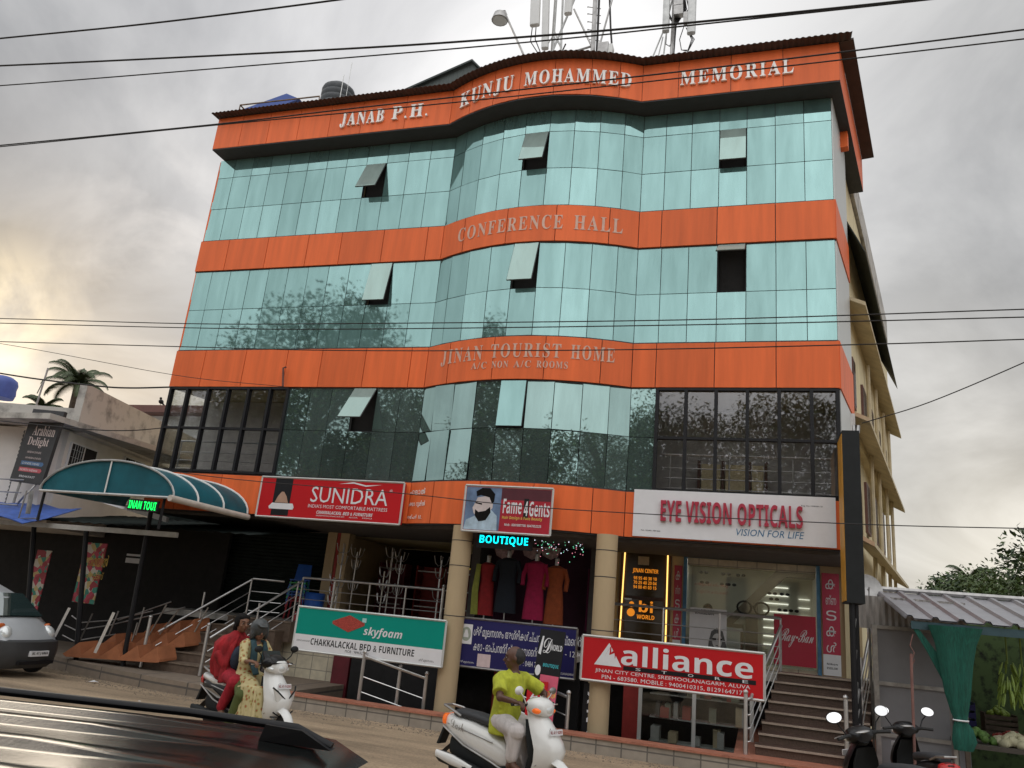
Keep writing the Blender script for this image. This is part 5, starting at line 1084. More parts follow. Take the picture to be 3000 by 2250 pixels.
# goods of the stall
t = thing('display_table', 'rough wooden vegetable table under the stall roof', 'table', (4.2, -.2, 0))
mb = MB(); mb.box((3.0, -.7, .62), (8, .9, .68)); part('table_top', mb, mat('dark_board', (.06, .05, .04), .8), t)
for x in (3.05, 5.2, 7.9):
    for y in (-.66, .86): mb = MB(); mb.box((x-.03, y-.03, -.17), (x+.03, y+.03, .62)); part('leg', mb, M['bark'], t)
rn = random.Random(11)
vg = [mat('green_banana', (.16, .24, .03), .5, var=.4), mat('leafy_green', (.08, .16, .03), .7, var=.5), mat('pale_veg', (.40, .38, .25), .7, var=.3), mat('red_veg', (.28, .03, .02), .5, var=.3), mat('purple_veg', (.10, .02, .08), .4)]
def heap(x, y, z, m, lab, r_=.05, n=26, w_=.28, long_=1.0):
    mb = MB(); bb = Matrix.Identity(3)
    for i in range(n):
        q = rn.uniform(0, 6.28); d_ = rn.random()**.6; Mx = Euler((rn.uniform(-.6, .6), rn.uniform(-.6, .6), rn.uniform(0, 6))).to_matrix()
        mb.ball((x+math.cos(q)*w_*d_, y+math.sin(q)*w_*.8*d_, z+r_*.6+(1-d_)*.14), (r_*long_, r_, r_), 7, 5, Mx)
    return solo('vegetable_heap', mb, m, lab, 'vegetables', 'heaps of vegetables on the stall', smooth=True)
heap(3.25, -.35, .68, vg[1], 'leafy green vegetable heap nearest the net curtain', .06, 30, .26, 1.5); heap(3.75, -.35, .68, vg[2], 'pale gourd heap on the front of the stall table', .07, 22, .24, 1.3)
heap(3.9, .3, .68, vg[3], 'red vegetable heap at the back of the stall table', .05, 30, .3); heap(4.5, -.3, .68, vg[1], 'green leafy heap at the right end of the visible stall table', .06, 30, .28, 1.4)
for k, (u, v) in enumerate(((2180, 1478), (2212, 1486))):
    c_ = at(u, v, y=-.5); mb = MB()
    for i in range(34):
        q = rn.uniform(0, 6.28); z = rn.uniform(-.3, .25); r_ = .05+.10*(.4-z); p = V((c_.x+r_*math.cos(q), -.5+r_*math.sin(q), c_.z+z))
        mb.tube([p+V((0, 0, .1)), p+V((.03*math.cos(q), .03*math.sin(q), .02)), p+V((.07*math.cos(q), .07*math.sin(q), -.09))], [.008, .02, .008], 6)
    mb.tube([(c_.x, -.5, c_.z+.3), (c_.x, -.5, 2.5)], .012, 5)
    solo('banana_bunch', mb, vg[0], ('green banana bunch hanging left of the other under the stall roof', 'green banana bunch hanging right of the other under the stall roof')[k], 'bananas', 'hanging banana bunches', smooth=True)
for k, (x, m) in enumerate(((3.6, 'leafy_green'), (4.3, 'x'))):
    mb = MB(); mb.lathe([(.02, .0), (.20, 0), (.26, .11), (.27, .11), (.21, .015), (.02, .015)], (x, -.35, 1.12 if k else .0), 18) if k else mb.box((x-.4, -1.5, .15), (x+.3, -1.1, .2))
    if k == 0:
        t = thing('low_bench', 'low pale bench in front of the vegetable stall', 'bench', (x, -1.3, -.15)); part('bench_top', mb, mat('pale_bench', (.30, .28, .25), .7, var=.3), t)
        for sx in (-.36, .26): mb = MB(); mb.box((x+sx-.03, -1.45, -.17), (x+sx+.03, -1.15, .149)); part('leg', mb, M['grime'], t)
    else: solo('basin', mb, M['black'], 'black basin on the stall shelf', 'basin', smooth=True)
mb = MB(); mb.lathe([(.02, 0), (.22, 0), (.27, .12), (.28, .12), (.22, .015), (.02, .015)], (3.55, -1.28, .2), 18); solo('basin', mb, M['black'], 'black basin of greens on the low pale bench', 'basin', smooth=True)
heap(3.55, -1.28, .24, vg[0], 'yellow green pods heaped in the black basin on the bench', .04, 18, .18, 2)
for k, (x, y, h, m) in enumerate(((3.3, .9, .5, 'x'), (4.0, 1.2, .35, 'y'), (4.8, .7, .45, 'z'))):
    t = thing('vegetable_crate', ('tall dark crate at the left back of the stall', 'dark crate in the back middle of the stall', 'dark crate at the right back of the stall')[k], 'crate', (x, y, .68), 0, 'crates at the back of the stall')
    mb = MB()
    for i in range(4): mb.box((x-.25, y, .69+h*i/4), (x+.25, y+.02, .69+h*(i+.7)/4)); mb.box((x-.25, y+.3, .69+h*i/4), (x+.25, y+.32, .69+h*(i+.7)/4))
    for sx in (-.25, .23): mb.box((x+sx, y+.021, .69), (x+sx+.02, y+.299, .69+h))
    part('slats', mb, M['navy'] if k == 0 else M['bark'], t)
    heap(x, y+.16, .69+h*.8, vg[(1, 0, 4)[k]], ('dark leafy greens in the left crate of the stall', 'banana heap in the middle back crate', 'purple brinjal heap in the right back crate')[k], .05, 18, .18)
t = thing('satellite_dish', 'grey satellite dish on a pole behind the black totem sign', 'satellite dish', (1.75, .6, 0))
c_ = at(1876, 1272, y=.6); mb = MB(); Mx = Matrix.Rotation(R(75), 3, 'X') @ Matrix.Rotation(R(20), 3, 'Y'); mb.lathe([(.01, -.05), (.15, -.04), (.26, .0), (.265, .004), (.15, -.03), (.01, -.04)], c_, 20, Mx); part('dish', mb, M['grime'], t, smooth=True)
mb = MB(); mb.tube([(c_.x, .65, -.2), (c_.x, .65, c_.z)], .022, 6); mb.tube([c_+V((0, 0, -.2)), c_+V((-.02, -.25, .02))], .01, 5); part('pole', mb, M['grime'], t)
mb = MB(); mb.tube([at(1976, 1662, y=-2.0)-V((0, 0, .5)), at(1971, 1500, y=-2.0), at(1968, 1412, y=-2.0)], .02, 7); mb.tube([at(1969, 1430, y=-2), at(1975, 1410, y=-2), at(1966, 1395, y=-2), at(1972, 1370, y=-2)], .008, 5); mb.tube([at(1969, 1440, y=-2), at(1976, 1425, y=-2)], .007, 5); solo('thin_post', mb, mat('rusty_red_pipe', (.20, .10, .085), .6, var=.3), 'thin rusty post with a twist of wire on top between the parked scooters', 'post')
# ---------------------------------------------------------------- overhead cables
def cable(label, pts, r_, group='overhead cables', y=None):
    ps = [at(u, v, y=yy) for u, v, yy in pts]; out = []
    for i in range(len(ps)-1):
        a, b = ps[i], ps[i+1]
        p0 = ps[i-1] if i else a-(b-a); p3 = ps[i+2] if i+2 < len(ps) else b+(b-a)
        for k in range(6):
            s = k/6; out.append(.5*((2*a)+(b-p0)*s+(2*p0-5*a+4*b-p3)*s*s+(3*a-p0-3*b+p3)*s**3))
    out.append(ps[-1])
    if pts[0][0] < 0: out.insert(0, ps[0]+(ps[0]-ps[1]).normalized()*14)
    if pts[-1][0] > 2212 or pts[-1][1] < 0: out.append(ps[-1]+(ps[-1]-ps[-2]).normalized()*14)
    mb = MB(); mb.tube(out, r_, 6)
    return solo('overhead_cable', mb, M['wire'], label, 'cable', group, smooth=True)
cable('thick twisted cable crossing the top left corner of the sky', [(-300, 114, -10), (0, 83, -10), (330, 50, -10), (735, -1, -10), (1000, -40, -10)], .009)
cable('cable that crosses the antenna masts and leaves at the top edge', [(-300, 150, -10), (0, 142, -10), (700, 108, -10), (1130, 80, -10), (1480, 50, -10), (1980, -1, -10), (2200, -30, -10)], .009)
cable('thin cable just under the one across the antenna masts, joining it at the right', [(-300, 200, -10), (0, 185, -10), (600, 137, -10), (1130, 92, -10), (1480, 56, -10), (1990, 1, -10), (2200, -26, -10)], .006)
cable('upper of the two close cables passing over the memorial letters', [(-300, 342, -10), (0, 314, -10), (470, 268, -10), (737, 237, -10), (1475, 154, -10), (2212, 64, -10), (2500, 28, -10)], .006)
cable('lower of the two close cables passing over the memorial letters', [(-300, 344, -10), (0, 317, -10), (470, 270, -10), (974, 222, -10), (1475, 168, -10), (2212, 84, -10), (2500, 50, -10)], .005)
cable('upper of the close pair of cables across the second storey glass', [(-300, 684, -10), (0, 688, -10), (400, 699, -10), (737, 699, -10), (1475, 691, -10), (2212, 668, -10), (2500, 660, -10)], .004)
cable('lower of the close pair of cables across the second storey glass', [(-300, 692, -10), (0, 698, -10), (400, 708, -10), (737, 711, -10), (1475, 702, -10), (2212, 685, -10), (2500, 678, -10)], .004)
cable('single cable running along the top edge of the tourist home band', [(-300, 730, -10), (0, 738, -10), (397, 749, -10), (737, 757, -10), (1300, 756, -10), (1865, 744, -10), (2212, 733, -10), (2500, 724, -10)], .004)
cable('thin wire slanting down from the left to the bracket on the lower orange band', [(-300, 705, -1), (0, 742, -1), (376, 810, -.6), (610, 835, -.15)], .007)
cable('thick sagging cable behind the palm crown at the left', [(-200, 770, -1), (35, 812, -1), (203, 833, -.9), (280, 838, -.8), (376, 836, -.2)], .02)
cable('drooping wire in front of the Arabian sign and white wall', [(-200, 890, -2), (0, 909, -2), (185, 927, -2), (280, 930, -1.5), (356, 924, -.4)], .012)
cable('thin wire crossing the shop signs above the columns', [(330, 1012, -1.2), (516, 1036, -1.2), (870, 1066, -1.2), (1190, 1098, -1.2), (1800, 1130, -1.2), (2190, 1141, -1.2), (2500, 1146, -1.2)], .009)
cable('single wire rising to the right from the corner of the building', [(1862, 914, -.4), (1890, 906, -.5), (2010, 868, -1), (2212, 783, -2), (2500, 650, -3.1)], .009)
# bracket pipe on the lower band
mb = MB(); a = at(611, 835, y=-.1); mb.tube([a, at(612, 795, y=-.1), at(618, 793, y=-.1)], .025, 6); solo('cable_bracket', mb, M['brown'], 'thin brown pipe bracket holding a wire on the lower orange band', 'bracket')
# ---------------------------------------------------------------- trees
def crown_mesh(seed, n_cl, per, rx, rz, cz, leaf, spread):
    r = random.Random(seed); mb = MB(); cl = []
    for i in range(n_cl):
        while True:
            p = V((r.uniform(-1, 1), r.uniform(-1, 1), r.uniform(-1, 1)))
            if .25 < p.length < 1: break
        cl.append((V((p.x*rx, p.y*rx, cz+p.z*rz)), r.uniform(.6, 1.25)*spread))
    for c_, s_ in cl:
        for k in range(per):
            d = V((r.gauss(0, 1), r.gauss(0, 1), r.gauss(0, .7))).normalized()*s_*r.random()**.4; p = c_+d
            q = Euler((r.uniform(-1, 1), r.uniform(-1, 1), r.uniform(0, 6.28))).to_matrix(); l = leaf*r.uniform(.6, 1.3); mb.k = r.randrange(2)
            mb.add([p+q@V((-l, 0, 0)), p+q@V((0, -l*.42, l*.1)), p+q@V((l, 0, 0)), p+q@V((0, l*.42, l*.1))], [(0, 1, 2, 3)])
    return mb, cl
def tree(name, label, loc, h, seed, rx, rz, leaf=.16, n_cl=60, per=110, spread=1.0, mats=('leaf', 'leaf2'), group=None):
    t = thing(name, label, 'tree', loc, 0, group); cz = h-rz
    mb, cl = crown_mesh(seed, n_cl, per, rx, rz, cz, leaf, spread); part('crown', mb, [M[m] for m in mats], t, world=False)
    mb = MB(); r0 = h*.022; mb.tube([(0, 0, -.3), (.1, 0, h*.25), (-.05, .1, cz), (0, 0, cz+rz*.5)], [r0*1.3, r0, r0*.7, r0*.2], 9)
    for c_, s_ in cl[::4]: b = V((0, 0, cz-rz*.8+.4*(c_.z-cz+rz))); mb.tube([b, b.lerp(c_, .5)+V((0, 0, .2)), c_], [r0*.45, r0*.25, r0*.06], 5)
    part('trunk', mb, M['bark'], t, world=False, smooth=True); return t
def palm(label, loc, h, seed, fl=2.2, n=16):
    r = random.Random(seed); t = thing('palm_tree', label, 'palm tree', loc)
    mb = MB(); mb.tube([(0, 0, -.3), (.15, 0, h*.5), (0, 0, h)], [.2, .15, .12], 8); part('trunk', mb, M['bark'], t, world=False)
    mb = MB()
    for k in range(n):
        q = 6.2832*k/n+r.uniform(-.15, .15); el = r.uniform(-.1, 1.25); pts = []
        for i in range(9):
            f = i/8; a = el - f*f*1.5; pts.append((f, a))
        p = V((0, 0, h)); st = fl/8; prev = p; line = [p]
        for f, a in pts[1:]: p = p + V((math.cos(q)*math.cos(a), math.sin(q)*math.cos(a), math.sin(a)))*st; line.append(p)
        side = V((-math.sin(q), math.cos(q), 0))
        for i in range(1, 9):
            for m_ in range(4):
                b = line[i-1].lerp(line[i], m_/4); l = fl*.26*(1-((i-1+m_/4)/8-.35)**2*1.6); dn = V((0, 0, -.55))
                for s_ in (-1, 1): tip = b + (side*s_+dn+(line[i]-line[i-1]).normalized()*.5).normalized()*l; w_ = (line[i]-line[i-1]).normalized()*.032; mb.add([b-w_, b+w_, tip], [(0, 1, 2)])
        mb.tube(line, [.03]*8+[.01], 4)
    part('fronds', mb, M['palm'], t, world=False); return t
def top(u, v, y): return at(u, v, y=y)
p = top(165, 835, 13); palm('coconut palm rising behind the stained parapet at the left', (p.x, 13, 0), p.z+.2, 4, 1.75, 26)
p = top(100, 855, 12); palm('small ragged palm crown left of the coconut palm', (p.x, 12, 0), p.z-.6, 9, 1.1, 16)
p = top(2098, 1262, 26); palm('coconut palm among the far trees at the right', (p.x, 26, 0), p.z, 5, 1.5, 16)
p = top(2030, 1252, 24); tree('broadleaf_tree', 'dark rounded tree left of the far palm at the right', (p.x+.6, 24, 0), p.z+.2, 21, 2.6, 2.2, .11, 60, 150, .75, group='trees behind the stall')
p = top(2130, 1258, 22); tree('broadleaf_tree', 'bright green low tree right of the far palm', (p.x, 22, 0), p.z+.3, 22, 2.6, 1.8, .11, 55, 150, .7, ('leaf', 'leaf'), group='trees behind the stall')
p = top(2195, 1225, 20); tree('broadleaf_tree', 'taller tree right of the far palm, above the stall roof', (p.x+1.2, 20, 0), p.z+.4, 23, 2.7, 2.2, .11, 64, 150, .75, group='trees behind the stall')
p = top(2212, 1150, 14); tree('broadleaf_tree', 'tall leafy tree with thin branches at the end of the wire across the shop signs', (p.x+1.9, 14, 0), p.z+.9, 24, 2.2, 1.5, .12, 60, 130, .55, group='trees behind the stall')
p = top(2150, 1268, 15); tree('broadleaf_tree', 'low bushy tree just above the stall roof', (p.x+.3, 15, 0), p.z+.2, 25, 2.2, 1.2, .10, 40, 130, .6, ('leaf', 'leaf'), group='trees behind the stall')
protos = []
for k, (x, y, h, s_) in enumerate(((-25.5, -25, 19.5, 1), (-33, -27, 14, 2), (-18, -26, 14.5, 2), (-11, -27, 13, 1), (-4.5, -27, 13.5, 2), (1, -25, 13.5, 1), (8, -27, 13, 2), (-41, -26, 15, 1), (15, -27, 12, 1), (-22, -32, 14, 2), (-8, -33, 13, 1))):
    if len(protos) < 2: t = tree('roadside_tree', 'tree across the road mirrored in the glass', (x, y, 0), 14, 31+k, 4.2, 4.8, .125, 120, 230, 1.4, group='roadside trees mirrored in the glass front'); protos.append(t)
    else: t = copy_tree(protos[s_-1]); t.location = (x, y, 0)
    t.scale = (h/14,)*3; t.rotation_euler = (0, 0, k*1.3)
    t['label'] = 'tall tree across the road mirrored in the left part of the second storey glass' if k == 0 else 'tree of the row across the road, seen only mirrored in the glass front'
t = thing('roadside_house', 'cream house with brown framed front across the road, mirrored in the smoked windows', 'house', (0, -22.5, 0))
mb = MB(); mb.box((-4.5, -24, 0), (5, -22, 5.2)); part('wall', mb, M['cream'], t); mb = MB(); mb.box((-4.8, -24.3, 5.2), (5.3, -21.6, 5.45)); part('roof', mb, M['brown'], t)
for x in (-3.5, -1, 1.5, 4): mb = MB(); mb.box((x-.5, -21.99, 2.6), (x+.5, -21.95, 4.6)); w = part('window', mb, M['brown'], t); mb = MB(); mb.box((x-.4, -21.949, 2.7), (x+.4, -21.945, 4.5)); part('pane', mb, M['dark'], w)

# ---------------------------------------------------------------- scooters
def wheel(t, x, r, w_, steer=0):
    Mx = Matrix.Translation((x, 0, r)) @ Matrix.Rotation(steer, 4, 'Z') @ Matrix.Rotation(R(90), 4, 'X')
    def lat(prof): 
        mb = MB(); mb.lathe(prof, (0, 0, 0), 24); mb.v = [Mx @ q for q in mb.v]; return mb
    o = part('wheel', lat([(r*.60, -w_/2), (r*.93, -w_/2), (r, -w_*.25), (r, w_*.25), (r*.93, w_/2), (r*.60, w_/2)]), M['rubber'], t, smooth=True, world=False)
    part('rim', lat([(.03, -w_*.5), (.06, -w_*.3), (r*.6, -w_*.45), (r*.615, -w_*.4), (r*.615, w_*.4), (r*.6, w_*.45), (.06, w_*.3), (.03, w_*.5)]), M['grime'], o, world=False)
def scooter(name, label, loc, rz, paint, mirrors=True, lit=False, plate=True, steer=0.0, group=None, script_mark=None, side=None):
    t = thing(name, label, 'scooter', loc, rz, group); kw = dict(world=False)
    wheel(t, -.60, .215, .10); wheel(t, .67, .215, .09, steer)
    # rear body: white side panels tapering up to the tail
    def rs(x, zc, hy, hz, e=2.8): return ring((x, 0, zc), hy, hz, 18, e)
    mb = MB(); mb.loft([rs(-.93, .70, .05, .04), rs(-.88, .68, .11, .085), rs(-.70, .62, .16, .13), rs(-.45, .56, .175, .17), rs(-.2, .50, .165, .18), rs(0, .44, .15, .15), rs(.08, .40, .12, .11)]); part('side_panel', mb, side or paint, t, True, bevel=0, **kw)
    mb = MB(); mb.loft([rs(-.80, .42, .06, .10), rs(-.55, .36, .12, .13), rs(-.2, .32, .13, .12), rs(.1, .30, .12, .07)]); part('engine_cover', mb, M['blackpl'], t, True, **kw)
    mb = MB(); mb.loft([rs(-.78, .775, .07, .025), rs(-.70, .79, .115, .045), rs(-.45, .775, .125, .05), rs(-.22, .745, .125, .05), rs(-.05, .72, .11, .05), rs(.05, .68, .07, .04)]); part('seat', mb, M['seat'], t, True, **kw)
    mb = MB(); mb.tube([(-.62, .12, .76), (-.80, .12, .82), (-.93, .07, .84), (-.93, -.07, .84), (-.80, -.12, .82), (-.62, -.12, .76)], .016, 7); part('grab_rail', mb, M['grime'], t, True, **kw)
    mb = MB(); mb.loft([rs(.0, .285, .15, .03, 4), rs(.42, .285, .16, .03, 4), rs(.47, .30, .14, .04, 4)]); part('floorboard', mb, M['blackpl'], t, **kw)
    # strip under the side panel
    for s in (-1, 1):
        mb = MB(); mb.tube([(-.86, s*.14, .62), (-.5, s*.185, .47), (-.1, s*.172, .36), (.05, s*.165, .31), (.42, s*.168, .30)], .012, 6); part('trim_strip', mb, M['grime'], t, True, **kw)
    # leg shield and apron, tapering to the neck
    def zs(z, x, hx, hy, e=3.0): return ring((x, 0, z), hx, hy, 18, e, 'z')
    def zr_(z, x, hx, hy):
        out = []
        for k in range(18):
            q = 2*math.pi*k/18; ca, sa = math.cos(q), math.sin(q); out.append(V((x + (hx*ca if ca > 0 else hx*.45*ca) - .10*abs(sa)**2.5, hy*math.copysign(abs(sa)**.7, sa), z)))
        return out
    mb = MB(); mb.loft([zr_(.27, .46, .03, .12), zr_(.36, .53, .08, .155), zr_(.46, .575, .12, .18), zr_(.58, .585, .145, .19), zr_(.66, .555, .14, .185), zr_(.76, .50, .12, .165), zr_(.86, .44, .10, .13), zr_(.93, .395, .075, .095), zr_(.965, .37, .055, .07)]); part('apron', mb, paint, t, True, **kw)
    mb = MB(); mb.loft([zr_(.30, .425, .02, .13), zr_(.5, .49, .03, .165), zr_(.7, .44, .03, .16), zr_(.86, .385, .03, .11)]); part('leg_shield', mb, M['blackpl'], t, True, **kw)
    mb = MB(); mb.tube([(.36, 0, .93), (.34, 0, .97)], [.075, .09], 14); part('steering_neck', mb, M['blackpl'], t, True, **kw)
    mb = MB(); mb.tube([(-.80, -.13, .655), (-.45, -.178, .62), (-.1, -.165, .56)], .008, 5); mb.tube([(-.80, .13, .655), (-.45, .178, .62), (-.1, .165, .56)], .008, 5); part('panel_crease', mb, M['grime'], t, True, **kw)
    mb = MB(); mb.tube([(-.2, -.13, .25), (-.12, -.22, .25)], .018, 6); mb.tube([(-.2, .13, .25), (-.12, .22, .25)], .018, 6); part('foot_peg', mb, M['blackpl'], t, True, **kw)
    for s in (-1, 1):
        mb = MB(); mb.tube([(.49, s*.17, .42), (.61, s*.12, .52), (.635, s*.05, .66), (.58, s*.05, .80)], .006, 5); part('apron_crease', mb, M['grime'], t, True, **kw)
    Ms = Matrix.Translation((.45, 0, .8)) @ Matrix.Rotation(steer, 4, 'Z') @ Matrix.Translation((-.45, 0, -.8))
    def st(mb): mb.v = [Ms @ q for q in mb.v]; return mb
    # front fender over the wheel
    rg = []
    for k in range(11):
        q = R(-25)+R(185)*k/10; rr = .285; hw = .072*(.55+.45*math.sin(math.pi*min(1, max(0, (k+1)/12))))
        c_ = V((.67+rr*math.cos(q), 0, .235+rr*math.sin(q))); o_ = V((math.cos(q), 0, math.sin(q)))
        rg.append([c_+V((0, hw*a, 0))-o_*(.05*a*a) for a in (-1, -.6, -.2, .2, .6, 1)] + [c_+V((0, hw*a*.9, 0))-o_*(.05*a*a+.012) for a in (1, .6, .2, -.2, -.6, -1)])
    mb = MB(); mb.loft(rg); part('front_fender', st(mb), paint, t, True, **kw)
    for s in (-1, 1): mb = MB(); mb.tube([(.67, s*.075, .22), (.55, s*.06, .5)], .02, 6); part('fork_leg', st(mb), M['grime'], t, **kw)
    # handlebar cowl, headlamp, grips
    mb = MB(); mb.loft([ring((.27, 0, .99), .10, .05, 16, 2.4), ring((.33, 0, 1.005), .17, .085, 16, 2.4), ring((.41, 0, 1.00), .165, .10, 16, 2.4), ring((.50, 0, .985), .12, .085, 16, 2.4), ring((.535, 0, .975), .06, .05, 16, 2.4)]); cw = part('handlebar_cowl', st(mb), paint, t, True, **kw)
    mb = MB(); mb.ball((.485, 0, .975), (.06, .095, .07), 14, 8); part('headlamp', st(mb), M['headlens'], t, True, **kw)
    for s in (-1, 1):
        mb = MB(); mb.ball((.445, s*.112, .965), (.065, .05, .036), 12, 7); o = part('indicator', st(mb), M['amber'] if lit else M['headlens'], t, True, **kw)
        mb = MB(); mb.tube([(.34, s*.13, 1.01), (.31, s*.2, 1.02)], [.03, .02], 8); mb.tube([(.31, s*.2, 1.02), (.27, s*.34, 1.01)], .02, 8); part('grip', st(mb), M['rubber'], t, True, **kw)
        mb = MB(); mb.tube([(.34, s*.21, 1.02), (.37, s*.26, 1.015), (.33, s*.35, 1.01)], .007, 5); part('brake_lever', st(mb), M['steel'], t, **kw)
        if mirrors:
            mb = MB(); mb.tube([(.33, s*.19, 1.03), (.36, s*.24, 1.12), (.33, s*.30, 1.20)], .008, 6); o = part('mirror_arm', st(mb), M['blackpl'], t, **kw)
            Mx = Matrix.Translation((.33, s*.31, 1.235)) @ Matrix.Rotation(R(-90 if name != 'parked_scooter' else -68), 4, 'Y') @ Matrix.Rotation(R(-8*s), 4, 'X')
            mb = MB(); mb.lathe([(.01, -.03), (.05, -.022), (.068, 0), (.068, .006), (.01, .006)], (0, 0, 0), 16); mb.v = [Mx @ (Matrix.Diagonal((.95, 1.45, 1, 1)) @ q) for q in mb.v]; part('mirror_shell', st(mb), paint if name != 'parked_scooter' else M['blackpl'], o, True, **kw)
            mb = MB(); mb.lathe([(.005, .007), (.062, .007), (.062, .009), (.005, .009)], (0, 0, 0), 16); mb.v = [Mx @ (Matrix.Diagonal((.95, 1.45, 1, 1)) @ q) for q in mb.v]; part('mirror_glass', st(mb), M['mirror'], o, True, **kw)
    mb = MB(); mb.ball((.30, 0, 1.045), (.045, .10, .02), 12, 6); part('instrument', st(mb), M['grime'], cw, True, **kw)
    mb = MB(); mb.loft([ring((-.955, 0, .675), .06, .035, 12, 3), ring((-.90, 0, .69), .125, .07, 12, 3), ring((-.84, 0, .69), .135, .075, 12, 3)]); part('tail_lamp', mb, M['amber'] if lit else M['redlens'], t, True, **kw)
    mb = MB(); mb.prism([(-.92, -.07, .60), (-.92, .07, .60), (-1.0, .07, .40), (-1.0, -.07, .40)], (.03, 0, 0)); mb.prism([(-.72, -.06, .5), (-.72, .06, .5), (-.98, .06, .28), (-.98, -.06, .28)], (.03, 0, .02)); part('rear_fender', mb, M['blackpl'], t, **kw)
    mb = MB(); mb.tube([(-.15, -.15, .22), (-.4, -.19, .25), (-.80, -.2, .31), (-.86, -.2, .32)], [.03, .06, .065, .04], 10); ex = part('silencer', mb, M['blackpl'], t, True, **kw)
    mb = MB(); mb.loft([ring((-.84, -.235, .335), .03, .04, 10, 3), ring((-.6, -.24, .30), .035, .055, 10, 3), ring((-.32, -.215, .245), .02, .035, 10, 3)]); part('heat_shield', mb, paint if script_mark else M['blackpl'], ex, True, **kw)
    if plate:
        f = Fr(Ms @ V((.655, -.10, .74)), Ms.to_3x3() @ V((0, 1, 0)), (-.18, 0, 1)); mb = MB(); mb.add([f(a, b, c_) for c_ in (0, .012) for a, b in ((0, 0), (.20, 0), (.20, .06), (0, .06))], [(3, 2, 1, 0), (4, 5, 6, 7), (0, 1, 5, 4), (2, 3, 7, 6), (1, 2, 6, 5), (3, 0, 4, 7)]); o = part('number_plate', mb, M['signwhite'], t, **kw)
        mb = MB(); text(mb, bold('KL 41 F 6293'), f, .01, .015, .18, .03, c=.014); part('plate_lettering', mb, M['redpaint'], o, **kw)
    if script_mark:
        f = Fr((-.72, -.165, .63), (.97, -.12, -.12), (.0, -.12, .97)); mb = MB(); text(mb, script(script_mark), f, 0, 0, .22, .10, c=.006); part('script_mark', mb, M['grime'], t, **kw)
    return t
rear = at(985, 1665, y=-5.55); 
MS = (-2.69, -5.80, rz_(-5.8)); MZ = R(-19)
man_s = scooter('white_scooter', 'white scooter with lit orange indicator ridden by the man in a lime green shirt', MS, MZ, M['whitepaint'], mirrors=False, lit=True, steer=R(-10), script_mark='Dash')
mb = MB(); Mx = Matrix.Translation((.28, -.27, 1.16)) @ Matrix.Rotation(R(90), 4, 'Y'); mb.lathe([(.01, .03), (.05, .022), (.068, 0), (.01, 0)], (0, 0, 0), 14); mb.v = [Mx @ (Matrix.Diagonal((.7, 1.2, 1, 1)) @ q) for q in mb.v]; mb.tube([(.33, -.19, 1.03), (.34, -.26, 1.1), (.30, -.29, 1.16)], .008, 6); part('mirror', mb, M['whitepaint'], man_s, True, world=False)
mb = MB(); mb.tube([(.33, .19, 1.03), (.36, .25, 1.10), (.34, .31, 1.14)], .008, 6); mb.ball((.34, .33, 1.15), (.022, .07, .04), 10, 6); part('mirror', mb, M['grime'], man_s, True, world=False)
WS = (-6.56, -5.2, rz_(-5.2)); WZ = R(-14)
wom_s = scooter('white_scooter', 'white scooter with black windscreen carrying two women', WS, WZ, M['whitepaint'], mirrors=False, lit=False, steer=R(-8), side=M['blackgloss'])
mb = MB(); mb.loft([ring((-.94, 0, .73), .05, .04, 14, 3), ring((-.86, 0, .735), .13, .05, 14, 3), ring((-.6, 0, .70), .172, .06, 14, 3), ring((-.35, 0, .66), .15, .03, 14, 3)]); part('tail_cap', mb, M['whitepaint'], wom_s, True, world=False)
mb = MB()
for s in (-1, 1): mb = MB(); mb.prism([(-.75, s*.172, .60), (-.55, s*.183, .60), (-.30, s*.183, .50), (-.42, s*.186, .50)], (0, s*.006, 0)); part('side_graphic', mb, M['grime'], wom_s, world=False)
for s in (-1, 1): mb = MB(); mb.prism([(.695, s*.03, .60), (.665, s*.15, .70), (.62, s*.19, .74), (.655, s*.15, .60), (.69, s*.05, .53)], (.012, 0, 0)); part('apron_lamp', mb, M['headlens'], wom_s, world=False); mb = MB(); mb.tube([(.70, s*.02, .61), (.672, s*.15, .715), (.62, s*.20, .76)], .011, 5); mb.tube([(.66, s*.17, .46), (.69, s*.06, .40), (.62, s*.17, .40)], .011, 5); part('black_trim', mb, M['blackpl'], wom_s, True, world=False)
mb = MB(); mb.prism([(.36, -.17, 1.0), (.50, -.12, 1.03), (.50, .12, 1.03), (.36, .17, 1.0), (.25, .14, 1.16), (.25, -.14, 1.16)], (.02, 0, .02)); mb.ball((.36, 0, 1.03), (.15, .19, .11), 12, 7); part('black_cowl', mb, M['blackgloss'], wom_s, True, world=False)
for s in (-1, 1): mb = MB(); mb.tube([(.33, s*.19, 1.03), (.38, s*.26, 1.12), (.37, s*.30, 1.17)], .008, 6); mb.ball((.37, s*.32, 1.21), (.03, .07, .045), 10, 6); part('mirror', mb, M['blackpl'], wom_s, True, world=False)
p1 = scooter('parked_scooter', 'black parked scooter with its instrument dial facing the road, nearest the stairs', (1.50, -4.45, rz_(-4.4)), R(116), M['blackgloss'], group='parked black scooters')
p2 = scooter('parked_scooter', 'black parked scooter showing its red tail lamp, right of the thin rusty post', (2.16, -2.3, rz_(-2.3)), R(103), M['blackgloss'], group='parked black scooters')
p1.rotation_euler = (R(-11), 0, R(116)); p2.rotation_euler = (R(-4), 0, R(103))
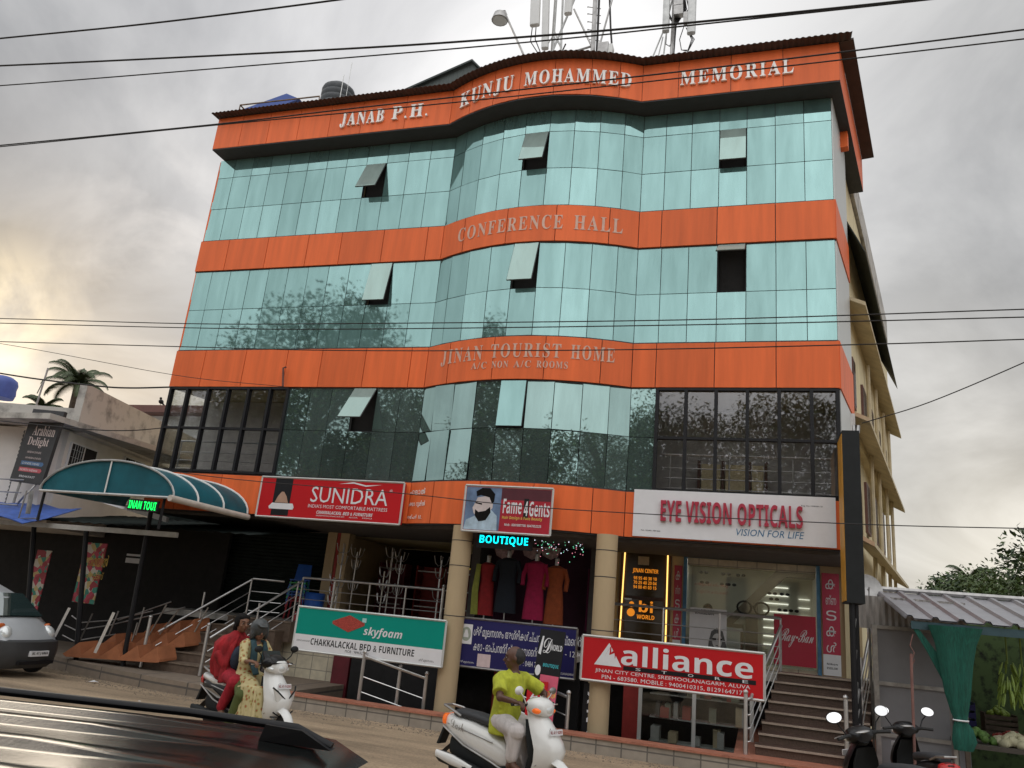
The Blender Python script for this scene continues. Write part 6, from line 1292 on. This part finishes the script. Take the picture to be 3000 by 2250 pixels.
# ---------------------------------------------------------------- people
def head(mb, c, r, yaw, pitch=0, face=True):
    """skull, jaw, nose, ears; yaw = where the face looks (0 = +x)"""
    Mx = Matrix.Translation(c) @ Matrix.Rotation(yaw, 4, 'Z') @ Matrix.Rotation(-pitch, 4, 'Y')
    def pt(x, y, z): return Mx @ V((x*r, y*r, z*r))
    R3 = Mx.to_3x3()
    mb.ball(pt(-.05, 0, .15), (.92*r, .78*r, .92*r), 14, 10, R3); mb.ball(pt(.22, 0, -.42), (.62*r, .58*r, .62*r), 12, 8, R3)
    mb.ball(pt(.55, 0, -.78), (.26*r, .30*r, .22*r), 8, 6, R3); mb.tube([pt(.80, 0, .12), pt(1.06, 0, -.26), pt(.86, 0, -.30)], [.10*r, .15*r, .12*r], 7)
    mb.ball(pt(.80, 0, -.52), (.12*r, .26*r, .10*r), 8, 5, R3); mb.ball(pt(.82, 0, .25), (.10*r, .46*r, .09*r), 8, 5, R3)
    for s in (-1, 1): mb.ball(pt(-.02, s*.80, -.08), (.16*r, .07*r, .24*r), 8, 6, R3); mb.ball(pt(.58, s*.40, -.25), (.22*r, .22*r, .2*r), 8, 6, R3)
    return pt, R3
def eyes(t, pt, R3, r):
    mb = MB()
    for s in (-1, 1): mb.ball(pt(.80, s*.33, .06), (.07*r, .13*r, .05*r), 8, 6, R3)
    part('eye', mb, mat('eye_white', (.30, .26, .24), .4), t, True, world=False)
    mb = MB()
    for s in (-1, 1): mb.ball(pt(.87, s*.33, .06), (.045*r, .07*r, .07*r), 7, 5, R3); mb.tube([pt(.86, s*.16, .25), pt(.86, s*.36, .32), pt(.74, s*.52, .24)], .035*r, 5)
    part('iris_and_brow', mb, M['hair'], t, True, world=False)
    mb = MB(); mb.ball(pt(.88, 0, -.53), (.07*r, .22*r, .05*r), 8, 5, R3); part('lips', mb, mat('lips', (.17, .05, .04), .5), t, True, world=False)
def hand(mb, w, d, up, side, curl=.9, s=1.0):
    """palm from the wrist w along d; four unequal fingers curling toward -up, thumb from the side"""
    d = V(d).normalized(); up = V(up); up = (up - d*up.dot(d)).normalized(); sd = d.cross(up)*side
    pc = V(w)+d*.045*s; mb.tube([V(w), pc+d*.02*s, pc+d*.045*s], [.026*s, .036*s, .034*s], 10, flat=.6)
    for i, (o, l) in enumerate(((-.027, .068), (-.009, .078), (.009, .073), (.026, .058))):
        b = pc+d*.040*s+sd*o*s; a = 0; p = b; pts = [b]
        for k in range(3): a += curl*(.55+.25*k); p = p + (d*math.cos(a)-up*math.sin(a))*l*s*.42; pts.append(p)
        mb.tube(pts, [.0105*s, .010*s, .009*s, .0075*s], 7); mb.ball(pts[-1], .0078*s, 7, 5)
    b = pc-d*.02*s-sd*.03*s; mb.tube([b, b-sd*.022*s+d*.02*s-up*.01*s, b-sd*.022*s+d*.05*s-up*.03*s], [.013*s, .012*s, .009*s], 7)
def limb(mb, pts, rs, n=10): mb.tube(pts, rs, n); [mb.ball(p, r_*1.0, n, 6) for p, r_ in zip(pts, rs)]
def foot(mb, a, d, s=1.0):
    a = V(a); d = V(d).normalized(); mb.tube([a+V((0, 0, .02)), a-V((0, 0, .03))+d*.06*s, a-V((0, 0, .055))+d*.15*s], [.042*s, .042*s, .034*s], 9, flat=.8); mb.ball(a-V((0, 0, .035))-d*.03*s, .04*s)
    sd = V((-d.y, d.x, 0))
    for i in range(5): mb.ball(a-V((0, 0, .062))+d*(.185-.012*abs(i-1))*s+sd*(i-2)*.017*s, (.014*s if i else .018*s), 7, 5)
# --- the man
t = thing('person', 'balding man in a lime green shirt and white dhoti riding a scooter and looking back', 'person', MS, MZ)
mb = MB(); pel = V((-.07, 0, .82)); ch = V((-.03, .0, 1.14)); nk = V((.0, .0, 1.33)); hc = V((.0, -.015, 1.475)); HR = .120
sh = {-1: V((-.06, -.175, 1.255)), 1: V((.05, .175, 1.255))}
limb(mb, [pel, ch, nk+V((0, 0, -.06))], [.14, .14, .09], 14); mb.tube([nk+V((0, 0, -.08)), hc+V((0, 0, -.05))], [.06, .055], 10)
pt, R3 = head(mb, hc, HR, R(-142), R(-4))
limb(mb, [sh[-1], (.07, -.33, 1.06), (.235, -.27, 1.035)], [.062, .045, .032]); hand(mb, (.235, -.27, 1.035), (1, -.10, .0), (0, 0, 1), 1, .9, 1.05)
limb(mb, [sh[1], (.20, .36, 1.10), (.255, .29, 1.045)], [.062, .045, .032]); hand(mb, (.245, .28, 1.045), (1, .1, -.1), (0, 0, 1), -1, .9, 1.05)
kn = {-1: V((.26, -.20, .73)), 1: V((.30, .19, .73))}; an = {-1: V((.19, -.185, .385)), 1: V((.22, .19, .385))}
for s in (-1, 1): limb(mb, [pel+V((.02, s*.09, -.03)), kn[s], an[s]], [.095, .062, .036], 12); foot(mb, an[s]+V((0, 0, .02)), (1, s*.15, 0))
remesh('body', mb, M['skind'], t, .0105)
eyes(t, pt, R3, HR)
mb = MB()
mb.ball(pt(-.30, 0, .12), (.80*HR, .83*HR, .80*HR), 16, 10, R3); mb.ball(pt(-.12, 0, .40), (.80*HR, .70*HR, .62*HR), 16, 10, R3); o = remesh('hair', mb, mat('greying_hair', (.022, .02, .02), .7, var=.5, scale=40), t, .012, 2)
lime = mat('lime_cloth', (.43, .46, .035), .85, var=.3, scale=10, bump=1, stretch=(1, 1, .5))
mb = MB(); 
mb.loft([ring(pel+V((.02, 0, -.18)), .20, .19, 16, 2.2, 'z'), ring(pel+V((0, 0, -.02)), .17, .19, 16, 2.2, 'z'), ring(pel+V((.01, 0, .13)), .155, .175, 16, 2.2, 'z'), ring(ch, .155, .20, 16, 2.2, 'z'), ring(ch+V((.01, 0, .12)), .13, .20, 16, 2.2, 'z'), ring(nk+V((0, 0, -.02)), .075, .085, 16, 2.2, 'z')])
for s, e in ((-1, (.045, -.305, 1.105)), (1, (.165, .325, 1.135))): mb.tube([nk+V((-.01, s*.04, -.045)), sh[s]+V((0, -s*.03, .0)), sh[s]+V((0, s*.02, -.025)), sh[s].lerp(V(e), .6), e], [.055, .078, .082, .082, .088], 12)
mb.tube([nk+V((-.05, -.05, .02)), nk+V((.07, -.03, -.03)), nk+V((.1, .0, -.07))], .02, 6); mb.tube([nk+V((-.05, .05, .02)), nk+V((.07, .05, -.03)), nk+V((.1, .0, -.07))], .02, 6)
for k in range(5): a = rnd.uniform(-.1, .1); mb.tube([ch+V((.12, a, .05-.06*k)), ch+V((.0, -.19, -.02-.06*k))], .012, 5)
remesh('shirt', mb, lime, t, .013, 3)
whitec = mat('white_dhoti_cloth', (.58, .54, .53), .9, var=.18, scale=12, bump=.9, stretch=(1.5, 1.5, .3))
mb = MB(); 
for s in (-1, 1): limb(mb, [pel+V((.0, s*.08, -.03)), kn[s]+V((-.02, 0, 0)), an[s]+V((0, 0, .08))], [.125, .10, .075], 14)
mb.loft([ring((.0, 0, .80), .14, .16, 16, 2, 'z'), ring((.12, 0, .68), .16, .20, 16, 2, 'z'), ring((.16, .05, .5), .11, .20, 16, 2, 'z'), ring((.19, .12, .33), .12, .14, 16, 2, 'z'), ring((.24, .17, .30), .10, .08, 16, 2, 'z')])
for k in range(4): mb.tube([(.10, -.12+.08*k, .74), (.22, -.09+.1*k, .5), (.27, .0+.08*k, .32)], [.03, .035, .02], 7)
remesh('dhoti', mb, whitec, t, .013, 3)
mb = MB(); mb.tube([(.252, .262+.03*math.cos(q*.7854), 1.05+.03*math.sin(q*.7854)) for q in range(9)], .008, 5); part('wrist_watch', mb, M['steel'], t, world=False)
# --- the woman driving
t = thing('person', 'woman in a dark helmet and floral cream kurta driving the scooter', 'person', WS, WZ)
pel = V((-.12, 0, .80)); ch = V((-.09, 0, 1.12)); nk = V((-.06, 0, 1.29)); hc = V((-.02, -.01, 1.415)); HR = .116
mb = MB(); limb(mb, [pel, ch, nk+V((0, 0, -.05))], [.13, .12, .075], 14); mb.tube([nk+V((0, 0, -.06)), hc+V((0, 0, -.05))], [.05, .048], 10); pt, R3 = head(mb, hc, HR, R(-22), R(-8))
sh = {s: V((-.08, s*.165, 1.25)) for s in (-1, 1)}
for s in (-1, 1): limb(mb, [sh[s], (.04, s*.27, 1.02), (.235, s*.27, 1.035)], [.052, .038, .028]); hand(mb, (.235, s*.27, 1.035), (1, s*.1, .0), (0, 0, 1), -s, .9, .95)
kn = {s: V((.34, s*.16, .70)) for s in (-1, 1)}; an = {-1: V((.0, -.31, .11)), 1: V((.26, .13, .36))}; kn[-1] = V((.13, -.27, .60))
for s in (-1, 1): limb(mb, [pel+V((.02, s*.08, -.03)), kn[s], an[s]], [.09, .058, .034], 12); foot(mb, an[s]+V((0, 0, -.02)), (1, s*.15, 0), .95)
remesh('body', mb, M['skin'], t, .0105); eyes(t, pt, R3, HR)
mb = MB(); mb.ball(pt(-.15, 0, .28), (1.22*HR, 1.12*HR, 1.16*HR), 18, 12, R3); mb.ball(pt(-.42, 0, -.35), (.85*HR, 1.02*HR, .85*HR), 14, 9, R3)
for s in (-1, 1): mb.ball(pt(.12, s*.82, -.35), (.55*HR, .28*HR, .75*HR), 10, 8, R3)
mb.tube([pt(.55, 0, .95), pt(1.0, 0, .80), pt(1.45, 0, .66)], [.62*HR, .66*HR, .45*HR], 14, flat=.22)
o = remesh('helmet', mb, mat('dark_grey_helmet', (.045, .05, .052), .35, var=.2), t, .012, 3)
floral = mat('floral_cream_cloth', (.56, .46, .22), .85); fn = floral.node_tree; co = fn.nodes.new('ShaderNodeTexCoord'); vo = fn.nodes.new('ShaderNodeTexVoronoi'); vo.inputs['Scale'].default_value = 17; fn.links.new(co.outputs['Object'], vo.inputs['Vector']); cr = fn.nodes.new('ShaderNodeValToRGB'); fn.links.new(vo.outputs['Distance'], cr.inputs[0]); e = cr.color_ramp.elements; e[0].position = .22; e[0].color = (.36, .10, .05, 1); e[1].position = .46; e[1].color = (.52, .44, .23, 1); q = e.new(.32); q.color = (.34, .30, .10, 1); fn.links.new(cr.outputs[0], fn.nodes['Principled BSDF'].inputs['Base Color'])
mb = MB(); mb.loft([ring(pel+V((0, 0, -.08)), .17, .18, 16, 2.2, 'z'), ring(pel+V((.0, 0, .10)), .13, .155, 16, 2.2, 'z'), ring(ch, .125, .165, 16, 2.2, 'z'), ring(ch+V((.01, 0, .10)), .10, .165, 16, 2.2, 'z'), ring(nk+V((0, 0, -.03)), .06, .07, 16, 2.2, 'z')])
for s in (-1, 1): mb.tube([sh[s]+V((0, -s*.05, 0)), sh[s]+V((0, s*.01, -.02)), (.04, s*.265, 1.03), (.11, s*.275, 1.02)], [.068, .066, .056, .052], 12)
for s, q in ((-1, (.20, -.17, .72)), (1, (.30, .15, .71))): limb(mb, [pel+V((.0, s*.07, -.02)), q], [.13, .10], 14)
mb.loft([ring((.20, -.05, .74), .19, .24, 20, 2.6, 'z'), ring((.26, -.06, .58), .185, .24, 20, 2.6, 'z'), ring((.28, -.07, .42), .19, .235, 20, 2.6, 'z'), ring((.29, -.08, .27), .20, .23, 20, 2.6, 'z')])
for k in range(6): mb.tube([(.06+.065*k, -.275, .72), (.12+.068*k, -.295, .28)], [.018, .03], 7)
remesh('kurta', mb, floral, t, .013, 3)
mb = MB(); limb(mb, [pel+V((.04, -.12, -.04)), kn[-1], an[-1]+V((0, 0, .05))], [.10, .085, .052], 12); limb(mb, [kn[1]+V((-.03, 0, .0)), an[1]+V((0, 0, .05))], [.068, .045], 12); remesh('leggings', mb, mat('olive_cloth', (.075, .095, .022), .85, var=.2), t, .013, 3)
mb = MB(); mb.tube([nk+V((-.07, -.06, .0)), nk+V((.06, -.10, -.02)), ch+V((.135, -.10, .06)), ch+V((.14, -.09, -.12)), (.16, -.10, .86)], [.035, .045, .055, .06, .05], 10, flat=.5); mb.tube([nk+V((-.07, .06, .0)), nk+V((.06, .10, -.02)), ch+V((.13, .10, .06)), ch+V((.13, .08, -.12))], [.035, .04, .05, .05], 10, flat=.5); mb.ball(nk+V((-.02, 0, -.005)), (.085, .10, .045)); remesh('stole', mb, mat('teal_grey_cloth', (.03, .07, .085), .9, var=.3, scale=14), t, .012, 3)
# --- the passenger
t = thing('person', 'woman with black hair wrapped in a red shawl sitting behind the helmeted driver', 'person', WS, WZ)
pel = V((-.52, 0, .87)); ch = V((-.49, 0, 1.18)); nk = V((-.44, 0, 1.35)); hc = V((-.39, -.01, 1.485)); HR = .118
mb = MB(); limb(mb, [pel, ch, nk+V((0, 0, -.05))], [.13, .12, .075], 14); mb.tube([nk+V((0, 0, -.06)), hc+V((0, 0, -.05))], [.05, .048], 10); pt, R3 = head(mb, hc, HR, R(-10), R(-4))
sh = {s: V((-.48, s*.14, 1.26)) for s in (-1, 1)}
limb(mb, [sh[-1], (-.45, -.20, 1.06), (-.33, -.19, .86)], [.046, .038, .028]); hand(mb, (-.33, -.20, .86), (.6, .1, -.8), (.8, 0, .6), 1, .4, .95)
limb(mb, [sh[1], (-.42, .20, 1.06), (-.25, .18, .98)], [.046, .038, .028]); hand(mb, (-.25, .18, .98), (1, -.3, 0), (0, 0, 1), -1, .5, .95)
kn = {s: V((-.08, s*.21, .74)) for s in (-1, 1)}; an = {s: V((-.27, s*.22, .36)) for s in (-1, 1)}
for s in (-1, 1): limb(mb, [pel+V((.02, s*.09, -.04)), kn[s], an[s]], [.09, .058, .034], 12); foot(mb, an[s]+V((0, 0, -.01)), (1, s*.15, 0), .95)
remesh('body', mb, M['skin'], t, .0105); eyes(t, pt, R3, HR)
mb = MB(); mb.ball(pt(-.22, 0, .22), (.92*HR, .90*HR, .95*HR), 16, 10, R3); mb.ball(pt(.2, 0, .62), (.55*HR, .74*HR, .42*HR), 12, 8, R3)
for s in (-1, 1): mb.ball(pt(.02, s*.68, .05), (.42*HR, .22*HR, .55*HR), 10, 7, R3)
mb.tube([pt(-.7, 0, .0), pt(-.95, 0, -.6), pt(-.95, 0, -1.4), pt(-.9, 0, -2.4)], [.5*HR, .5*HR, .42*HR, .22*HR], 10); remesh('hair', mb, M['hair'], t, .011, 3)
redc = mat('red_shawl_cloth', (.30, .010, .015), .9, var=.5, scale=9, bump=1, stretch=(1.2, 1.2, .4))
mb = MB(); rings = []
for f_, c_, a, b in ((0, nk+V((.0, 0, .03)), .062, .07), (.08, nk+V((-.01, 0, -.02)), .095, .12), (.2, nk+V((-.03, 0, -.065)), .15, .22), (.4, ch+V((-.02, -.01, .0)), .19, .275), (.6, ch+V((-.02, -.01, -.12)), .20, .275), (.8, pel+V((.0, -.01, .09)), .215, .27), (1, pel+V((.01, -.01, -.05)), .21, .25)):
    rings.append([V((c_.x+a*math.cos(q)*w_, c_.y+b*math.sin(q)*w_, c_.z+.05*f_*math.sin(2*q+.6)+.02*f_*math.sin(5*q))) for q in [6.2832*k/60 for k in range(60)] for w_ in [1+.07*f_*math.sin(8*q+5*f_)+.04*f_*math.sin(15*q-3*f_)]])
mb.loft(rings, cap=False); mb.loft([[p-V((0, 0, .001)) for p in r_] for r_ in rings[::-1]], cap=False); part('shawl', mb, redc, t, True, world=False)
mb = MB(); limb(mb, [(-.47, -.25, 1.05), (-.36, -.215, .93)], [.07, .06], 12); limb(mb, [(-.43, .25, 1.05), (-.31, .2, 1.0)], [.07, .06], 12); mb.tube([nk+V((.07, -.06, -.02)), ch+V((.14, -.16, -.02)), pel+V((.16, -.22, .06)), (-.33, -.26, .70)], [.04, .06, .06, .05], 8, flat=.5); remesh('shawl_fold', mb, redc, t, .013, 2)
mb = MB()
for s in (-1, 1): limb(mb, [pel+V((.0, s*.09, -.04)), kn[s]+V((-.01, 0, .0)), an[s]+V((0, 0, .05))], [.135, .105, .065], 14); mb.tube([pel+V((.1, s*.15, -.02)), kn[s]+V((-.04, s*.05, .04))], .05, 8)
remesh('trousers', mb, mat('red_cotton_cloth', (.33, .012, .025), .9, var=.4, scale=11, bump=.9, stretch=(1.2, 1.2, .4)), t, .013, 3)
mb = MB(); mb.ball((-.29, -.06, 1.02), (.07, .13, .17), 12, 8); part('bag', mb, mat('navy_bag', (.02, .03, .055), .8), t, True, world=False)
# --- someone on the steps behind them
b = at(535, 1440, y=-.9)
t = thing('person', 'person in a grey shirt mostly hidden behind the helmeted woman', 'person', (b.x, -.55, .12))
c_ = at(536, 1372, y=-.55); zt = c_.z-.12
mb = MB(); limb(mb, [(0, 0, zt-.50), (0, 0, zt-.25)], [.13, .16], 12); mb.tube([(0, 0, zt-.2), (.02, 0, zt-.02)], [.06, .055], 8); pt, R3 = head(mb, V((.03, 0, zt-.03)), .10, R(-20)); 
for s in (-1, 1): limb(mb, [(0, s*.17, zt-.22), (.05, s*.22, zt-.45), (.12, s*.16, zt-.62)], [.055, .042, .03]); hand(mb, (.12, s*.16, zt-.62), (.6, 0, -.8), (.8, 0, .6), -s, .3); limb(mb, [(0, s*.09, zt-.50), (.10, s*.10, zt-.78 if zt > .9 else .35), (.02, s*.10, .08)], [.09, .065, .045]); foot(mb, V((.02, s*.10, .07)), (1, 0, 0))
remesh('body', mb, M['skind'], t, .014)
mb = MB(); mb.ball(pt(-.2, 0, .3), (.09, .085, .085), 12, 8, R3); part('hair', mb, M['hair'], t, True, world=False)
mb = MB(); limb(mb, [(0, 0, zt-.55), (0, 0, zt-.28), (0, 0, zt-.17)], [.16, .19, .09], 14)
for s in (-1, 1): limb(mb, [(0, s*.16, zt-.23), (.03, s*.20, zt-.38)], [.075, .065], 10)
remesh('shirt', mb, mat('grey_shirt_cloth', (.16, .15, .16), .85), t, .015, 3)
mb = MB()
for s in (-1, 1): limb(mb, [(0, s*.09, zt-.50), (.10, s*.10, zt-.78 if zt > .9 else .35), (.02, s*.10, .14)], [.11, .08, .06])
remesh('trousers', mb, mat('dark_trouser_cloth', (.03, .03, .035), .85), t, .015, 3)

# ---------------------------------------------------------------- silver hatchback at the left edge
CX, CY = -15.05, -2.45
t = thing('parked_car', 'silver hatchback with a dark lower bumper parked beside the terracotta rubble', 'car', (CX, CY, rz_(CY)), R(4))
silver = mat('silver_car_paint', (.50, .52, .54), .4, .25, var=.04, coat=.3)
def sec(x, zb, zs_, zt, wb, ws, wt):   # bottom, shoulder, top; widths
    return [V((x, a, z)) for a, z in ((-wb*.9, zb), (-wb, zb+.10), (-ws, zs_-.12), (-ws*.98, zs_), (-wt, zt-.05), (-wt*.8, zt), (0, zt+.012), (wt*.8, zt), (wt, zt-.05), (ws*.98, zs_), (ws, zs_-.12), (wb, zb+.10), (wb*.9, zb))]
mb = MB(); mb.loft([sec(-1.5, .35, .85, 1.15, .62, .66, .52), sec(-1.42, .25, .95, 1.5, .68, .73, .56), sec(-.8, .22, .98, 1.62, .72, .75, .56), sec(-.1, .22, .98, 1.64, .73, .75, .56), sec(.55, .22, .98, 1.42, .73, .75, .58), sec(.98, .22, .97, 1.06, .72, .75, .60), sec(1.30, .22, .80, .90, .69, .71, .56), sec(1.48, .26, .64, .70, .61, .60, .48), sec(1.56, .32, .52, .56, .50, .48, .40)]); part('body', mb, silver, t, True, world=False)
mb = MB(); mb.add([(.985, -.59, 1.085), (.985, .59, 1.085), (.42, .53, 1.49), (.42, -.53, 1.49)], [(0, 1, 2, 3)]); mb.v = [p+V((.022, 0, .016)) for p in mb.v]; mb.add([p-V((.02, 0, .02)) for p in mb.v[:4]], [(3, 2, 1, 0)]); cg = glass_mix('car_glass', (.8, .85, .85), (.03, .05, .05), .35, dust=.03); part('windscreen', mb, cg, t, world=False)
for s in (-1, 1):
    mb = MB(); mb.prism([(.80, s*.742, 1.02), (.28, s*.64, 1.46), (-.9, s*.62, 1.52), (-1.2, s*.742, 1.03)], (0, s*.01, 0)); part('side_window', mb, cg, t, world=False)
    mb = MB(); mb.ball((1.285, s*.525, .80), (.13, .12, .15), 14, 9, Euler((s*.35, -.55, 0)).to_matrix()); hl = part('headlight', mb, M['headlens'], t, True, world=False)
    mb = MB(); mb.ball((1.175, s*.56, .915), (.10, .075, .05), 10, 6, Euler((s*.35, -.5, 0)).to_matrix()); part('indicator', mb, M['ambero'], hl, True, world=False)
    for x in (1.0, -1.05): 
        mb = MB(); Mx = Matrix.Translation((x, s*.65, .27)) @ Matrix.Rotation(R(90), 4, 'X'); mb.lathe([(.15, -.08), (.25, -.08), (.27, -.05), (.27, .05), (.25, .08), (.15, .08)], (0, 0, 0), 22); mb.v = [Mx @ q for q in mb.v]; w = part('wheel', mb, M['rubber'], t, True, world=False)
        mb = MB(); mb.lathe([(.02, -.06), (.15, -.065), (.15, .065), (.02, .06)], (0, 0, 0), 16); mb.v = [Mx @ q for q in mb.v]; part('rim', mb, M['grime'], w, world=False)
mb = MB(); rg = []
for z, g in ((.17, -.03), (.26, .05), (.48, .075), (.66, .055), (.69, -.05)):
    rg.append([V((x+g*(1 if x > .9 else 0), y*(1+g*.6), z)) for x, y in ((.70, -.765), (1.1, -.75), (1.40, -.66), (1.56, -.44), (1.62, 0), (1.56, .44), (1.40, .66), (1.1, .75), (.70, .765))])
mb.loft(rg, cap=False, close=False); mb.loft([[p-V((.03, 0, 0)) for p in r_] for r_ in rg[::-1]], cap=False, close=False); part('bumper', mb, mat('grey_black_bumper', (.035, .036, .038), .6, var=.1), t, True, world=False)
f = Fr((1.718, -.22, .40), (0, 1, 0), (0, 0, 1)); mb = MB(); mb.box((1.66, -.22, .40), (1.714, .22, .50)); o = part('number_plate', mb, M['signwhite'], t, world=False)
mb = MB(); text(mb, bold('KL 41 J 6865'), f, .03, .022, .38, .06, c=.002); part('plate_lettering', mb, M['black'], o, world=False)
mb = MB(); mb.box((1.60, -.42, .25), (1.685, .42, .31)); part('air_intake', mb, M['black'], t, world=False)

# ---------------------------------------------------------------- the dark car whose roof fills the lower left corner
t = thing('foreground_car', 'dark car in front of the riders, seen as a black roof with a rail', 'car', (-1.1, -13.05, 0), R(13))
_FC = V((-1.1, -13.05, 0))
def fpart(name, mb, m, t, smooth=False): mb.v = [p-_FC for p in mb.v]; return part(name, mb, m, t, smooth, world=False)
darkc = mat('black_car_paint', (.006, .007, .007), .18, var=.3, spec=.2, scale=3)
nt2 = darkc.node_tree; b = nt2.nodes.new('ShaderNodeBump'); vz = nt2.nodes.new('ShaderNodeTexNoise'); vz.inputs['Scale'].default_value = 90; co = nt2.nodes.new('ShaderNodeTexCoord'); nt2.links.new(co.outputs['Object'], vz.inputs['Vector']); nt2.links.new(vz.outputs['Fac'], b.inputs['Height']); b.inputs['Strength'].default_value = .07; b.inputs['Distance'].default_value = .002; nt2.links.new(b.outputs[0], nt2.nodes['Principled BSDF'].inputs['Normal'])
Y0, Y1 = -13.07, -14.66
mb = MB(); rows = []
for x, dz, wy in ((-4.6, -.35, .0), (-4.4, -.06, .02), (-3.6, -.01, .02), (-2.4, 0, .02), (-1.5, .0, .0), (-1.2, .0, -.02), (-1.03, -.010, .0), (-.93, -.045, .04)):
    r_ = []; n = 72
    for i in range(n+1):
        f = i/n; y = Y0-wy+(Y1+wy*2-Y0)*f; z = 1.662+dz-.012*abs(2*f-1)**3 + (.012 if (.05 < f < .09 or .17 < f < .21 or .31 < f < .35 or .45 < f < .49 or .76 < f < .80 or .88 < f < .92) and x < -1.3 else 0)
        r_.append(V((x, y, z)))
    rows.append(r_)
mb.loft(rows, cap=False, close=False); fpart('roof', mb, darkc, t, True)
mb = MB(); mb.box((-4.5, Y1+.03, .0), (-.80, Y0-.03, 1.0)); mb.prism([(-4.55, Y0-.03, 1.01), (-.78, Y0-.03, 1.01), (-.95, Y0-.06, 1.56), (-4.5, Y0-.06, 1.56)], (0, -1.4, 0)); fpart('body', mb, darkc, t)
mb = MB(); mb.quad((-.925, Y0-.10, 1.585), (-.925, Y1+.1, 1.585), (-.75, Y1+.06, 1.03), (-.75, Y0-.03, 1.03)); fpart('rear_window', mb, cg, t)
mb = MB(); mb.tube([(-4.5, -13.25, 1.62), (-4.35, -13.25, 1.685), (-2.5, -13.24, 1.695), (-1.35, -13.24, 1.694), (-1.08, -13.245, 1.686), (-.99, -13.25, 1.655)], [.009, .011, .011, .011, .011, .010], 8, flat=.9); fpart('roof_rail', mb, M['black'], t, True)
mb = MB(); mb.prism([(-1.16, -13.235, 1.655), (-.985, -13.24, 1.65), (-1.06, -13.24, 1.686), (-1.15, -13.235, 1.69)], (0, -.035, 0)); fpart('rail_foot', mb, M['black'], t)
for x in (-3.9, -1.2): 
    for y in (Y0-.12, Y1+.12): mb = MB(); Mx = Matrix.Translation((x, y, .3)) @ Matrix.Rotation(R(90), 4, 'X'); mb.lathe([(.16, -.1), (.30, -.1), (.31, 0), (.30, .1), (.16, .1)], (0, 0, 0), 20); mb.v = [Mx @ q for q in mb.v]; fpart('wheel', mb, M['rubber'], t)
# litter
rn = random.Random(8)
for k, (u, v) in enumerate(((202, 1475), (300, 1520), (285, 1548), (350, 1530))):
    p = at(u, v, z=-.12); mb = MB(); mb.add([p+V((-.08, -.05, .015)), p+V((.07, -.04, .03)), p+V((.09, .05, .012)), p+V((-.06, .06, .04)), p+V((0, 0, .05))], [(0, 1, 4), (1, 2, 4), (2, 3, 4), (3, 0, 4)])
    solo('paper_litter', mb, M['signwhite'], ('scrap of white litter nearest the silver car', 'largest white litter scrap below the broken kerb stone', 'small litter scrap on the road in front of the kerb', 'tiny litter scrap left of the women on the scooter')[k], 'litter', 'paper litter by the kerb')['kind'] = 'thing'

# loose gravel and dust piled along the foot of the kerb
rn = random.Random(14); mb = MB()
for i in range(2600):
    x = rn.uniform(-16, 3); yk = -1.27 if x > -8.6 else -1.6 if x > -10 else -1.62+(x+10)*-.14 if x > -12.6 else -1.15+(-12.6-x)*.3
    y = yk - abs(rn.gauss(0, .35)) - .02; s_ = rn.uniform(.006, .022); p = V((x, y, rz_(y)+s_*.2)); q = rn.uniform(0, 6.28)
    mb.add([p+V((s_*math.cos(q+k), s_*math.sin(q+k), 0)) for k in (0, 1.7, 3.1, 4.6)] + [p+V((0, 0, s_*.8))], [(0, 1, 4), (1, 2, 4), (2, 3, 4), (3, 0, 4)])
tag(part('gravel', mb, mat('gravel_stone', (.24, .19, .14), .9, var=.5, scale=3)), 'loose gravel along the foot of the kerb', 'gravel', kind='stuff')
